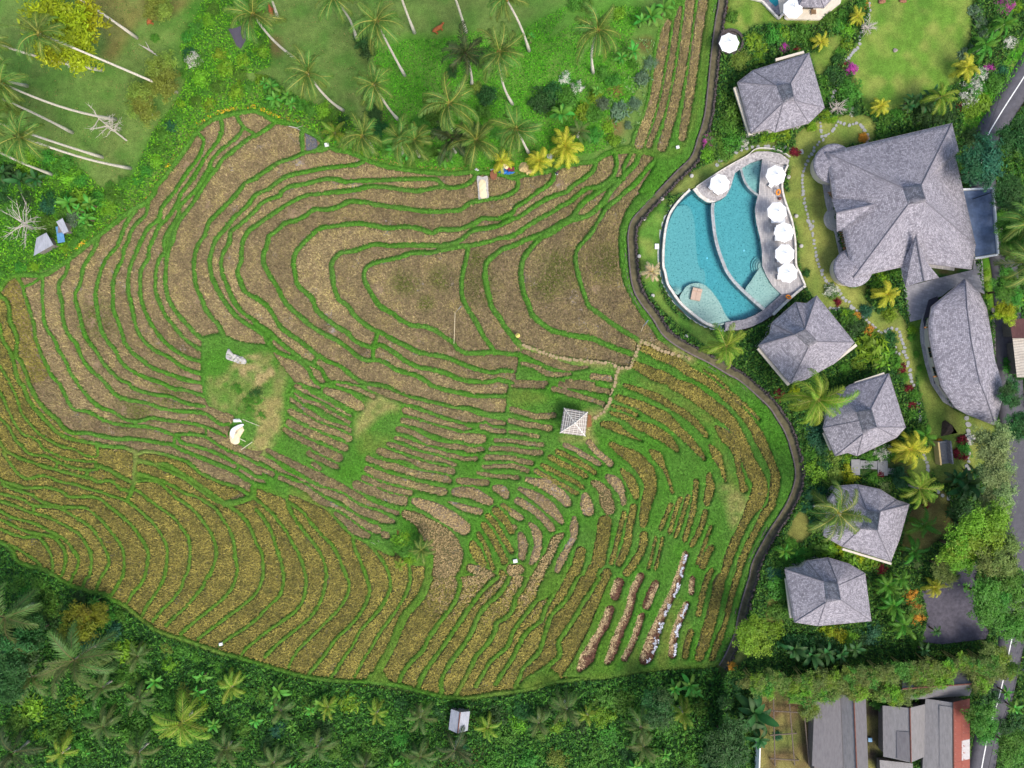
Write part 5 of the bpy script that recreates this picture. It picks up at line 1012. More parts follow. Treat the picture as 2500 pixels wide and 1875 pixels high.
def roof(parent, eave, ze, ridge, zr, power=1.0, lin_part=.45, hips=(), name='roof', rows=14, capw=.065, zrs=None):
    E = [W(x, y, ze) for x, y in eave]; Rg = [W(x, y, zr if zrs is None else zrs[i]) for i, (x, y) in enumerate(ridge)]
    R2 = [Vector((r.x, r.y)) for r in Rg]
    def zridge(q):
        if zrs is None or len(Rg) == 1: return zr
        bd = None
        for (a, b), (za, zb) in zip(zip(R2[:-1], R2[1:]), zip(zrs[:-1], zrs[1:])):
            d = b - a; t = max(0, min(1, (q - a).dot(d) / max(d.length_squared, 1e-9))); e = (a + d*t - q).length
            if bd is None or e < bd[0]: bd = (e, za + (zb - za) * t)
        return bd[1]
    prof = lambda t: lin_part * t + (1 - lin_part) * t ** power
    S_ = []; U = []; u = 0
    corner = {}
    for i in range(len(E)):
        a, b = E[i], E[(i+1) % len(E)]; n = max(1, int((b - a).length / .6)); corner[i] = len(S_)
        for k in range(n): S_.append(a.lerp(b, k / n)); U.append(u + (b - a).length * k / n)
        u += (b - a).length
    S_.append(S_[0]); U.append(u); n = len(S_)
    V = []; UV = []
    for p, uu in zip(S_, U):
        q = nearest_on(R2, Vector((p.x, p.y))); zt = zridge(q); v = 0; last = None
        for j in range(rows + 1):
            t = j / rows; c = Vector((p.x + (q.x - p.x) * t, p.y + (q.y - p.y) * t, ze + (zt - ze) * prof(t)))
            if last is not None: v += (c - last).length
            last = c; V.append(c); UV.append((uu, v))
    k = rows + 1; I = np.arange(n*k).reshape(n, k)
    F = np.stack([I[:-1, :-1], I[1:, :-1], I[1:, 1:], I[:-1, 1:]], -1).reshape(-1, 4)
    area = sum(E[i].x * E[(i+1) % len(E)].y - E[(i+1) % len(E)].x * E[i].y for i in range(len(E)))
    if area < 0: F = F[:, ::-1]
    # soffit edge
    nv = len(V); low = [Vector((p.x, p.y, ze - .24)) for p in S_]; V2 = V + low; UV += [(uu, -.24) for uu in U]
    F2 = np.stack([I[:-1, 0], nv + np.arange(n-1), nv + np.arange(1, n), I[1:, 0]], -1)
    F = np.vstack([F, F2 if area > 0 else F2[:, ::-1]])
    o = obj(name, mesh_np(name, np.array([tuple(v) for v in V2]), F, [M_SHING], uvs=np.array(UV))); setpar(o, parent)
    for h in hips:
        p = E[h]; q = nearest_on(R2, Vector((p.x, p.y))); zt = zridge(q)
        m = MB(); m.tube([Vector((p.x + (q.x-p.x)*t, p.y + (q.y-p.y)*t, ze + (zt-ze)*prof(t) + .02)) for t in np.linspace(0, 1, 11)], capw, 6); setpar(m.build('hip_cap', [M_RIDGE]), parent)
    if len(Rg) > 1 and (Rg[0] - Rg[-1]).length > .05:
        m = MB(); m.tube([r + Vector((0, 0, .03)) for r in (Rg if zrs is None else [Vector((r.x, r.y, z)) for r, z in zip(Rg, zrs)])], capw * 1.2, 6); setpar(m.build('ridge_cap', [M_RIDGE]), parent)
    m = MB(); nb = len(E)
    for i in range(nb): m.bar(E[i] - Vector((0, 0, .13)), E[(i+1) % nb] - Vector((0, 0, .13)), .1, .2)
    setpar(m.build('eave_board', [M_FASC]), parent)
    return o
def walls(parent, eave, ze, zg, shrink=.82, wall_m=None, every=1):
    E = [W(x, y, ze) for x, y in eave]; c = sum((Vector((e.x, e.y)) for e in E), Vector((0, 0))) / len(E)
    P = [c + (Vector((e.x, e.y)) - c) * shrink for e in E]
    m = MB(); m.prism(P, zg - .3, ze + .15); setpar(m.build('wall', [wall_m or M_WALLP]), parent)
    m = MB(); P2 = [c + (Vector((e.x, e.y)) - c) * (shrink + .1) for e in E]; m.prism(P2, zg - .4, zg + .12); setpar(m.build('plinth', [M_DECK]), parent)
    door = False
    for i in range(len(P)):
        a, b = P[i], P[(i+1) % len(P)]; L = (b - a).length
        if L < 2.2: continue
        d = (b - a) / L; nn = Vector((d.y, -d.x)); mid = (a + b) / 2
        if (mid + nn - c).length < (mid - c).length: nn = -nn
        k = max(1, int(L / 3.2)); rz = math.atan2(d.y, d.x)
        for j in range(k):
            q = a + d * (L * (j + .5) / k)
            if not door and L > 4: 
                m = MB(); m.box((q.x + nn.x*.03, q.y + nn.y*.03, zg + 1.15), (1.3, .12, 2.1), rz); dd = setpar(m.build('door', [M_TIMB]), parent); door = True
                m = MB(); m.box((q.x + nn.x*.12 + d.x*.45, q.y + nn.y*.12 + d.y*.45, zg + 1.1), (.08, .1, .3), rz); h = m.build('handle', [M_POLE]); h.parent = dd
                continue
            m = MB(); m.box((q.x + nn.x*.02, q.y + nn.y*.02, zg + 1.5), (1.5, .12, 1.4), rz); f = setpar(m.build('window', [M_TIMB]), parent)
            for s_ in (-1, 1):
                m = MB(); m.box((q.x + nn.x*.06 + d.x*.36*s_, q.y + nn.y*.06 + d.y*.36*s_, zg + 1.5), (.64, .1, 1.24), rz); pn = m.build('pane', [M_GLASS]); pn.parent = f
def beam(parent, a, b, z, wd=.25, ht=.3, mat=None, name='terrace_wall'):
    m = MB(); m.bar(W(*a, z), W(*b, z), wd, ht); return setpar(m.build(name, [mat or M_PALE]), parent)
def villa(eave, ring, label, hips, beams=(), ze=3.7, zr=6.5, zt=8.6):
    cx = sum(p[0] for p in eave) / len(eave); cy = sum(p[1] for p in eave) / len(eave); g = .75
    b = empty('villa', W(cx, cy, g)); roof(b, eave, ze, ring + ring[:1], zr, 1.0, 1.0, hips); roof(b, ring, zr, [ring[1], ring[2]], zt, 1.0, 1.0, (), 'roof_cap', 4, .05); walls(b, eave, ze, g)
    for (a, c, z, wd, ht, mt) in beams: beam(b, a, c, z, wd, ht, mt)
    return tag(b, label, 'villa', 'grey shingled villas')
villa([(1801, 201), (1838, 172), (1975, 129), (2013, 263), (1975, 300), (1893, 322), (1876, 314), (1834, 325)], [(1895, 209), (1931, 203), (1940, 246), (1912, 251)], 'grey shingled villa left of the round lawn, highest in the photo', (0, 1, 2, 3, 4, 5, 7), (((1794, 214), (1831, 330), 2.9, .5, .3, M_PALE), ((1893, 147), (1962, 128), 3.2, .35, .3, M_PALE)))
villa([(1994, 722), (2086, 836), (2040, 885), (1968, 926), (1930, 936), (1852, 843), (1880, 815), (1884, 790), (1943, 738), (1970, 741)], [(1940, 817), (1966, 803), (1997, 834), (1974, 848)], 'grey shingled villa touching the lower corner of the pool', (0, 1, 4, 5, 7, 8), (((1851, 850), (1926, 939), 2.9, .5, .3, M_PALE), ((2090, 842), (2030, 888), 3.3, .4, .25, M_PALE)))
villa([(2075, 940), (2170, 912), (2211, 1043), (2189, 1068), (2093, 1113), (2070, 1105), (2040, 1113), (2010, 1045), (2030, 975)], [(2090, 1006), (2127, 997), (2141, 1043), (2107, 1060)], 'grey shingled villa partly under a large green palm, below the pool villa', (1, 2, 3, 4, 6, 7), (((2086, 936), (2158, 912), 3.4, .35, .3, M_PALE), ((2012, 1056), (2030, 1098), 2.9, .5, .3, M_PALE)))
villa([(2093, 1183), (2149, 1195), (2190, 1221), (2220, 1231), (2197, 1314), (2175, 1371), (2056, 1334), (2011, 1308), (2022, 1221), (2045, 1187)], [(2116, 1246), (2149, 1249), (2142, 1296), (2101, 1291)], 'grey shingled villa with a palm crown over its left half', (0, 2, 3, 5, 6, 9), (((2056, 1340), (2175, 1376), 3.2, .3, .3, M_PALE),))
villa([(1917, 1390), (1957, 1385), (1971, 1370), (2022, 1362), (2073, 1377), (2112, 1400), (2127, 1516), (1997, 1528), (1940, 1519)], [(2011, 1420), (2045, 1420), (2053, 1465), (2016, 1471)], 'grey shingled villa lowest of the row, beside the dark car park', (0, 2, 3, 5, 6, 7, 8), (((1920, 1412), (1932, 1508), 2.9, .5, .3, M_PALE),))
# restaurant
rs = empty('restaurant', W(2200, 490, .75))
RE = [(2018, 373), (2324, 301), (2341, 370), (2331, 376), (2382, 598), (2372, 657), (2293, 678), (2199, 652), (2084, 678), (2059, 562), (2034, 480)]
RE = [(2018, 373), (2324, 301), (2341, 370), (2331, 376), (2382, 598), (2372, 657), (2240, 640), (2199, 652), (2084, 678), (2059, 562), (2034, 480)]
RING = [(2203, 458), (2251, 449), (2261, 494), (2217, 500)]; roof(rs, RE, 4.2, RING + RING[:1], 8.6, 1.0, 1.0, (0, 1, 4, 8), rows=12, capw=.08); roof(rs, RING, 8.6, [(2250, 455), (2259, 486)], 11.0, 1.0, 1.0, (), 'roof_cap', 4, .06); walls(rs, RE, 4.2, .75, .86)
def plane(parent, name, pts, mats, thick=.12, uvdir=0):
    """roof plane through plan points with heights (px, py, z); texture runs along the first edge"""
    P = [W(*p) for p in pts]; ex = (P[1] - P[0]).normalized(); nrm = (P[1]-P[0]).cross(P[-1]-P[0]).normalized(); ey = nrm.cross(ex)
    if nrm.z < 0: nrm = -nrm
    n = len(P); V = P + [p - nrm * thick for p in P]; uv = [((p - P[0]).dot(ex), (p - P[0]).dot(ey)) for p in P] * 2
    me = bpy.data.meshes.new(name); me.from_pydata([tuple(v) for v in V], [], [tuple(range(n)), tuple(range(n, 2*n))[::-1]] + [(i, n+i, n+(i+1) % n, (i+1) % n) for i in range(n)])
    ul = me.uv_layers.new(name='UVMap')
    for l in me.loops: ul.data[l.index].uv = uv[l.vertex_index]
    for m in mats: me.materials.append(m)
    bm = bmesh.new(); bm.from_mesh(me); bmesh.ops.recalc_face_normals(bm, faces=bm.faces); bm.to_mesh(me); bm.free()
    return setpar(obj(name, me), parent)
# cross wings: south porch and west porch
plane(rs, 'wing_roof', [(2210, 701, 3.9), (2199, 653, 3.9), (2237, 572, 7.6), (2257, 686, 5.6)], [M_SHING]); plane(rs, 'wing_roof', [(2293, 678, 3.9), (2257, 686, 5.6), (2237, 572, 7.6), (2262, 640, 4.9)], [M_SHING])
plane(rs, 'wing_roof', [(2030, 486, 4.0), (2055, 484, 4.6), (2138, 498, 7.4), (2042, 520, 5.8)], [M_SHING]); plane(rs, 'wing_roof', [(2043, 566, 4.0), (2042, 520, 5.8), (2138, 498, 7.4), (2060, 561, 4.6)], [M_SHING])
for a_, b_, za, zb in (((2237, 572), (2257, 686), 7.63, 5.63), ((2138, 498), (2042, 520), 7.43, 5.83)):
    m = MB(); m.tube([W(*a_, za), W(*b_, zb)], .13, 6); setpar(m.build('ridge_cap', [M_RIDGE]), rs)
# round aprons
def apron(parent, cx, cy, R, a0, a1, z0, z1, r0=.15):
    c = W(cx, cy, z0); rr = R * MPP; V = []; UV = []; n, k = 28, 7
    for i in range(n + 1):
        a = math.radians(a0 + (a1 - a0) * i / n)
        for j in range(k + 1):
            t = j / k; r_ = rr * (1 - t) + rr * r0 * t; V.append((c.x + r_*math.cos(a), c.y + r_*math.sin(a), z0 + (z1 - z0)*t)); UV.append((a * rr, t * rr))
        V.append((c.x + rr*math.cos(a), c.y + rr*math.sin(a), z0 - .3)); UV.append((a*rr, -.3))
    I = np.arange((n+1)*(k+2)).reshape(n+1, k+2); F = [np.stack([I[:-1, j], I[1:, j], I[1:, j+1], I[:-1, j+1]], -1) for j in range(k)] + [np.stack([I[:-1, k+1], I[1:, k+1], I[1:, 0], I[:-1, 0]], -1)]
    return setpar(obj('round_roof', mesh_np('round_roof', V, np.vstack(F), [M_SHING], uvs=np.array(UV))), parent)
apron(rs, 2036, 399, 47, 20, 300, 3.5, 4.6); apron(rs, 2084, 653, 46, 95, 360, 3.5, 4.6)
for s0, s1 in (((2036, 399), 44), ((2084, 653), 43)):
    m = MB(); c = W(*s0, 3.2); m.lathe((c.x, c.y, .5), [(s1*MPP*.9, 0), (s1*MPP*.9, 2.8)], 24); setpar(m.build('round_wall', [M_WALLP]), rs)
# timber shutters along the west wall, round entrance steps
for (a_, b_) in (((2024, 470), (2036, 486)), ((2052, 568), (2062, 604)), ((2061, 606), (2068, 620))):
    for k in range(7):
        t = k / 6; beam(rs, (a_[0] + (b_[0]-a_[0])*t - 3, a_[1] + (b_[1]-a_[1])*t), (a_[0] + (b_[0]-a_[0])*t + 5, a_[1] + (b_[1]-a_[1])*t - 1), 3.4, .1, .1, M_TIMB, 'slat')
for k, rr in enumerate((29, 24, 19)):
    m = MB(); c = W(2040, 535, .8); m.lathe((c.x, c.y, .7), [(rr*MPP, 0), (rr*MPP, .14 * (k+1))], 24); setpar(m.build('step', [M_LITHIC]), rs)
for pts in ([(2262, 700), (2300, 690), (2392, 662), (2420, 668), (2400, 640)],): pass
tag(rs, 'large grey shingled restaurant roof with round corner aprons beside the pool lawn', 'building')
flat('paved_court', T("D2 1145,660 1190,820 1480,740 1770,670 1780,570 1850,570 1870,880 1800,850 1700,760 1560,850 1500,900 1400,930 1350,1090 1230,1120 1200,1010"), .2, .86, [brickmat('court_paving', lin((150, 148, 152)), lin((128, 126, 132)), lin((112, 110, 114)), .8, .4, .6, .14, rot=.25)], kind='structure')
# flat roof with standing water behind the restaurant
M_DARKW = simple('standing_water', lin((104, 118, 142)), .12, .4, .6, 'world', spec=.7)
fr = empty('flat_roof_annex', W(2390, 540, .75)); m = MB(); P = [W(x, y, 3.3)[:2] for x, y in ((2345, 462), (2424, 459), (2437, 622), (2378, 632))]; m.prism(P, .4, 3.3); setpar(m.build('wall', [M_WALLP]), fr)
m = MB(); m.prism([W(x, y, 3.36)[:2] for x, y in ((2349, 466), (2420, 463), (2432, 618), (2382, 627))], 3.2, 3.36); setpar(m.build('water', [M_DARKW]), fr)
for a_, b_ in (((2345, 463), (2424, 460)), ((2424, 460), (2436, 622)), ((2436, 622), (2379, 631))): beam(fr, a_, b_, 3.45, .22, .4, simple('white_parapet', (.75, .75, .73), .7, .1), 'parapet')
m = MB(); m.bar(W(2375, 486, 3.6), W(2420, 470, 3.6), .12, .12); setpar(m.build('pipe', [M_GLASS]), fr)
tag(fr, 'flat roofed annex holding dark rainwater behind the restaurant', 'building')
# boat shaped hall
bh = empty('boat_hall', W(2350, 850, .75))
BE = [(2357, 681), (2392, 715), (2409, 752), (2421, 822), (2429, 879), (2446, 933), (2449, 963), (2440, 1003), (2430, 1038), (2361, 1011), (2333, 995), (2299, 944), (2282, 887), (2269, 822), (2268, 788), (2275, 749)]
BR_ = [(2358, 690), (2361, 752), (2372, 836), (2392, 933), (2406, 966), (2428, 1030)]
roof(bh, BE, 4.0, BR_, 7.5, 1.0, 1.0, (), rows=8, zrs=[4.7, 5.4, 5.9, 5.9, 5.5, 4.6]); walls(bh, BE, 4.0, .75, .80)
for a_, b_ in (((2282, 750), (2264, 790)), ((2262, 800), (2270, 870)), ((2284, 920), (2300, 950))): beam(bh, (a_[0]-6, a_[1]), (a_[0] + 12, a_[1] - 3), 3.5, .2, .2, M_TIMB, 'rafter_end')
m = MB(); m.prism([W(x, y, .9)[:2] for x, y in T("D2 1390,930 1460,900 1500,1000 1440,1659 1400,1500 1340,1100")], .5, .95); setpar(m.build('terrace', [simple('dark_boards', lin((70, 66, 76)), .7, .2)]), bh)
tag(bh, 'long boat-shaped hall with curved grey shingle roof and central ridge', 'building')

# ------------------------------------------------------------------ sheds
def corrug(name, c0, c1, rust=None, rs_=(.55, .7), pitch=14.0):
    m, n, b = newmat(name); uv = N(n, 'ShaderNodeTexCoord').outputs['UV']
    st = N(n, 'ShaderNodeMapping'); st.inputs['Scale'].default_value = (.7, 3.0, 1); n.links.new(uv, st.inputs[0])
    c = ramp(n, noise(n, 1.2, 5, .75, vec=st.outputs[0]), [(.3, c0), (.7, c1)])
    if rust: c = mix(n, ramp(n, noise(n, .9, 5, .75, vec=uv), [(rs_[0], (0, 0, 0)), (rs_[1], (1, 1, 1))]), c, tuple(rust))
    wv = N(n, 'ShaderNodeTexWave'); wv.inputs['Scale'].default_value = pitch / 6.28; wv.wave_profile = 'SIN'; n.links.new(uv, wv.inputs['Vector'])
    c = mix(n, .25, c, mix(n, 1.0, c, ramp(n, wv.outputs['Fac'], [(.1, (.45,)*3), (.9, (1.3,)*3)]), 'MULTIPLY'))
    n.links.new(c, b.inputs['Base Color']); b.inputs['Roughness'].default_value = .6; bump(n, b, wv.outputs['Fac'], .6, .04); return m
M_FIB = corrug('weathered_fibre_sheet', lin((112, 108, 106)), lin((142, 138, 136)), lin((90, 84, 80)), (.6, .75)); M_FIBD = corrug('dark_fibre_sheet', lin((92, 88, 89)), lin((118, 114, 115)), lin((160, 152, 142)), (.68, .74)); M_TIN = corrug('pale_tin_sheet', lin((142, 144, 150)), lin((178, 180, 188)), lin((112, 110, 114)), (.62, .72))
M_RUST = corrug('rusty_tin_sheet', lin((128, 52, 38)), lin((156, 74, 54)), lin((196, 180, 172)), (.60, .68)); M_RUST2 = corrug('faded_tin_sheet', lin((178, 170, 168)), lin((200, 196, 196)), lin((150, 72, 52)), (.52, .62))
def D4(x, y): return (1875 + x / TS, 1406 + y / TS)
def shed(name, label, planes, ridge=None, body=None, zg=.6, zw=2.8, wallm=None):
    c = planes[0][0][0]; e = empty(name, W(c[0], c[1], zg))
    for pts, mt in planes: plane(e, 'roof_slope', pts, [mt], .05)
    if ridge: m = MB(); m.tube([W(*p) for p in ridge], .10, 6); setpar(m.build('ridge_cap', [simple('rusty_ridge', lin((110, 70, 58)), .8, .3)]), e)
    if body:
        m = MB(); m.prism([W(x, y, zw)[:2] for x, y in body], zg - .3, zw); setpar(m.build('wall', [wallm or simple('grey_block_wall', lin((120, 112, 106)), .9, .2)]), e)
    return tag(e, label, 'shed')
d = D4
shed('long_shed', 'long grey corrugated shed, leftmost of the roofs at the bottom right', [([d(380, 1640) + (2.8,), d(405, 985) + (2.8,), d(622, 1000) + (3.4,), d(650, 1720) + (3.4,)], M_FIBD), ([d(645, 1720) + (3.2,), d(625, 1022) + (3.2,), d(740, 1035) + (4.3,), d(768, 1720) + (4.3,)], M_FIB), ([d(768, 1720) + (4.3,), d(740, 1035) + (4.3,), d(845, 1050) + (3.2,), d(868, 1720) + (3.2,)], M_FIBD)],
     [d(740, 1035) + (4.36,), d(768, 1720) + (4.36,)], [d(400, 1010), d(830, 1060), d(850, 1700), d(400, 1700)])
shed('gabled_shed', 'pale grey gabled shed with a square patch in its roof sheets', [([d(995, 1560) + (3.0,), d(990, 1120) + (3.0,), d(1226, 1140) + (4.4,), d(1236, 1612) + (4.4,)], M_FIB), ([d(1236, 1612) + (4.4,), d(1226, 1140) + (4.4,), d(1356, 1108) + (3.2,), d(1356, 1560) + (3.2,)], M_FIB), ([d(1112, 1580) + (3.78,), d(1110, 1340) + (3.76,), d(1220, 1350) + (4.42,), d(1228, 1600) + (4.42,)], M_FIBD)],
     [d(1226, 1140) + (4.46,), d(1236, 1612) + (4.46,)], [d(1010, 1160), d(1340, 1140), d(1340, 1540), d(1010, 1540)], .6, 2.6)
rust = shed('rusty_shed', 'grey shed whose right roof slope is red rusty tin', [([d(1332, 1720) + (3.2,), d(1360, 1060) + (3.2,), d(1600, 1095) + (4.6,), d(1602, 1720) + (4.6,)], M_FIB), ([d(1480, 1720) + (4.02,), d(1480, 1120) + (4.02,), d(1592, 1135) + (4.64,), d(1594, 1720) + (4.64,)], M_FIB)],
     [d(1601, 1095) + (4.7,), d(1604, 1720) + (4.7,)], [d(1380, 1090), d(1720, 1090), d(1720, 1720), d(1380, 1720)], .6, 2.7)
rr_ = random.Random(4)
for i in range(11):
    for j in range(2):
        y0 = 1090 + i * 58; x0 = 1604 + j * 70; h0 = 4.55 - j * .65; h1 = h0 - .63; rise = -30 * (1 if True else 0)
        sk = lambda x: -(x - 1604) * .22
        plane(rust, 'roof_sheet', [d(x0 + 69, y0 + sk(x0 + 69)) + (h1 + .01 * (i % 2),), d(x0, y0 + sk(x0)) + (h0 + .01 * (i % 2),), d(x0, y0 + 60 + sk(x0)) + (h0 - .01 + .01 * (i % 2),), d(x0 + 69, y0 + 60 + sk(x0 + 69)) + (h1 - .01 + .01 * (i % 2),)], [M_RUST if (j == 0 or rr_.random() < .62) else M_RUST2], .03)
shed('bamboo_side_shed', 'brown grey gabled shed half covered by the bamboo hedge', [([d(1100, 1078) + (3.2,), d(1740, 1035) + (3.2,), d(1782, 930) + (4.6,), d(1160, 975) + (4.6,)], M_FIBD), ([d(1782, 930) + (4.6,), d(1160, 975) + (4.6,), d(1160, 850) + (3.3,), d(1750, 815) + (3.3,)], M_FIBD)], [d(1160, 975) + (4.66,), d(1782, 930) + (4.66,)], [d(1130, 1060), d(1720, 1020), d(1740, 840), d(1180, 870)], .6, 2.8)
shed('low_shed', 'low pale sheet roof at the bottom edge in front of the gabled shed', [([d(970, 1720) + (2.2,), d(965, 1590) + (2.4,), d(1250, 1620) + (2.4,), d(1255, 1720) + (2.2,)], M_FIB)], None, [d(980, 1610), d(1240, 1630), d(1240, 1720), d(980, 1720)], .6, 2.1)
zb = zat(1120, 1760)
def b4(x, y): return (625 + x / TS, 1406 + y / TS)
shed('tin_hut', 'small white corrugated tin hut below the lower edge of the terraces', [([b4(1663, 1325) + (zb + 2.2,), b4(1685, 1150) + (zb + 2.2,), b4(1763, 1178) + (zb + 3.0,), b4(1742, 1362) + (zb + 3.0,)], M_TIN), ([b4(1742, 1362) + (zb + 3.0,), b4(1763, 1178) + (zb + 3.0,), b4(1848, 1170) + (zb + 2.2,), b4(1828, 1335) + (zb + 2.2,)], M_TIN)], [b4(1763, 1178) + (zb + 3.04,), b4(1742, 1362) + (zb + 3.04,)], [b4(1690, 1180), b4(1835, 1185), b4(1820, 1330), b4(1675, 1320)], zb, zb + 2.0)
def a2(x, y): return (x / TS, 469 + y / TS)
zb = zat(110, 600)
shed('grey_tin_shack', 'grey tin shack under the bare white tree at the left', [([a2(290, 550) + (zb + 2.0,), a2(315, 395) + (zb + 2.2,), a2(400, 350) + (zb + 2.6,), a2(460, 455) + (zb + 2.5,)], M_TIN)], None, [a2(310, 520), a2(330, 410), a2(400, 380), a2(440, 450)], zb, zb + 1.9)
shed('blue_sided_shack', 'small tin shack with blue tarpaulin beside the grey shack', [([a2(545, 360) + (zb + 2.0,), a2(485, 255) + (zb + 2.2,), a2(540, 225) + (zb + 2.3,), a2(592, 340) + (zb + 2.1,)], M_TIN), ([a2(500, 440) + (zb + 1.4,), a2(480, 300) + (zb + 1.8,), a2(540, 290) + (zb + 1.8,), a2(560, 430) + (zb + 1.4,)], simple('blue_tarpaulin', lin((86, 132, 170)), .5, .2))], None, [a2(500, 350), a2(500, 270), a2(560, 260), a2(575, 335)], zb, zb + 1.9)
def nb(x, y): return (1875 + x / TS, 469 + y / TS)
shed('tiled_house', 'neighbouring house with dark red tile roof at the right edge', [([nb(2110, 1260) + (3.4,), nb(2085, 1100) + (3.4,), nb(2300, 1085) + (4.8,), nb(2300, 1260) + (4.8,)], corrug('red_tiles', lin((88, 50, 48)), lin((116, 72, 66)), None, pitch=20))], None, [nb(2110, 1120), nb(2290, 1110), nb(2290, 1240), nb(2120, 1240)], .75, 3.0)
shed('sheet_roof_house', 'neighbouring house with pale ribbed sheet roof at the right edge', [([nb(2150, 1600) + (3.0,), nb(2112, 1262) + (3.0,), nb(2300, 1262) + (3.8,), nb(2300, 1600) + (3.8,)], corrug('pale_ribbed_sheet', lin((176, 164, 146)), lin((206, 196, 180)), None, pitch=5))], None, [nb(2140, 1300), nb(2290, 1290), nb(2290, 1570), nb(2150, 1570)], .75, 2.7)
# top pavilion with its own pool corner
tv = empty('garden_pavilion', W(1960, -20, .75)); roof(tv, [(1950, 15), (2012, 18), (2038, -10), (2040, -80), (1940, -80)], 3.5, [(1985, -40), (1995, -40)], 6.5, 1.5, .6, (0, 1, 2)); walls(tv, [(1950, 15), (2012, 18), (2038, -10), (2040, -80), (1940, -80)], 3.5, .75, .7)
tag(tv, 'grey shingled pavilion cut off by the top edge of the photo', 'pavilion')
flat('pale_deck', [(1906, 40), (1913, 33), (1922, 47), (2002, 48), (2052, 8), (2064, -40), (1890, -60)], .2, 1.05, [simple('pale_paving', lin((206, 196, 178)), .7, .1, 2, 'world')], kind='structure')
wp_ = empty('plunge_pool', W(1885, 0, .75)); m = MB(); m.prism([W(x, y, 1.0)[:2] for x, y in ((1840, -40), (1862, 2), (1900, 38), (1915, 20), (1905, -40))], .3, 1.0); setpar(m.build('surround', [M_PEBD]), wp_)
m = MB(); m.prism([W(x, y, 1.02)[:2] for x, y in ((1878, -30), (1878, 2), (1893, 16), (1917, -2), (1917, -30))], .5, 1.02); setpar(m.build('water', [simple('teal_pool_water', lin((10, 120, 130)), .08, .1, spec=.6)]), wp_)
for a_, b_ in (((1832, -4), (1860, 3)), ((1860, 3), (1901, 46)), ((1901, 46), (1914, 32))): beam(wp_, a_, b_, 1.08, .28, .3, M_COPE, 'coping')
tag(wp_, 'small teal plunge pool with white coping at the top edge', 'pool')
# field pavilion with battened roof
zf = lz(1404, 1033); pv = empty('field_pavilion', W(1404, 1033, zf))
M_THATCH = simple('pale_thatch', lin((150, 140, 132)), .9, .14, 3); M_BATTEN = simple('white_batten', lin((226, 220, 208)), .7, .1)
pe = [(1377, 996), (1435, 1006), (1429, 1065), (1367, 1057)]; pa = (1404, 1033); z0, z1 = zf + 2.4, zf + 4.0
for i in range(4):
    plane(pv, 'roof_slope', [pe[i] + (z0,), pe[(i+1) % 4] + (z0,), pa + (z1,)], [M_THATCH], .08)
    m = MB(); m.bar(W(*pe[i], z0 + .05), W(*pa, z1 + .05), .1, .1); setpar(m.build('hip_batten', [M_BATTEN]), pv)
    A, B, C_ = W(*pe[i], z0), W(*pe[(i+1) % 4], z0), W(*pa, z1)
    for t in (.12, .3, .46, .62, .78):
        m = MB(); m.bar(A.lerp(C_, t) + Vector((0, 0, .06)), B.lerp(C_, t) + Vector((0, 0, .06)), .06, .06); setpar(m.build('batten', [M_BATTEN]), pv)
    for u_ in (.18, .34, .5, .66, .82):
        e_ = A.lerp(B, u_); tt = 1 - abs(u_ - .5) * 2; q = e_.lerp(C_.lerp((A if u_ < .5 else B), 1 - tt) if tt < 1 else C_, 1.0) if False else e_ + (C_ - A.lerp(B, .5)) * tt
        m = MB(); m.bar(e_ + Vector((0, 0, .06)), q + Vector((0, 0, .06)), .05, .05); setpar(m.build('rafter', [M_BATTEN]), pv)
    p = W(*[pa[k] + (pe[i][k] - pa[k]) * .8 for k in (0, 1)], z0); m = MB(); m.box((p.x, p.y, (zf + z0) / 2), (.16, .16, z0 - zf)); setpar(m.build('post', [M_TIMB]), pv)
m = MB(); m.prism([W(*[pa[k] + (q[k] - pa[k]) * .78 for k in (0, 1)], zf + .5)[:2] for q in pe], zf - .2, zf + .5); setpar(m.build('floor', [M_TIMB]), pv)
for k in range(4): beam(pv, (1437 + k * 3, 1012 + k), (1434 + k * 3, 1044 - k), zf + .5 - .11 * k, .16, .1, M_TIMB, 'step')
tag(pv, 'square field pavilion with pale battened pyramid roof among the terraces', 'pavilion')
# stone stairs in the garden
M_STEP = simple('grey_step_stone', lin((134, 134, 134)), .85, .15)
def stairs(label, a, b, wd, n, z0, z1, side=None, name='stairs'):
    e = empty(name, W(*a, z0)); A, B = np.array(a), np.array(b); dd = (B - A) / np.linalg.norm(B - A); nn = np.array([-dd[1], dd[0]]) * wd / 2
    for k in range(n):
        p = A + (B - A) * k / n; q = A + (B - A) * (k + .93) / n; z = z0 + (z1 - z0) * (k + 1) / n
        m = MB(); m.prism([W(*(p + nn), z)[:2], W(*(q + nn), z)[:2], W(*(q - nn), z)[:2], W(*(p - nn), z)[:2]], z0 - .3, z); setpar(m.build('step', [M_STEP]), e)
    if side:
        for s_, mt in side:
            m = MB(); m.bar(W(*(A + nn * s_ * 1.08), z0 + .5), W(*(B + nn * s_ * 1.08), z0 + .8), .22, 1.2); setpar(m.build('side_wall', [mt]), e)
    return tag(e, label, 'stairs')
M_YEL = simple('yellow_plaster', lin((204, 178, 122)), .85, .1)
stairs('sunken stone stairs between yellow walls below the boat-shaped hall', (2306, 1132), (2300, 1077), 27, 9, .8, 1.3, ((-1, M_YEL), (1, M_PEBD)))
stairs('upper flight of grey garden steps between two villas', (2148, 1136), (2100, 1134), 20, 8, .8, 1.3)
stairs('lower flight of grey garden steps beside the flowering bush', (2212, 1152), (2168, 1150), 14, 7, .5, .9)
flat('stair_landing', T("D3 720,650 795,650 795,785 720,785"), .4, 1.32, [M_STEP], kind='structure'); flat('stair_landing', T("D3 950,660 1035,660 1035,790 950,790"), .4, .96, [M_STEP], kind='structure')
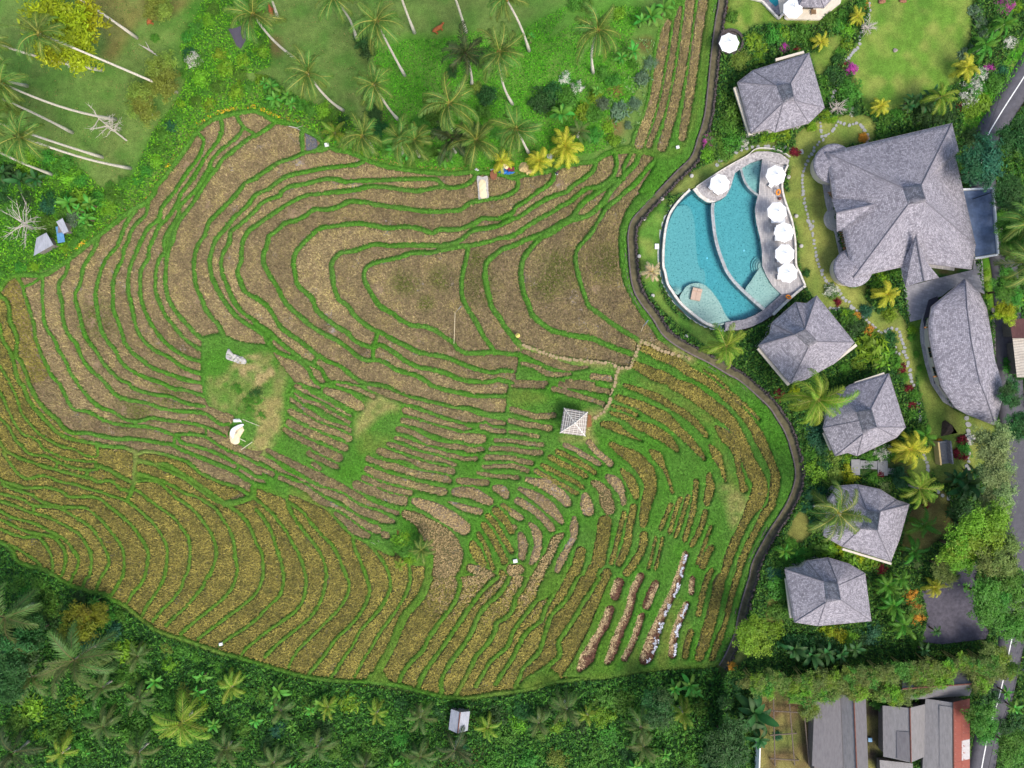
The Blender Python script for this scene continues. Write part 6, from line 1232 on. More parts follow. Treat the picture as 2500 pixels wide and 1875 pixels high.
m = MB(); c = W(2366, 1072, .8); m.lathe((0, 0, 0), [(.9, 0), (.9, .12)], 20); m.lathe((.1, -.1, .12), [(.62, 0), (.62, .12)], 20); o = m.build('round_step', [M_LITHIC]); o.location = c; tag(o, 'round two-tiered pale stone step in the lawn below the boat hall', 'step')
m = MB(); m.add([(-.9, -.6, 0), (.2, -.7, 0), (1.0, -.8, 0), (.7, .2, 0), (.1, 1.0, 0), (-.3, .9, 0), (-.4, -.2, .5), (.3, -.3, .6), (.1, .5, .75), (-.1, .6, .6)], [(0, 1, 7, 6), (1, 2, 3, 7), (3, 4, 8, 7), (4, 5, 9, 8), (5, 0, 6, 9), (6, 7, 8, 9), (5, 4, 3, 2, 1, 0)])
o = m.build('driftwood_stump', [simple('dark_driftwood', lin((70, 56, 46)), .8, .5, 5, bumps=.8)]); o.location = G3(2312, 1047, .02); o.rotation_euler = (0, 0, .3); o.scale = (1.3, 1.3, 1.2); tag(o, 'dark weathered tree stump lying on the lawn below the hall', 'tree stump')
# ------------------------------------------------------------------ plants
BARK = simple('pale_palm_bark', lin((206, 196, 182)), .85, .3, 6, bumps=.5); BARK2 = simple('brown_bark', lin((112, 92, 74)), .9, .3, 6, bumps=.5); DEADW = simple('bleached_wood', lin((188, 178, 166)), .85, .2, 5)
RACH = {'green': simple('olive_rachis', lin((158, 152, 70)), .6, .2), 'gold': simple('golden_rachis', lin((212, 184, 64)), .6, .15), 'dark': simple('dark_rachis', lin((96, 92, 52)), .6, .2), 'fern': simple('fern_rachis', lin((84, 130, 40)), .6, .2)}
FR = {'low': leafmat('palm_leaflet_dull', lin((88, 112, 54)), .35), 'green': leafmat('palm_leaflet_green', lin((94, 124, 50)), .3), 'gold': leafmat('palm_leaflet_golden', lin((178, 180, 52)), .2, hue=.012), 'dark': leafmat('palm_leaflet_dark', lin((62, 78, 42)), .3), 'fern': leafmat('fern_leaflet', lin((82, 138, 38)), .2), 'bright': leafmat('palm_leaflet_bright', lin((120, 150, 44)), .25), 'dry': leafmat('palm_leaflet_dry', lin((196, 176, 142)), .2)}  # 'low' is a duller green for the thicket palms
RACH['low'] = RACH['dark']; RACH['bright'] = RACH['green']; RACH['dry'] = RACH['gold']
def frond_mesh(seed, el, droop, nl=26, width=.26, ragged=.25, twist=.5):
    """unit-length pinnate frond along +X; material 0 leaflets, 1 rachis"""
    r = np.random.default_rng(seed); n = 12; pts = [np.zeros(3)]; a = math.radians(el)
    side = r.normal(0, .12)
    yaw = 0.0
    for i in range(n):
        pts.append(pts[-1] + np.array([math.cos(a) * math.cos(yaw), math.cos(a) * math.sin(yaw), math.sin(a)]) / n); a -= math.radians(droop) / n * (0.5 + 1.2 * i / n); yaw += side * 2 / n
    pts = np.array(pts); V = []; F = []; C = []; MI = []
    s_ = np.linspace(0, 1, n + 1)
    for k in range(nl):
        t = .12 + .88 * (k + .5) / nl; p = np.array([np.interp(t, s_, pts[:, c]) for c in range(3)])
        d = np.array([np.interp(min(t + .03, 1), s_, pts[:, c]) - np.interp(max(t - .03, 0), s_, pts[:, c]) for c in range(3)]); d /= np.linalg.norm(d)
        sd = np.cross(d, [0, 0, 1]); sd /= np.linalg.norm(sd) + 1e-9; up = np.cross(sd, d)
        ln = width * (math.sin(math.pi * min(1, .18 + .82 * t)) ** .6 + .12) * r.uniform(1 - ragged, 1)
        for s2 in (-1, 1):
            ang = math.radians(58 - 26 * t + r.normal(0, 5)); q = d * math.cos(ang) + sd * s2 * math.sin(ang); hang = -.25 - .5 * r.uniform(0, 1) * twist
            tip = p + q * ln + np.array([0, 0, hang * ln]); midp = p + q * ln * .5 + up * .02 + np.array([0, 0, hang * ln * .2]); wv = d * (.5 / nl) * 1.05
            o = len(V); V += [p - wv * .5, p + wv * .5, midp + wv * .75, midp - wv * .75, tip]; F += [(o, o+1, o+2, o+3), (o+3, o+2, o+4)]; c = r.uniform(.7, 1.3); C += [c] * 5; MI += [0, 0]
    rad = .012
    for i in range(0, n, 1):
        o = len(V); a0, b0 = pts[i], pts[i+1]; ra = rad * (1 - i / n * .8); rb = rad * (1 - (i+1) / n * .8)
        V += [a0 + [0, -ra, .004], a0 + [0, ra, .004], b0 + [0, rb, .004], b0 + [0, -rb, .004]]; F.append((o, o+1, o+2, o+3)); C += [1] * 4; MI.append(1)
    me = bpy.data.meshes.new('frond'); me.from_pydata([tuple(v) for v in V], [], F); me.polygons.foreach_set('material_index', MI)
    at = me.color_attributes.new('tint', 'FLOAT_COLOR', 'POINT'); cc = np.ones((len(V), 4), np.float32); cc[:, :3] = np.array(C)[:, None]; at.data.foreach_set('color', cc.ravel())
    me.materials.append(FR['green']); me.materials.append(RACH['green']); me.update(); return me
FV = {}
def fronds_for(style):
    if style in FV: return FV[style]
    nl, wd, rg = {'fern': (26, .22, .1), 'gold': (24, .27, .2)}.get(style, (26, .25, .3)); out = []
    for k, (el, dr) in enumerate(((72, 60), (55, 85), (40, 95), (26, 100), (10, 90), (-8, 75), (-25, 60))):
        vs_ = []
        for v in range(2):
            me = frond_mesh(100 * k + v + 7, el, dr, nl, wd, rg)
            me.materials[0] = FR[style]; me.materials[1] = RACH[style]; vs_.append(me)
        out.append(vs_)
    FV[style] = out; return out
mm = MB(); mm.lathe((0, 0, -.13), [(.02, 0), (.12, .06), (.14, .14), (.08, .24)], 8); COCO = mm.mesh('coconut', [simple('coconut_husk', lin((176, 120, 50)), .6, .3)], True)
def palm(crown, base, Rpx, h, style='green', desc=None, zone=None, nf=21, cat='palm tree', group=None, trunk_r=.19, zb=None, coco=None, kind='coconut_palm', label=None):
    """crown and base are plan positions, h the height of the crown above the ground"""
    z = zat(*base) if zb is None else zb; B = W(*base, z); zc_ = z + h; Cw = W(*crown, zc_); R = Rpx * K * (HC - zc_)
    e = empty(kind, B)
    bend = Vector((random.uniform(-1, 1), random.uniform(-1, 1), 0)) * h * .035
    pts = []; rad = []
    nseg = 9
    for i in range(nseg + 1):
        t = i / nseg; p = B.lerp(Cw, t) + bend * math.sin(math.pi * t); p = p + (Vector((0, 0, h)) * .0); pts.append(p - B); rad.append(trunk_r * (1.5 - .65 * min(1, t * 4) if t < .25 else 1.0 - .28 * t))
    m = MB(); m.tube(pts, rad, 8); m.build('trunk', [BARK], e, True)
    FVs = fronds_for(style); ga = random.uniform(0, 6)
    for i in range(nf):
        t = (i + .5) / nf; lvl = min(6, int(t * 7)); me = FVs[lvl][i % 2]; o = obj('frond', me, e); o.location = Cw - B
        s_ = R * random.uniform(.88, 1.12) * (1.05 if lvl in (2, 3, 4) else (.8 if lvl == 0 else 1.0)); s_ *= random.uniform(.8, 1.08); o.scale = (s_, s_, s_); o.rotation_euler = (random.uniform(-.5, .5), random.uniform(-.22, .22), ga + i * 2.39996 + random.uniform(-.45, .45))
    if coco is None: coco = 5 if style in ('green', 'gold') and R > 2.6 else 0
    for i in range(coco):
        a = i * 1.3; o = obj('coconut', COCO, e); o.location = (Cw - B) + Vector((.28 * math.cos(a), .28 * math.sin(a), -.15)); o.rotation_euler = (.5, 0, a)
    if label: return tag(e, label, cat, group)
    return reg(e, desc, cat, group or 'palms', crown[0], crown[1], zone)
# palms of the meadow and along the upper edge of the terraces: crown, base, crown radius, height
PALMS = [((40, -95), (335, 93), 80, 19), ((96, 82), (432, 225), 74, 19), ((-40, 95), (251, 172), 72, 19), ((-90, 175), (66, 210), 70, 17), ((2, 203), (283, 292), 70, 19), ((-60, 215), (177, 324), 70, 18), ((48, 333), (319, 411), 78, 18), ((-30, 290), (250, 384), 62, 17), ((-60, 340), (130, 427), 70, 17),
         ((617, 34), (718, 141), 78, 16), ((815, -5), (871, 96), 66, 15), ((919, 52), (988, 184), 76, 15), ((960, -75), (1012, 80), 70, 16), ((1085, -70), (1138, 78), 70, 16), ((610, -75), (678, 43), 70, 15), ((751, 180), (838, 270), 72, 15), ((913, 206), (971, 291), 66, 14), ((1097, 252), (1105, 322), 80, 13), ((1219, 127), (1251, 254), 80, 15), ((885, 331), (912, 372), 66, 11), ((976, 339), (985, 378), 62, 10), ((1012, 342), (1024, 382), 60, 10), ((1162, 342), (1186, 370), 72, 10), ((1459, 73), (1448, 178), 82, 14), ((1261, 314), (1290, 372), 76, 11), ((1235, -4), (1292, 124), 60, 15)]
for c, b, R, h in PALMS:
    palm(c, b, R, h, 'green', 'coconut palm with a long pale leaning trunk' if math.hypot(c[0]-b[0], c[1]-b[1]) > 90 else 'coconut palm with arching green yellow fronds', group='tall coconut palms')
for c, b, R, h in (((1137, 130), (1152, 205), 70, 12), ((1103, 339), (1112, 372), 66, 9)): palm(c, b, R, h, 'dark', 'dark coconut palm between two brighter palms', group='tall coconut palms')
for c, R, lb in (((1380, 359), 54, 'golden yellow short palm at the upper edge of the terraces, right one'), ((1316, 393), 42, 'golden yellow short palm beside the straw heap'), ((1224, 393), 34, 'lime yellow young palm above the white drying sheet'), ((2093, 40), 25, 'small golden palm beside the pale deck pavilion'), ((2004, 103), 26, 'small golden palm above the highest villa'), ((2361, 164), 38, 'golden palm on the right rim of the round lawn'), ((2149, 259), 29, 'small golden palm at the lower rim of the round lawn'), ((2166, 718), 40, 'golden green palm in the bed below the restaurant'), ((2223, 1096), 52, 'large golden palm between two villas beside the sunken stairs'), ((2282, 1432), 32, 'small golden palm overhanging the car park')):
    palm(c, (c[0] - (c[0]-1250) * .012, c[1] - (c[1]-937) * .012), R, 1.5 if R < 35 else 2.4, 'gold', group='golden palms', trunk_r=.1, nf=21, kind='golden_palm', label=lb, coco=0)
for c, b, R, h, st, lb in (((1773, 845), (1752, 850), 66, 5.5, 'bright', 'bright green palm between the pool and the canal'), ((1997, 975), (1945, 975), 88, 9, 'bright', 'large green palm overlapping the second villa below the pool'), ((2045, 1252), (1985, 1235), 84, 9, 'green', 'large green palm overlapping the left half of a villa'), ((2245, 1192), (2215, 1182), 54, 4.5, 'bright', 'green palm standing between the stairs and a villa'), ((2296, 237), (2262, 255), 44, 4, 'bright', 'green palm at the lower right of the round lawn'), ((1592, 664), (1588, 668), 30, 2.2, 'dry', 'pale dry feathery palm on the lawn left of the pool'),
                           ((2506, 545), (2440, 560), 70, 8, 'green', 'upper palm cut by the right edge behind the restaurant'), ((2520, 640), (2450, 650), 80, 8, 'green', 'lower palm cut by the right edge behind the restaurant'), ((1029, 1342), (1030, 1338), 34, 3.2, 'green', 'palm on the round bushy island in the terraces'), ((975, 1379), (976, 1377), 18, 1.6, 'bright', 'tiny yellow green palm at the foot of the bushy island')):
    palm(c, b, R, h, st, group='garden palms', label=lb, coco=0 if h < 6 else 4, trunk_r=.13)
LOW = [((14, 1505), 100, 13, 'green'), ((181, 1612), 104, 13, 'green'), ((79, 1652), 66, 9, 'green'), ((250, 1678), 48, 5, 'green'), ((336, 1601), 42, 4, 'green'), ((339, 1711), 46, 4.5, 'green'), ((254, 1773), 54, 5, 'green'), ((444, 1765), 74, 8, 'bright'), ((339, 1836), 56, 6, 'green'), ((551, 1827), 54, 5, 'green'), ((34, 1836), 70, 7, 'dark'), ((152, 1838), 50, 5, 'bright'), ((566, 1676), 46, 5, 'bright'), ((685, 1735), 40, 4, 'green'), ((800, 1726), 34, 4, 'bright'), ((919, 1740), 40, 4, 'bright'), ((1026, 1751), 48, 5, 'green'), ((775, 1824), 58, 6, 'green'), ((1111, 1830), 58, 6, 'dark'), ((1026, 1847), 52, 5, 'green'), ((667, 1862), 50, 5, 'green'), ((1190, 1776), 42, 4, 'bright'), ((1383, 1731), 54, 6, 'green'), ((1315, 1765), 40, 4, 'green'), ((1434, 1745), 30, 3, 'bright'), ((1564, 1776), 58, 6, 'green'), ((1668, 1740), 44, 4.5, 'bright'), ((1572, 1822), 48, 4, 'green'), ((890, 1330 + 540), 44, 4, 'green'), ((817, 325), 40, 5, 'bright'), ((1414, 322), 36, 4, 'green')]
for c, R, h, st in LOW:
    h *= .55; f = h / (HC - zat(*c)) * .9; palm(c, (c[0] - (c[0]-1250) * f, c[1] - (c[1]-937) * f), R, h, 'low' if st == 'green' else st, {'green': 'grey green coconut palm with ragged fronds', 'bright': 'yellow green young coconut palm', 'dark': 'dark green coconut palm'}[st], group='palms in the thicket', nf=random.randint(11, 17))
# ferns
for c, R, lb in (((2452, 59), 38, 'pale tree fern at the top right beside the road verge'), ((2406, 110), 42, 'pale tree fern right of the round lawn'), ((2258, 1064), 34, 'bright tree fern above the golden palm by the stairs'), ((2256, 1280), 42, 'bright tree fern right of the palm-covered villa, upper'), ((2232, 1345), 40, 'bright tree fern right of the palm-covered villa, lower'), ((2168, 1430), 36, 'bright tree fern above the lowest villa corner'), ((2180, 1478), 40, 'bright tree fern beside the car park, upper'), ((2205, 1525), 42, 'bright tree fern beside the car park, lower'), ((1915, 1345), 26, 'small fern above the lowest villa'), ((2200, 1412), 30, 'small bright fern at the top of the car park bed')):
    palm(c, (c[0] - (c[0]-1250) * .02, c[1] - (c[1]-937) * .02), R, 2.0, 'fern', group='tree ferns', nf=16, trunk_r=.09, kind='tree_fern', cat='fern', label=lb, coco=0)

# bananas
BAN = [leafmat('banana_leaf', lin((84, 138, 48)), .3), leafmat('banana_leaf_dark', lin((50, 88, 40)), .3)]
def banana_leaf(seed, el, droop):
    r = np.random.default_rng(seed); n = 9; a = math.radians(el); p = np.zeros(3); V = []; F = []
    for i in range(n + 1):
        t = i / n; w_ = .135 * (math.sin(math.pi * min(1, max(0, (t - .12) / .88)) ** .8) ** .6 if t > .12 else .06) + .008
        V += [p + [0, -w_, w_ * .35 + r.normal(0, .008)], p + [0, 0, 0], p + [0, w_, w_ * .35 + r.normal(0, .008)]]
        p = p + np.array([math.cos(a), 0, math.sin(a)]) / n; a -= math.radians(droop) / n
    for i in range(n):
        o = i * 3; F += [(o, o+1, o+4, o+3), (o+1, o+2, o+5, o+4)]
    C = np.ones((len(V), 3)); C *= np.repeat(r.uniform(.85, 1.15, n + 1), 3)[:, None]; C[1::3] *= 1.25
    return mesh_np('leaf', np.array(V), np.array(F), [BAN[0]], C)
BL = [banana_leaf(s, e, d) for s, (e, d) in enumerate(((72, 60), (55, 80), (38, 85), (22, 80), (8, 70)))]
def setmat(o, m, i=0):
    o.material_slots[i].link = 'OBJECT'; o.material_slots[i].material = m
def banana(px, py, R, dark=False, desc=None, zone=None, h=1.8):
    b = G3(px, py); e = empty('banana_plant', b); m = MB(); m.tube([(0, 0, -.1), (0, 0, h)], [.14, .09], 7); m.build('stem', [BARK2], e)
    n = random.randint(9, 13); ga = random.uniform(0, 6)
    for i in range(n):
        o = obj('leaf', BL[min(4, int(i / n * 5))], e); o.location = (0, 0, h); s_ = R * MPP * random.uniform(.6, 1.1); o.scale = (s_, s_ * random.uniform(.9, 1.2), s_); o.rotation_euler = (random.uniform(-.3, .3), 0, ga + i * 2.4); setmat(o, BAN[1 if dark else 0])
    return reg(e, desc or ('dark green banana plant' if dark else 'banana plant with broad bright leaves'), 'banana plant', 'banana plants', px, py, zone)
for s, dk in (("A4 1390,870,110 1290,960,90 1790,830,100 1750,960,90 1890,1240,90 870,190,60 800,1480,60", 0), ("B4 230,950,120 190,1060,100 580,1060,100 500,1110,80 30,1200,90 350,1250,60 330,1630,90 1200,1590,100", 0), ("C4 1380,930,110 1510,900,120 1560,960,80 1300,1490,70 1050,1600,90", 0), ("C4 2060,1130,210 1990,1200,150 1720,1540,150 1690,1640,130 2100,1350,130", 1), ("A2 660,120,110 840,130,100 810,250,100 740,180,70 800,300,70", 0), ("A1 250,1590,150 100,1530,120 380,1580,110", 1), ("B1 170,790,110 200,900,90 310,880,90 110,760,70 340,940,70 1210,1330,90 1350,1340,100 1650,1390,110 740,1250,60", 0), ("C1 1030,500,110 930,550,80 1180,200,120 1290,130,100 1100,240,80 720,830,70 160,370,50 420,1030,130 1350,60,80", 0), ("D3 1650,850,170 1560,800,130 1720,900,130 1690,740,110 1600,930,80", 1), ("D1 1150,960,90 1250,920,110 1330,880,110 1180,900,80 1300,950,90", 1), ("D4 180,590,120 330,640,130 460,620,130 580,640,110 700,590,90 1280,600,80 1390,440,60", 1), ("D4 1980,960,70 2050,1090,80", 0)):
    for t in T(s): banana(t[0], t[1], t[2] if len(t) > 2 else 25, bool(dk))

# leafy shrubs and trees
def leaf_blob(seed, nclump=56, per=26, leaf=.062, spread=.14, top=.85, elong=1.5):
    r = np.random.default_rng(seed); V = []; C = []
    cen = r.normal(0, 1, (nclump, 3)); cen /= np.linalg.norm(cen, axis=1)[:, None]; cen[:, 2] = np.abs(cen[:, 2]); rad = r.uniform(.35, .95, nclump) * (1 + .18 * r.standard_normal(nclump)); cen *= rad[:, None]; cen[:, 2] *= top
    tint = r.uniform(.68, 1.3, nclump)
    for c, tn in zip(cen, tint):
        p = c + r.normal(0, spread, (per, 3)) * [1, 1, .75]; nrm = r.normal(0, .55, (per, 3)) + [0, 0, 1.0] + (p - [0, 0, .2]) * .6; nrm /= np.linalg.norm(nrm, axis=1)[:, None]
        a = np.cross(nrm, r.normal(0, 1, (per, 3))); a /= np.linalg.norm(a, axis=1)[:, None] + 1e-9; b = np.cross(nrm, a)
        s_ = leaf * r.uniform(.7, 1.35, per)[:, None]
        q = np.stack([p - a * s_ * elong, p - b * s_ * .55, p + a * s_ * elong, p + b * s_ * .55], 1); V.append(q.reshape(-1, 3)); C.append(np.repeat(tn * r.uniform(.8, 1.25, per), 4))
    V = np.concatenate(V); C = np.concatenate(C); V[:, 2] = np.maximum(V[:, 2], -.15)
    me = mesh_np('foliage', V, np.arange(len(V)).reshape(-1, 4), [], np.repeat(C[:, None], 3, 1)); me.materials.append(None); return me
BLOB = [leaf_blob(i) for i in range(8)]; BLOBF = [leaf_blob(20 + i, 46, 34, .05, .13, .8, 2.0) for i in range(5)]; BLOBB = [leaf_blob(40 + i, 22, 16, .14, .2, .7, 1.9) for i in range(5)]
LC_ = {'lime': (112, 152, 36), 'yel': (148, 164, 26), 'mid': (80, 132, 42), 'dark': (52, 92, 40), 'blue': (46, 96, 62), 'must': (112, 118, 30), 'olive': (118, 136, 52), 'bamboo': (108, 126, 58), 'grey': (96, 120, 88), 'pale': (128, 148, 88), 'red': (112, 34, 42), 'magenta': (176, 70, 150), 'white': (206, 206, 190), 'orange': (196, 140, 50), 'flower': (226, 188, 40)}
LM = {k: leafmat('leaf_' + k, lin(v), .3, hue=.015 if k in ('red', 'magenta', 'white', 'flower') else .025) for k, v in LC_.items()}
ADJ = {'lime': 'bright lime green', 'yel': 'yellow green', 'mid': 'green', 'dark': 'dark green', 'blue': 'bluish green', 'olive': 'olive green', 'bamboo': 'feathery olive', 'grey': 'grey green spiky', 'pale': 'pale green', 'red': 'dark red leaved', 'magenta': 'magenta flowering', 'white': 'white flowering', 'orange': 'orange leaved'}
def shrub(px, py, rpx, col, style='n', zone=None, hf=.75):
    r_ = rpx * MPP; me = random.choice({'n': BLOB, 'f': BLOBF, 'b': BLOBB}[style]); under = col
    if col in ('magenta', 'white', 'orange', 'red') and r_ > .5:
        under = 'mid' if col != 'red' else 'dark'
        if col == 'red': under = 'red'
    o = obj('shrub', me); setmat(o, LM[under]); o.location = G3(px, py, .05); sx = r_ * random.uniform(.92, 1.1); o.scale = (sx, r_ * random.uniform(.92, 1.1), min(r_ * hf, 2.2) * random.uniform(.85, 1.15)); o.rotation_euler = (0, 0, random.uniform(0, 6.3))
    if under != col:
        f = obj('flowers', random.choice(BLOBF), o); setmat(f, LM[col]); f.scale = (.93, .93, 1.1); f.rotation_euler = (0, 0, 1.0); 
    size = 'small' if rpx < 14 else ('large' if rpx > 27 else 'rounded')
    return reg(o, '%s %s %s' % (size, ADJ[col], 'shrub'), 'shrub', 'shrubs', px, py, zone)
def tree(px, py, rpx, h, col, label=None, style='n', trunk=BARK2, base=None, squash=.6, n=5, desc=None, kind='tree'):
    """crown centre on the plan, several leaf masses on limbs"""
    zc_ = zat(px, py); base = base or (px - (px - 1250) * h * .8 / (HC - zc_), py - (py - 937) * h * .8 / (HC - zc_)); z = zat(*base); B = W(*base, z); Cw = W(px, py, z + h); e = empty(kind, B); R = rpx * K * (HC - z - h)
    rad = max(.1, h * .022); m = MB(); m.tube([(0, 0, -.2), (Cw - B) * .35 + Vector((0, 0, .0)), (Cw - B) * .7], [rad * 1.4, rad, rad * .7], 8); m.build('trunk', [trunk], e, True)
    for k in range(n):
        a = 2 * math.pi * k / n + random.uniform(-.4, .4); d = 0 if k == 0 else R * random.uniform(.45, .62); p = (Cw - B) + Vector((math.cos(a) * d, math.sin(a) * d, random.uniform(-.3, .15) * R))
        m = MB(); m.tube([(Cw - B) * .6, ((Cw - B) * .6).lerp(p, .6), p], [rad * .6, rad * .4, rad * .15], 5); m.build('limb', [trunk], e)
        o = obj('crown', random.choice(BLOB if style == 'n' else BLOBF), e); setmat(o, LM[col]); o.location = p - Vector((0, 0, R * .2)); s_ = R * (.62 if k else .7) * random.uniform(.9, 1.1); o.scale = (s_, s_, s_ * squash * 1.3); o.rotation_euler = (0, 0, random.uniform(0, 6))
    if label: return tag(e, label, 'tree', 'trees')
    return reg(e, desc or (ADJ[col] + ' tree'), 'tree', 'trees', px, py)
SH = {
 'A1': "mid 1700,250,80 1620,330,60 1850,80,70 2080,650,70 1900,760,80 2150,760,60 1700,880,60 1560,1020,55 1400,1170,60 1380,1290,60 1270,1480,60 1200,1560,60 1080,1580,60 960,1610,60 80,1350,120 420,1370,80 580,1420,90 450,1480,70 700,1570,70 520,1600,60 1340,330,45 1600,640,50 lime 1790,180,70 2060,90,50 2100,520,60 1900,480,60 1950,600,80 1750,680,80 2050,800,70 1560,900,50 1350,1400,60 250,1400,110 600,1550,90 1820,900,60 blue 1480,1100,60 1640,460,60 dark 60,1600,80 100,1480,90 white 1680,530,85",
 'A2': "dark 450,60,70 230,60,90 50,60,80 blue 430,120,80 lime 700,60,90 950,130,80 560,490,50 300,640,50 700,130,60 mid 600,50,60 870,60,80 990,40,90 720,330,80 1050,80,60 800,330,50 420,310,100 100,150,100 650,430,60 180,650,60 30,700,60 560,200,70 grey 650,230,85",
 'B1': "lime 60,450,60 50,700,70 600,960,70 950,1300,60 mid 30,380,60 150,760,80 130,900,70 280,850,60 380,900,70 480,950,70 680,1000,60 620,1070,60 830,1230,60 1100,1290,50 1450,1330,80 1560,1330,60 1330,1380,60 1850,1420,50 1960,980,80 1550,1000,90 1420,1080,80 2160,1240,60 2080,1150,60 dark 760,1050,60 930,360,90 970,450,80 940,250,50 1000,850,90 1020,980,80 1080,1120,80 1800,1300,60 2000,830,90 1690,620,60 1900,1120,70 1600,1130,60 olive 1900,760,70",
 'C1': "dark 270,880,130 350,800,90 mid 480,860,110 700,1000,80 880,700,80 700,1180,80 620,1230,50 560,40,80 650,60,60 780,640,60 1250,100,60 1050,560,50 1900,150,60 1900,960,130 1860,1090,90 1900,1250,100 1830,1330,80 1750,1240,90 lime 620,960,80 720,840,60 880,1220,70 920,120,60 1680,1350,80 2080,360,80 2150,420,60 2130,500,60 2180,1190,50 830,1100,50 olive 1960,520,110 grey 780,900,70 920,970,80 1120,680,70 1060,900,60 1000,1090,40 1200,560,60 white 560,760,60 460,690,60 1990,1240,50 red 1840,80,30 1820,180,25 magenta 1700,1220,60",
 'D1': "mid 50,310,90 270,300,120 330,330,60 530,190,80 600,230,70 640,130,60 800,30,60 620,440,50 470,700,50 480,820,50 700,800,110 680,910,80 1100,1000,60 1000,1030,60 1950,720,110 2150,1330,60 970,1150,60 lime 130,290,70 680,270,70 680,380,60 480,1000,60 370,1090,60 560,1030,40 130,1160,80 40,1170,60 1850,880,80 1750,950,80 2140,80,60 dark 590,520,60 560,650,80 620,700,60 750,950,60 1330,1010,110 1450,1020,80 1540,930,80 1750,1200,90 1380,960,80 1560,1010,70 magenta 140,410,45 720,590,55 2030,60,90 1900,600,50 red 250,430,30 640,560,35 225,1310,40 1650,930,40 white 1780,760,90 1720,860,80 2080,370,60 1830,650,70 720,955,40 grey 1780,100,60 1820,200,60 1850,300,50 1700,470,60 blue 2010,620,60 orange 840,40,40 820,1190,50",
 'D2': "dark 330,700,40 900,900,60 960,1000,50 740,1180,90 1040,1260,70 1060,1590,60 2080,130,80 2160,1580,60 2000,880,60 2090,330,90 lime 980,740,60 1040,1060,75 650,1050,50 860,1350,140 960,1420,100 780,1480,70 1240,1190,45 2120,930,90 1900,900,30 1890,700,30 1900,800,30 mid 1080,700,40 920,800,50 700,1090,80 1030,1400,60 650,1520,60 1100,1480,60 1170,1600,50 2050,700,70 2090,820,70 2110,1030,60 2090,1500,80 2000,200,60 1240,1250,40 1280,1400,30 1310,1520,30 2080,500,90 blue 840,1030,70 red 600,950,35 1150,1520,45 orange 860,1190,50 760,1070,40 white 540,860,70",
 'D3': "red 90,80,50 1200,40,45 1240,180,45 970,780,35 1670,480,50 1630,590,40 1690,620,40 960,1600,60 1360,1040,35 mid 1260,100,60 1240,260,50 370,600,60 880,620,60 1080,600,50 900,810,60 1690,560,70 450,1400,80 260,1470,80 120,1560,70 330,1450,60 1150,640,40 200,1380,60 lime 690,640,50 420,730,110 700,1460,90 850,1520,100 520,1430,80 300,110,50 blue 400,380,100 420,480,90 450,560,70 360,960,70 450,940,60 400,1180,60 1130,820,100 60,1640,80 330,1060,60 olive 560,620,80 560,780,100 yel 230,70,60 680,780,90 600,1420,60 780,1490,60 dark 1200,1500,70 1650,1080,120 480,680,70 850,700,50 1200,870,60 white 970,600,75 pale 1000,890,60 1290,1550,50 orange 1480,500,30",
 'D4': "mid 80,80,120 60,300,80 170,150,90 160,320,80 700,600,80 960,1080,80 1100,1130,60 1880,1350,110 1270,560,70 lime 60,470,90 700,520,70 yel 500,480,80 600,510,90 dark 150,560,100 300,600,110 450,600,110 570,620,90 1900,1050,90 2150,1250,100 2050,1300,90 800,560,70 blue 880,500,100 1830,1180,80 80,1380,45 orange 1250,250,70 1290,350,60 1230,160,60 olive 1270,300,80",
 'C4': "mid 950,1080,130 830,1050,120 730,1100,80 1000,1080,60 1620,1120,90 1560,1060,60 1350,1290,100 850,1350,120 1760,1350,60 1540,1550,90 150,1560,100 750,1500,90 1230,1540,100 650,1600,90 1100,1180,60 260,1350,80 lime 790,1190,120 400,1280,90 60,1280,80 dark 100,1150,90 600,1300,90 1000,1530,90 1750,1250,60 1850,1080,80 300,1150,80 550,1020,60 1950,950,80 olive 400,1560,120 orange 1900,780,40",
 'B4': "lime 810,1090,110 mid 60,1000,90 430,1080,80 1000,1500,110 850,1400,90 2150,1350,110 320,1000,50 430,1400,80 700,1500,90 1250,1400,90 2100,1600,120 1300,1620,60 1150,1250,80 1480,1100,60 dark 1570,1180,90 1250,1080,80 600,1300,100 2080,1200,120 260,1500,100 1900,1330,60 100,1400,100 1400,1500,80 blue 190,1330,80 1800,1450,60",
 'A4': "dark 300,500,120 600,250,90 1000,760,80 1250,480,60 700,180,80 450,380,90 mid 450,230,130 950,330,100 1050,340,80 250,150,90 150,60,100 350,60,110 1000,560,80 1240,650,60 1100,850,110 1170,880,80 170,1250,120 1170,1320,160 1600,640,80 900,1110,120 780,1150,70 1700,700,60 2150,1000,60 1900,780,60 530,1320,140 1450,1050,90 1650,1380,100 700,1450,80 2100,1300,90 lime 1110,640,120 1480,760,80 300,1130,130 650,1080,80 1750,1080,60 350,1350,70 blue 1000,450,110 800,560,120 olive 1600,1000,100 1440,620,80",
 'B3': "mid 20,130,60 60,260,50 lime 1230,1340,70 1300,1310,60 1330,1500,60 mid 1220,1400,60 1390,1330,60 1290,1420,70 1400,1400,50 red 1240,1270,30 dark 30,60,50", 'A3': "mid 2150,130,60 2080,200,40 2170,210,50 2050,30,60 dark 2190,80,50"}
SPEC = []
for tl, s in SH.items():
    col_ = None
    for tok in s.split():
        if ',' not in tok: col_ = tok; continue
        x, y, rr_z = (float(q) for q in tok.split(',')); px, py = TX[tl[0]] + x / TS, TY[tl[1]] + y / TS
        SPEC.append((rr_z / TS, px, py, col_, 'f' if col_ in ('olive', 'white', 'magenta', 'pale') else ('b' if (col_ in ('lime', 'grey', 'red') and random.random() < .6) else 'n')))
SPEC.sort(key=lambda t: -t[0])
for rr_z, px, py, col_, st_ in SPEC[:288]: shrub(px, py, rr_z, col_, st_)
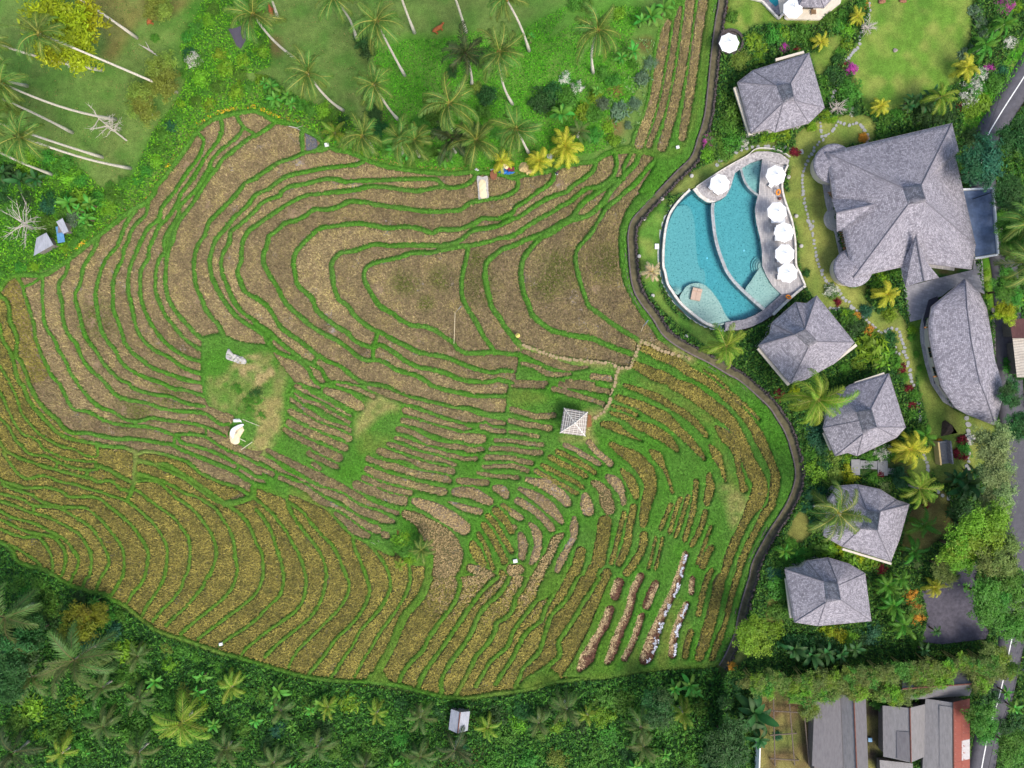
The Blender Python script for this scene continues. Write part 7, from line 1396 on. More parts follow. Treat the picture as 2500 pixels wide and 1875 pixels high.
Vs = []; Cs = []
for rr_z, px, py, col_, st_ in SPEC[288:]:              # the smallest ones merge into the planting
    me = random.choice({'n': BLOB, 'f': BLOBF, 'b': BLOBB}[st_]); n_ = len(me.vertices); v = np.empty(n_ * 3, np.float32); me.vertices.foreach_get('co', v); v = v.reshape(-1, 3)
    c = np.empty(n_ * 4, np.float32); me.color_attributes['tint'].data.foreach_get('color', c); c = c.reshape(-1, 4)[:, :3]; p = G3(px, py, .05); a = random.uniform(0, 6.3); R = rr_z * MPP
    Vs.append(np.stack([(v[:, 0] * math.cos(a) - v[:, 1] * math.sin(a)) * R + p.x, (v[:, 0] * math.sin(a) + v[:, 1] * math.cos(a)) * R + p.y, v[:, 2] * R * .75 + p.z], 1)); Cs.append(c * np.array(lin(LC_[col_])))
V = np.concatenate(Vs); tag(obj('small_shrubs', mesh_np('small_shrubs', V, np.arange(len(V)).reshape(-1, 4), [M_PLANT], np.concatenate(Cs))), kind='stuff')
for a in ((160, 70, 95, 12, 'yel', 'large yellow green tree at the top left corner, its leaning trunk forked', 'n', DEADW, (195, 165)), (395, 178, 52, 5, 'olive', 'olive thin-leaved tree beside the foot of a palm', 'f', DEADW, (430, 225)), (345, 250, 44, 4, 'olive', 'slim yellowish tree in the middle of the palm meadow', 'f', DEADW, (372, 280)), (2412, 396, 62, 8, 'blue', 'dense dark green tree overhanging the road bend', 'f'), (2440, 1085, 52, 7, 'pale', 'pale green tree by the road, upper of three', 'f'), (2443, 1160, 46, 7, 'pale', 'pale green tree by the road, middle of three', 'f'), (2452, 1225, 46, 7, 'pale', 'pale green tree by the road, lower of three', 'f'), (2418, 1300, 66, 9, 'lime', 'bright feathery tree right of the car park, highest', 'f'), (2365, 1345, 58, 8, 'lime', 'bright feathery tree just above the car park', 'f'), (2452, 1365, 58, 9, 'bamboo', 'olive feathery tree by the road right of the car park', 'f'), (2320, 1390, 40, 6, 'bamboo', 'olive feathery tree at the top left of the car park', 'f'),
          (2440, 1470, 66, 9, 'mid', 'big green tree right of the car park', 'f'), (2490, 1440, 50, 9, 'mid', 'green tree cut by the right edge beside the car park', 'f'), (2485, 1530, 46, 8, 'mid', 'green tree at the lower right of the car park', 'f'), (1846, 1553, 46, 6, 'lime', 'bright green leafy tree at the lower end of the canal', 'n'), (1787, 1830, 60, 8, 'dark', 'dark dense tree left of the sheds at the bottom', 'n'), (1615, 1731, 46, 6, 'dark', 'round dense dark green tree in the lower thicket', 'n'), (2405, 1755, 40, 6, 'mid', 'green tree between the rusty shed and the road', 'n'), (2478, 1830, 44, 7, 'mid', 'green tree at the bottom right corner across the road', 'n'), (34, 1604, 62, 8, 'dark', 'dark tree at the left edge under the big palm', 'n'), (20, 1660, 56, 8, 'dark', 'dark tree at the left edge below the other dark tree', 'n'), (185, 1530, 46, 6, 'must', 'mustard yellow tree below the lower left terraces', 'n'), (240, 1502, 28, 4, 'must', 'small mustard yellow tree beside the larger mustard one', 'n'), (75, 1548, 40, 6, 'dark', 'dark tree between the two big palms at lower left', 'n'), (2475, 470, 44, 6, 'dark', 'dark tree overhanging the lane right of the flat annex, upper', 'f'), (2480, 565, 40, 6, 'mid', 'green tree overhanging the lane right of the flat annex, lower', 'f'), (2468, 705, 40, 6, 'mid', 'green tree right of the paved court', 'f'), (2462, 760, 30, 4.5, 'yel', 'yellow leaved tree above the red tiled house', 'f'), (2472, 960, 34, 5, 'dark', 'dark tree at the right edge below the sheet roof house', 'f'), (2492, 1040, 36, 5, 'dark', 'dark tree at the right edge beside the round stone step', 'f'), (2490, 330, 50, 5, 'dark', 'dark tree at the right edge across the road', 'f'), (390, 12, 40, 4, 'olive', 'olive sparse tree cut by the top edge', 'f'), (20, 250, 34, 4, 'olive', 'thin brownish tree at the left edge of the meadow', 'f')):
    px, py, rp, h, col_, lb, st = a[:7]
    tree(px, py, rp, h, col_, lb, st, a[7] if len(a) > 7 else BARK2, a[8] if len(a) > 8 else None)
# bamboo hedge
culm = simple('bamboo_culm', lin((150, 140, 80)), .6, .2)
def bamboo(px, py, rpx, col='bamboo'):
    b = G3(px - (px-1250) * .03, py - 16); e = empty('bamboo_clump', b); R = rpx * MPP
    for k in range(5):
        a = random.uniform(0, 6.3); m = MB(); q = Vector((math.cos(a) * R * .5, -abs(math.sin(a)) * R * .5, 4.2)); m.tube([(random.uniform(-.3, .3), random.uniform(-.3, .3), 0), q * .5 + Vector((0, 0, .6)), q], [.06, .045, .02], 5); m.build('culm', [culm], e)
        o = obj('foliage', random.choice(BLOBF), e); setmat(o, LM[random.choice((col, col, 'mid', 'olive', 'lime'))]); o.location = q - Vector((0, 0, .9)); s_ = R * random.uniform(.5, .75); o.scale = (s_, s_ * 1.15, s_ * .9); o.rotation_euler = (random.uniform(-.3, .3), random.uniform(-.3, .3), random.uniform(0, 6))
    return reg(e, 'feathery bamboo clump', 'bamboo', 'bamboo hedge', px, py, 'in the hedge above the sheds')
for x, y in ((-150, 860), (-40, 900), (70, 850), (180, 880), (290, 840), (400, 870), (510, 830), (620, 850), (730, 800), (840, 830), (950, 780), (1060, 800), (1170, 760), (1280, 790), (1390, 730), (1500, 750), (1610, 700), (1720, 730), (1830, 700), (1940, 740), (2040, 770), (280, 990), (420, 960), (600, 950), (760, 940), (1000, 940), (1130, 960), (330, 1090), (1310, 900), (1420, 850), (1830, 860), (1960, 620)):
    bamboo(1875 + x / TS, 1406 + y / TS, 30)

# bare trees
def bare(px, py, base, h, Rpx, label, seed):
    r = random.Random(seed); z = zat(*base); B = W(*base, z); Cw = W(px, py, z + h); e = empty('bare_tree', B); R = Rpx * MPP
    m = MB(); m.tube([(0, 0, -.1), (Cw - B) * .5, (Cw - B) * .9], [.14, .1, .05], 6); m.build('trunk', [DEADW], e)
    for k in range(26):
        t = r.uniform(.35, .95); s0 = (Cw - B) * t; a = r.uniform(0, 6.3); L = R * r.uniform(.5, 1.1); q = s0 + Vector((math.cos(a) * L, math.sin(a) * L, r.uniform(.1, .7) * L)); mid = s0.lerp(q, .5) + Vector((r.uniform(-.2, .2), r.uniform(-.2, .2), r.uniform(0, .3)))
        m = MB(); m.tube([s0, mid, q], [.05, .035, .012], 4)
        for j in range(3):
            w0 = s0.lerp(q, r.uniform(.4, .9)); a2_ = a + r.uniform(-1.1, 1.1); l2 = L * r.uniform(.25, .5); m.tube([w0, w0 + Vector((math.cos(a2_) * l2, math.sin(a2_) * l2, r.uniform(0, .5) * l2))], [.025, .01], 4)
        m.build('branch', [DEADW], e)
    return tag(e, label, 'tree', 'bare trees')
bare(235, 285, (309, 343), 6.5, 34, 'leafless silver tree leaning across the palm meadow', 2); bare(48, 540, (80, 560), 6, 52, 'leafless white tree beside the grey tin shack', 3); bare(180, 165, (195, 150), 2, 22, 'fallen bare branches under the yellow green tree', 5); bare(2118, 68, (2110, 70), 1.5, 20, 'small leafless frangipani beside the stepping stones', 6); bare(2040, 262, (2046, 270), 1.5, 22, 'small leafless frangipani right of the highest villa', 8)

# ------------------------------------------------------------------ undergrowth nobody could count
def scatter(name, masks, seed):
    r = np.random.default_rng(seed); Vs = []; Cs = []
    for m, dens, size, hgt, cols in masks:
        area = (STEP * MPP) ** 2; p_ = dens * area; jj, ii = np.where(r.uniform(0, 1, m.shape) < p_ * m); k = len(jj)
        x = gx[ii] + r.uniform(0, STEP, k); y = gy[jj] + r.uniform(0, STEP, k); z = ZS[jj, ii] + r.uniform(.02, 1, k) ** 1.5 * hgt * (.6 + .4 * np.sin(x * .21 + y * .13) * np.cos(y * .17 - x * .09)); P = Wn(x, y, z)
        nrm = r.normal(0, .5, (k, 3)) + [0, 0, 1]; nrm /= np.linalg.norm(nrm, axis=1)[:, None]; a = np.cross(nrm, r.normal(0, 1, (k, 3))); a /= np.linalg.norm(a, axis=1)[:, None] + 1e-9; b = np.cross(nrm, a); s_ = size * r.uniform(.6, 1.4, k)[:, None]
        q = np.stack([P - a * s_ * 1.2, P - b * s_ * .5, P + a * s_ * 1.2, P + b * s_ * .5], 1); Vs.append(q.reshape(-1, 3)); cc = np.array([lin(c) for c in cols]); pn = r.integers(0, len(cols), k); Cs.append(np.repeat(cc[pn] * r.uniform(.7, 1.3, (k, 1)), 4, 0))
    V = np.concatenate(Vs); C = np.concatenate(Cs)
    return tag(obj(name, mesh_np(name, V, np.arange(len(V)).reshape(-1, 4), [M_PLANT], C)), kind='stuff')
pm = lambda s: (polyfield(T(s)) > 0)
outside = rimf < -6
lush = pm("B1 1050,420 1300,330 1600,330 1900,260 2211,330 | C1 200,180 420,60 500,60 300,330 | C1 700,100 1000,50 1120,60 1000,420 1150,640 900,1100 800,1290 600,1330 0,1480 | B1 1850,1490 1400,1450 1050,1390 1100,900 1010,520") & outside
band = pm("A1 1800,-100 2211,-100 | B1 100,150 130,560 0,620 | A1 1950,620 2200,700 | B1 150,700 450,880 720,960 950,1050 1100,1390 600,1250 200,1050 | A1 2100,950 1700,1110 1500,1400 1330,1620 | A2 1200,100 600,580 300,700 0,800 -200,700 -200,-100 | A1 -200,1300 100,1260 500,1330 750,1500 900,1640 1150,1500 1330,1100 1500,900 1600,700 1550,400 1700,100") & outside
rimband = (rimf < -7) & (rimf > -15.5)
yellowy = (rimf < -8) & outside & (rimf > -15.9) & (PX < 900) & (PY < 640)
low_ = pm("A3 -200,1380 0,1380 130,1530 450,1659 | A4 530,60 900,180 1200,380 1420,520 1900,690 2211,770 | B4 300,850 850,930 1720,1080 2211,1030 | C4 330,940 1200,820 1760,780 1880,1000 1800,1659 1850,1900 | A4 -300,1900") & outside
beds = (rm > .5) & (LAWNM < .35) & (rimf < -40 * 0 - 15.9) & ~pm("D2 1145,640 1190,820 1230,1120 1350,1090 1870,880 1780,570") & ~(polyfield(terr) > -4) & ~(polyfield(outer + terr[::-1][:1] + terr[:1]) > -3) & ~(polyfield([(1906, 40), (1913, 33), (1922, 47), (2002, 48), (2052, 8), (2064, -40), (1830, -60), (1860, 3)]) > -4) & ~pm('D3 700,640 1230,640 1230,800 700,800') & ~pm('D3 1430,470 1600,470 1600,720 1430,720')
roadf = np.full(PX.shape, -CLIP); paint(roadf, ROAD, 34.0); beds &= roadf < 0
carp = pm("D4 1330,130 1600,20 | D3 1650,1560 1830,1560 | D4 1790,0 1800,330 1910,480 1880,545 1500,590 1330,570 1380,350"); beds &= ~carp
verge = pm("D1 1650,1000 1950,640 2211,330 2211,520 1760,1230") | pm("D1 2211,900 2000,1230 2100,1659 2400,1659 2400,900")
scatter('undergrowth', [(lush, 30, .12, .25, [(84, 166, 24), (66, 144, 20), (98, 172, 36), (46, 112, 22)]), (band & ~pm('A1 1950,230 2160,180 2170,300 2090,440 2030,400'), 34, .16, .8, [(96, 162, 30), (70, 130, 32), (112, 170, 36), (52, 98, 34)]), (low_, 62, .20, 1.2, [(54, 106, 38), (72, 126, 42), (42, 84, 34), (88, 138, 50), (34, 66, 30)]), (beds, 70, .17, .9, [(54, 98, 38), (72, 118, 40), (38, 74, 34), (92, 128, 48)]), (verge, 24, .15, .4, [(84, 148, 34), (66, 120, 30)]), ((n5 > .2) & pm("C1 1050,330 1250,330 1200,700 1100,1100 950,1250 800,1290 850,800"), 20, .16, .4, [(120, 150, 90), (96, 140, 60)])], 71)
meadow = outside & (PY < 480) & (PX < 1000) & ~band & ~lush
scatter('meadow_tufts', [(meadow & (n5 > -.2), 9, .10, .08, [(84, 122, 44), (110, 128, 62), (62, 104, 36), (136, 124, 74)])], 74)
scatter('yellow_flowers', [(yellowy & (n3 + .6 * n5 > .35), 44, .15, .7, [(222, 182, 30), (206, 170, 60), (150, 160, 40)]), (rimband & (PX > 690) & (PX < 1000) & (PY > 1600) & (n3 > -.6), 20, .10, .5, [(176, 170, 40), (130, 140, 40)])], 72)
scatter('rim_weeds', [(rimband & (PY < 640) & (PX < 1350), 26, .13, .5, [(84, 132, 36), (110, 140, 50), (150, 130, 70)]), ((rimf < -5) & (rimf > -15.5) & (PY > 1300) & (PX < 1750), 40, .14, .5, [(44, 84, 32), (34, 62, 28), (70, 92, 40)])], 73)
# ------------------------------------------------------------------ small things
def cow(px, py, rz, label, lying=True):
    z = zat(px, py); e = empty('cow', W(px, py, z), rz); hide = simple('red_brown_hide', lin((150, 86, 48)), .8, .15)
    bm = bmesh.new(); vs_ = []
    J = [((-.75, 0, .55), .20), ((-.45, 0, .58), .30), ((0, 0, .58), .33), ((.45, 0, .60), .30), ((.72, 0, .72), .20), ((.95, .04, .92), .15), ((1.1, .1, .98), .15), ((1.32, .16, .86), .09),
         ((-.5, .26, .35), .15), ((-.15, .42, .14), .10), ((-.5, .46, .07), .06), ((-.5, -.26, .35), .15), ((-.2, -.44, .14), .10), ((-.55, -.5, .07), .06), ((.5, .22, .36), .13), ((.72, .34, .14), .09), ((.4, .36, .07), .06), ((.5, -.22, .36), .13), ((.75, -.34, .14), .09), ((.45, -.38, .07), .06), ((-.95, 0, .4), .03), ((-1.0, .1, .15), .03), ((1.08, .28, 1.02), .04), ((1.1, -.1, 1.06), .04)]
    ED = [(0, 1), (1, 2), (2, 3), (3, 4), (4, 5), (5, 6), (6, 7), (1, 8), (8, 9), (9, 10), (1, 11), (11, 12), (12, 13), (3, 14), (14, 15), (15, 16), (3, 17), (17, 18), (18, 19), (0, 20), (20, 21), (6, 22), (6, 23)]
    me = bpy.data.meshes.new('body'); me.from_pydata([j[0] for j in J], ED, []); me.materials.append(hide); o = obj('body', me, e)
    sk = o.modifiers.new('skin', 'SKIN'); ss = o.modifiers.new('sub', 'SUBSURF'); ss.levels = ss.render_levels = 1
    for v, (_, r_) in zip(me.skin_vertices[0].data, J): v.radius = (r_, r_)
    me.skin_vertices[0].data[2].use_root = True; e.scale = (.95, .95, .95)
    return tag(e, label, 'cow', 'brown cows')
cow(371, 51, math.radians(60), 'brown cow resting in the palm meadow below the top edge'); cow(1069, 74, math.radians(30), 'brown cow lying at the edge of the lush green patch'); cow(664, 33, math.radians(100), 'brown cow half hidden behind a palm trunk at the top')
# people at the upper edge of the field
def person(px, py, z, rz, cols, label, pose='stand'):
    e = empty('person', W(px, py, z), rz); skin = simple('skin', lin((150, 104, 78)), .7, .05); 
    if pose == 'stand': J = [((0, 0, .95), .14), ((0, .02, 1.2), .15), ((0, .06, 1.42), .13), ((0, .08, 1.52), .06), ((0, .12, 1.64), .10), ((.11, 0, .88), .10), ((.12, .03, .5), .07), ((.12, -.02, .08), .05), ((-.11, 0, .88), .10), ((-.13, .14, .5), .07), ((-.13, .08, .08), .05), ((.2, .05, 1.4), .06), ((.28, .12, 1.14), .045), ((.25, .32, 1.0), .035), ((-.2, .05, 1.4), .06), ((-.3, .1, 1.14), .045), ((-.28, .3, 1.02), .035), ((.12, .14, .04), .04), ((-.13, .24, .04), .04)]
    else: J = [((0, 0, .5), .15), ((0, .12, .8), .15), ((0, .25, 1.0), .13), ((0, .3, 1.1), .06), ((0, .36, 1.22), .10), ((.12, .04, .45), .10), ((.16, .35, .42), .07), ((.15, .2, .06), .05), ((-.12, .04, .45), .10), ((-.16, .35, .42), .07), ((-.15, .2, .06), .05), ((.2, .24, .98), .06), ((.26, .42, .78), .045), ((.18, .6, .62), .035), ((-.2, .24, .98), .06), ((-.26, .42, .78), .045), ((-.18, .6, .62), .035), ((.15, .34, .04), .04), ((-.15, .34, .04), .04)]
    ED = [(0, 1), (1, 2), (2, 3), (3, 4), (0, 5), (5, 6), (6, 7), (0, 8), (8, 9), (9, 10), (2, 11), (11, 12), (12, 13), (2, 14), (14, 15), (15, 16), (7, 17), (10, 18)]
    me = bpy.data.meshes.new('body'); me.from_pydata([j[0] for j in J], ED, []); m_, n_, b_ = newmat('figure')
    sp = N(n_, 'ShaderNodeSeparateXYZ'); n_.links.new(N(n_, 'ShaderNodeTexCoord').outputs['Object'], sp.inputs[0]); hgt = .92 if pose == 'stand' else .5
    mp = N(n_, 'ShaderNodeMapRange'); mp.inputs[1].default_value = 0; mp.inputs[2].default_value = 1.8 if pose == 'stand' else 1.4; n_.links.new(sp.outputs[2], mp.inputs[0])
    q = hgt / (1.8 if pose == 'stand' else 1.4); cr = N(n_, 'ShaderNodeValToRGB'); cr.color_ramp.interpolation = 'CONSTANT'; el = cr.color_ramp.elements
    for _ in range(2): el.new(.5)
    for i, (p_, c_) in enumerate(((0, lin((150, 104, 78))), (.06, cols[1]), (q, cols[0]), (.83, lin((150, 104, 78))))): el[i].position = p_; el[i].color = (*c_, 1)
    n_.links.new(mp.outputs[0], cr.inputs[0]); n_.links.new(cr.outputs[0], b_.inputs['Base Color']); b_.inputs['Roughness'].default_value = .8
    me.materials.append(m_); o = obj('body', me, e); o.modifiers.new('skin', 'SKIN'); ss = o.modifiers.new('sub', 'SUBSURF'); ss.levels = ss.render_levels = 2
    for v, (_, r_) in zip(me.skin_vertices[0].data, J): v.radius = (r_, r_)
    me.skin_vertices[0].data[0].use_root = True
    m = MB(); hx = J[4][0]; m.lathe((hx[0], hx[1], hx[2] + .02), [(.34, 0), (.2, .06), (.04, .2)] if cols[2] else [(.11, 0), (.10, .08), (.03, .11)], 14); m.build('hat' if cols[2] else 'hair', [simple('straw_hat', lin((214, 196, 150)), .9, .1) if cols[2] else simple('black_hair', (.02, .018, .016), .6, .1)], e)
    return tag(e, label, 'person')
zz_ = lz(1359, 428); person(1359, 428, zz_, .3, (lin((36, 42, 66)), lin((228, 226, 220)), 0), 'person in dark top and white trousers walking on a bund')
zz_ = lz(1241, 428) ; person(1241, 410, zat(1241, 410), 2.2, (lin((206, 64, 84)), lin((60, 60, 90)), 1), 'person in pink red top bending over the blue tarpaulin', 'crouch'); person(1229, 410, zat(1229, 410), -1.0, (lin((222, 222, 226)), lin((52, 80, 140)), 1), 'person in white top crouching beside the blue tarpaulin', 'crouch')
# cloths, tarpaulins and straw
def sheet(name, poly, z, mat, label, cat, amp=.06, lift=.12, seed=1, h=None):
    """cloth with folds over a plan outline"""
    r = random.Random(seed); P = np.array(poly); c = P.mean(0); bm = bmesh.new(); rings = 7; n = 40; S2 = smooth(np.repeat(P, 1, 0), max(2, n // len(P)), True) if len(P) > 5 else np.concatenate([P[i] + (P[(i+1) % len(P)] - P[i]) * np.linspace(0, 1, 10, endpoint=False)[:, None] for i in range(len(P))])
    n = len(S2); ph = [r.uniform(0, 6) for _ in range(4)]; rows = []
    for j in range(rings + 1):
        t = j / rings; row = []
        for i in range(n):
            q = c + (S2[i] - c) * max(t, .02); zz = z + lift * (1 - t ** 2 * .8) + (h or 0) * (1 - t) + amp * (math.sin(q[0] * .55 + ph[0]) * math.cos(q[1] * .45 + ph[1]) + .6 * math.sin(q[0] * .21 - q[1] * .33 + ph[2])); v = W(q[0], q[1], zz); row.append(bm.verts.new(v))
        rows.append(row)
    for j in range(rings):
        for i in range(n): bm.faces.new((rows[j][i], rows[j+1][i], rows[j+1][(i+1) % n], rows[j][(i+1) % n]))
    bm.faces.new(rows[0]); bmesh.ops.recalc_face_normals(bm, faces=bm.faces); me = bpy.data.meshes.new(name); bm.to_mesh(me); bm.free(); me.materials.append(mat); me.polygons.foreach_set('use_smooth', [True] * len(me.polygons))
    return tag(obj(name, me), label, cat)
M_NET = simple('grey_white_net', lin((176, 172, 166)), .8, .25, 3, 'world'); M_SACK = simple('white_sack', lin((226, 226, 224)), .7, .08); M_BLUE = simple('blue_tarp', lin((34, 104, 178)), .45, .15, 2, 'world'); M_STRAWP = simple('straw_pile', lin((204, 178, 124)), .95, .3, 4, 'world', bumps=.9); M_GRAIN = simple('drying_grain', lin((226, 204, 166)), .9, .12, 3, 'world', bumps=.5)
Z3 = lambda s: [(1140 + float(a.split(',')[0]) / 5.29, 360 + float(a.split(',')[1]) / 5.29) for a in s.split()]
gz = lambda x, y: max(lz(x, y), float(L[int((y - gy[0]) / STEP), int((x - gx[0]) / STEP)])) + .12
sheet('drying_sheet', Z3("130,375 200,380 268,375 275,520 282,675 240,655 158,688 140,520"), gz(1179, 460) + .15, M_NET, 'long pale sheet with drying rice laid across the upper paddies', 'sheet', .05, .1, 2)
sheet('grain_heap', Z3("165,430 235,430 245,540 255,640 180,650 160,540"), gz(1179, 460) + .28, M_GRAIN, 'heap of pale rice grain spread on the long drying sheet', 'grain', .04, .1, 3)
sheet('blue_tarpaulin', Z3("400,345 420,290 470,250 500,280 560,310 620,320 560,350 480,345"), zat(1236, 420) + .1, M_BLUE, 'crumpled blue tarpaulin at the upper edge of the terraces', 'tarpaulin', .12, .25, 4)
mm = MB(); mm.box((0, 0, .35), (.9, .45, .5), .1); mm.box((.35, 0, .7), (.25, .3, .25)); o = mm.build('threshing_box', [simple('dark_red_crate', lin((120, 50, 60)), .7, .2)]); o.location = W(1248, 415, zat(1248, 415) + .1); tag(o, 'dark red crate standing on the blue tarpaulin', 'crate')
sheet('straw_heap', Z3("670,250 700,200 760,195 800,240 800,310 730,320 680,300"), zat(1280, 410) + .05, M_STRAWP, 'round straw heap, left of two beside a golden palm', 'straw heap', .1, .2, 6, .6); sheet('straw_heap', Z3("750,310 800,280 890,290 890,330 780,360"), zat(1296, 422) + .05, M_STRAWP, 'flat straw heap, right of two beside a golden palm', 'straw heap', .1, .2, 7, .3)
sheet('feed_sack', Z3("95,285 125,265 160,295 150,318 120,315"), zat(1164, 415), M_SACK, 'white sack on the rim left of the drying sheet', 'sack', .03, .2, 8); sheet('washing_cloth', Z3("300,280 340,275 370,295 350,318 315,312"), zat(1203, 416), M_SACK, 'white cloth lying beside the brown basket', 'cloth', .05, .25, 9); sheet('silver_bag', Z3("1030,95 1080,75 1130,115 1100,165 1040,140"), zat(1344, 383), simple('silver_plastic', lin((196, 198, 206)), .4, .15), 'crumpled silver bag between the two golden palms', 'bag', .1, .3, 10)
mm = MB(); mm.lathe((0, 0, 0), [(.3, 0), (.42, .3), (.4, .34)], 12); o = mm.build('basket', [simple('brown_basket', lin((130, 84, 60)), .9, .3, 6)]); o.location = W(1205, 428, zat(1205, 428) + .05); o.scale = (1.3, 1.8, 1); tag(o, 'brown basket at the top of the drying sheet', 'basket')
Z4 = lambda s: [(460 + float(a.split(',')[0]) / 3.173, 800 + float(a.split(',')[1]) / 3.173) for a in s.split()]
g0 = lz(580, 870) + .1
sheet('torn_net', Z4("310,158 330,195 370,210 440,235 445,278 400,280 350,262 290,235"), g0, M_NET, 'torn grey white net sheet on the grassy mound', 'net', .22, .2, 12)
g1 = lz(580, 1050) + .05
sheet('net_heap', Z4("350,790 380,750 440,760 430,800 400,850 395,890 360,905 325,880 320,810"), g1, M_GRAIN, 'heap of cream straw under a white net below the mound', 'net', .08, .25, 13, .3); sheet('white_cloth', Z4("345,710 400,698 420,712 415,735 350,732"), g1, M_SACK, 'white cloth bundle above the net heap', 'cloth', .06, .3, 14); sheet('net_strip', Z4("330,790 370,760 420,745 425,760 375,785 350,820 345,860 325,830"), g1 + .35, M_SACK, 'white net strip lying over the straw heap', 'net', .05, .1, 15)
for i, (a_, b_, nm) in enumerate((("415,708", "550,762", 'upper'), ("378,850", "443,882", 'middle'), ("408,946", "495,885", 'lowest'))):
    pa_, pb_ = Z4(a_)[0], Z4(b_)[0]; m = MB(); m.tube([W(*pa_, g1 + .25), W(*pb_, g1 + .35)], .05, 6); o = m.build('bamboo_pole', [simple('pale_bamboo', lin((216, 204, 180)), .6, .1)]); tag(o, 'thin pale bamboo pole lying by the net heap, %s of three' % nm, 'pole', 'bamboo poles')
# banner poles in the paddies
def flagpole(base, top, z, h, label, cloth=True):
    e = empty('flag_pole', W(*base, z)); A, B_ = W(*base, z), W(*top, z + h); m = MB(); m.tube([(0, 0, 0), B_ - A], .04, 6); m.build('pole', [simple('pole_bamboo', lin((206, 190, 160)), .6, .1)], e)
    if cloth:
        m = MB(); q = B_ - A; m.add([q, q + Vector((.55, .5, -.1)), q + Vector((.9, .95, -.35)), q + Vector((.75, 1.0, -.6)), q + Vector((.4, .5, -.4)), q + Vector((0, .05, -.3))], [(0, 1, 4, 5), (1, 2, 3, 4)]); m.build('flag', [M_SACK], e)
    return tag(e, label, 'flag pole')
flagpole((1108, 848), (1111, 763), lz(1108, 848), 4.5, 'tall thin pole with a white streamer in the triangular paddy')
flagpole((1564, 812), (1570, 797), lz(1564, 812), 1.5, 'short pole with a white tag near the canal')
# white markers and boxes
for i, (x, y, s_, lb) in enumerate(((1258, 1369, .55, 'white box on a bund in the lower middle of the terraces'), (540, 1572, .45, 'white box at the lower left rim of the terraces'), (1654, 360, .4, 'white scrap by the junction of paths above the canal bend'), (798, 354, .5, 'white rag beside the small grey seedbed'))):
    mm = MB(); mm.box((0, 0, s_ * .3), (s_ * 1.2, s_, s_ * .6), .2, 0, .9); o = mm.build('white_box', [M_SACK]); o.location = W(x, y, gz(x, y)); tag(o, lb, 'box')
mm = MB(); mm.lathe((0, 0, .9), [(.34, 0), (.22, .1), (.05, .28)], 16); mm.tube([(0, 0, 0), (0, 0, 1.0)], .05, 6); o = mm.build('scarecrow_hat', [simple('yellow_straw', lin((214, 196, 110)), .9, .1)]); o.location = W(1264, 820, lz(1264, 820)); tag(o, 'pale yellow straw hat on a stick at the path corner', 'scarecrow')
# seedbed, dead branches, logs
def log(a, b, r_, label, mat=DEADW, fork=True):
    A, B_ = G3(*a, r_), G3(*b, r_ + .15); m = MB(); m.tube([A, A.lerp(B_, .5) + Vector((.1, .1, .05)), B_], [r_, r_ * .8, r_ * .5], 6)
    if fork: m.tube([A.lerp(B_, .5), B_ + Vector((.5, .6, .2))], [r_ * .6, r_ * .2], 5); m.tube([A.lerp(B_, .3), B_ + Vector((-.6, .3, .1))], [r_ * .5, r_ * .2], 5)
    o = m.build('fallen_branch', [mat]); return tag(o, label, 'branch')
log((386, 138), (349, 113), .13, 'fallen pale trunk in the meadow below the resting cow'); log((705, 308), (733, 318), .07, 'thin dry branch on the rim beside the seedbed'); log((952, 1344), (915, 1328), .08, 'forked white branch lying left of the bushy island')
# stones on the round lawn
for i, (x, y, r_, lb) in enumerate(((2186, 123, .32, 'single small boulder in the middle of the round lawn'), (2153, 2, .55, 'reddish boulder at the top edge of the lawn, left one'), (2204, 0, .55, 'reddish boulder at the top edge of the lawn, right one'))):
    bm = bmesh.new(); bmesh.ops.create_icosphere(bm, subdivisions=3, radius=1)
    for v in bm.verts: v.co *= 1 + .18 * math.sin(v.co.x * 3 + i) * math.cos(v.co.y * 4) + .08 * math.sin(v.co.z * 7)
    me = bpy.data.meshes.new('boulder'); bm.to_mesh(me); bm.free(); me.materials.append(simple('boulder_stone', lin((150, 140, 130)) if i == 0 else lin((138, 96, 74)), .9, .25)); o = obj('boulder', me); o.scale = (r_, r_ * .85, r_ * .7); o.location = G3(x, y, .1); tag(o, lb, 'boulder')
# dark round seat under the upper parasol, lounge chair on the pale deck
mm = MB(); mm.lathe((0, 0, 0), [(1.9, 0), (1.9, .4), (1.55, .4), (1.55, .12)], 28); o = mm.build('round_seat_wall', [M_STONE]); o.location = G3(1783, 104, 0); tag(o, 'dark stone ring wall under the parasol beside the canal', 'seat wall')
e = empty('deck_chair', W(1984, 29, 1.05), .1); mm = MB(); mm.box((0, 0, .3), (.7, .9, .08)); mm.build('seat', [M_FRAME], e); mm = MB(); mm.box((0, .42, .6), (.7, .08, .5)); mm.build('backrest', [M_FRAME], e)
for sx in (-.3, .3):
    for sy in (-.4, .4): mm = MB(); mm.box((sx, sy, .13), (.06, .06, .26)); mm.build('leg', [M_FRAME], e)
tag(e, 'wooden deck chair on the pale deck at the top edge', 'chair')
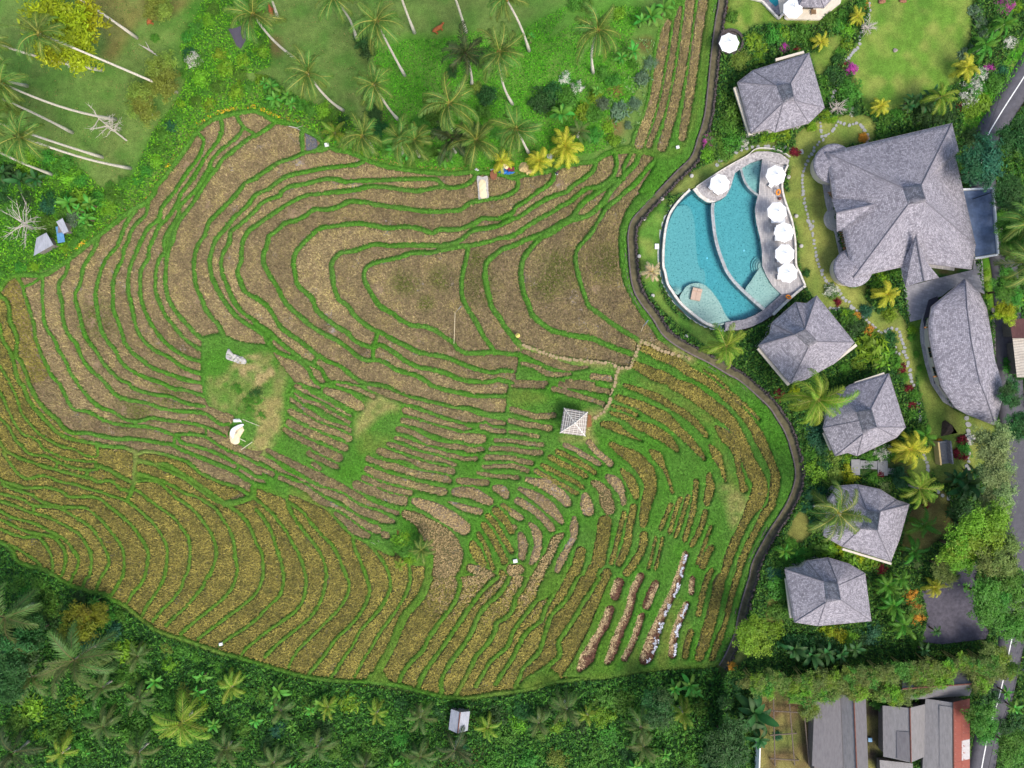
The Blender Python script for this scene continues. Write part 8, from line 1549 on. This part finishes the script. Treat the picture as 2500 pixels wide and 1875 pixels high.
# power line over the road
def pole_line(pts, label):
    m = MB(); m.tube([W(*p) for p in pts], .03, 4); return tag(m.build('power_cable', [simple('black_cable', (.03, .03, .03), .6, .1)]), label, 'cable')
pole_line([(2505, 60, 8.2), (2470, 150, 7.6), (2420, 300, 7.6), (2380, 430, 8)], 'thin black cable crossing the verge and the road at upper right')
e = empty('power_pole', W(2455, 1612, .8)); mm = MB(); mm.tube([(0, 0, 0), (0, 0, 8)], [.16, .11], 8); mm.build('mast', [simple('concrete_mast', lin((150, 146, 142)), .8, .1)], e); mm = MB(); mm.bar((-.9, 0, 7.6), (.9, .2, 7.6), .1, .1); mm.build('crossarm', [M_GLASS], e)
for sx in (-.8, 0, .8): mm = MB(); mm.lathe((sx, 0, 7.65), [(.05, 0), (.06, .15), (.03, .2)], 8); mm.build('insulator', [M_SACK], e)
tag(e, 'concrete power pole beside the road right of the bamboo hedge', 'pole')
pole_line([(2492, 1605, 8.2), (2470, 1700, 7.6), (2430, 1800, 7.6), (2410, 1890, 8)], 'thin black cable above the road at the bottom right')
# garden frames left of the sheds
M_OLDW = simple('old_timber', lin((104, 92, 80)), .9, .3, 5)
for i, (a_, b_) in enumerate((((1888, 1700), (1892, 1870)), ((1925, 1690), (1940, 1868)), ((1880, 1735), (1960, 1740)), ((1880, 1795), (1945, 1790)), ((1960, 1700), (1975, 1868)), ((1880, 1852), (1950, 1856)))):
    m = MB(); m.bar(G3(*a_, 1.0), G3(*b_, 1.0), .14, .12); m.bar(G3(*a_, 0), G3(*a_, 1.0), .12, .12); m.bar(G3(*b_, 0), G3(*b_, 1.0), .12, .12); o = m.build('garden_rail', [M_OLDW]); tag(o, 'old timber rail over the bare plot left of the sheds', 'rail', 'old timber rails'); REG.append((o, 'old timber rail on posts', (a_[0] + b_[0]) / 2, (a_[1] + b_[1]) / 2, 'over the bare plot by the sheds'))
m = MB(); m.bar(W(1851, 1806, 1.6), W(1848, 1890, 1.6), .18, 1.8); o = m.build('white_wall', [M_SACK]); tag(o, 'narrow white wall top left of the bare plot at the bottom', 'wall')
mm = MB(); mm.box((0, 0, 0), (.55, .55, .2)); o = mm.build('blue_crate', [simple('light_blue_plastic', lin((110, 160, 196)), .5, .1)]); o.location = W(2124, 1806, 1.0); tag(o, 'light blue crate between the long shed and the gabled shed', 'crate')

# ------------------------------------------------------------------ labels: place in the row, counted from the left
ORD = ['', 'second', 'third', 'fourth', 'fifth', 'sixth', 'seventh', 'eighth', 'ninth', 'tenth', 'eleventh', 'twelfth', 'thirteenth', 'fourteenth', 'fifteenth', 'sixteenth', 'seventeenth', 'eighteenth', 'nineteenth']
TENS = {2: 'twent', 3: 'thirt', 4: 'fort', 5: 'fift'}
def ordw(k):
    if k == 0: return 'leftmost'
    if k < 19: return ORD[k] + ' from the left'
    n_ = k + 1; t, u_ = divmod(n_, 10)
    return (TENS[t] + 'ieth' if u_ == 0 else TENS[t] + 'y-' + (['', 'first'] + ORD[1:])[u_]) + ' from the left'
from collections import defaultdict
grp = defaultdict(list)
for o, d_, x, y, zn in REG: grp[(d_, zn)].append((x, y, o))
for (d_, zn), lst in grp.items():
    lst.sort(key=lambda t: (t[0], t[1]))
    for k, (x, y, o) in enumerate(lst): o['label'] = f"{d_}, {ordw(k)} {zn}" if len(lst) > 1 else f"{d_} {zn}"
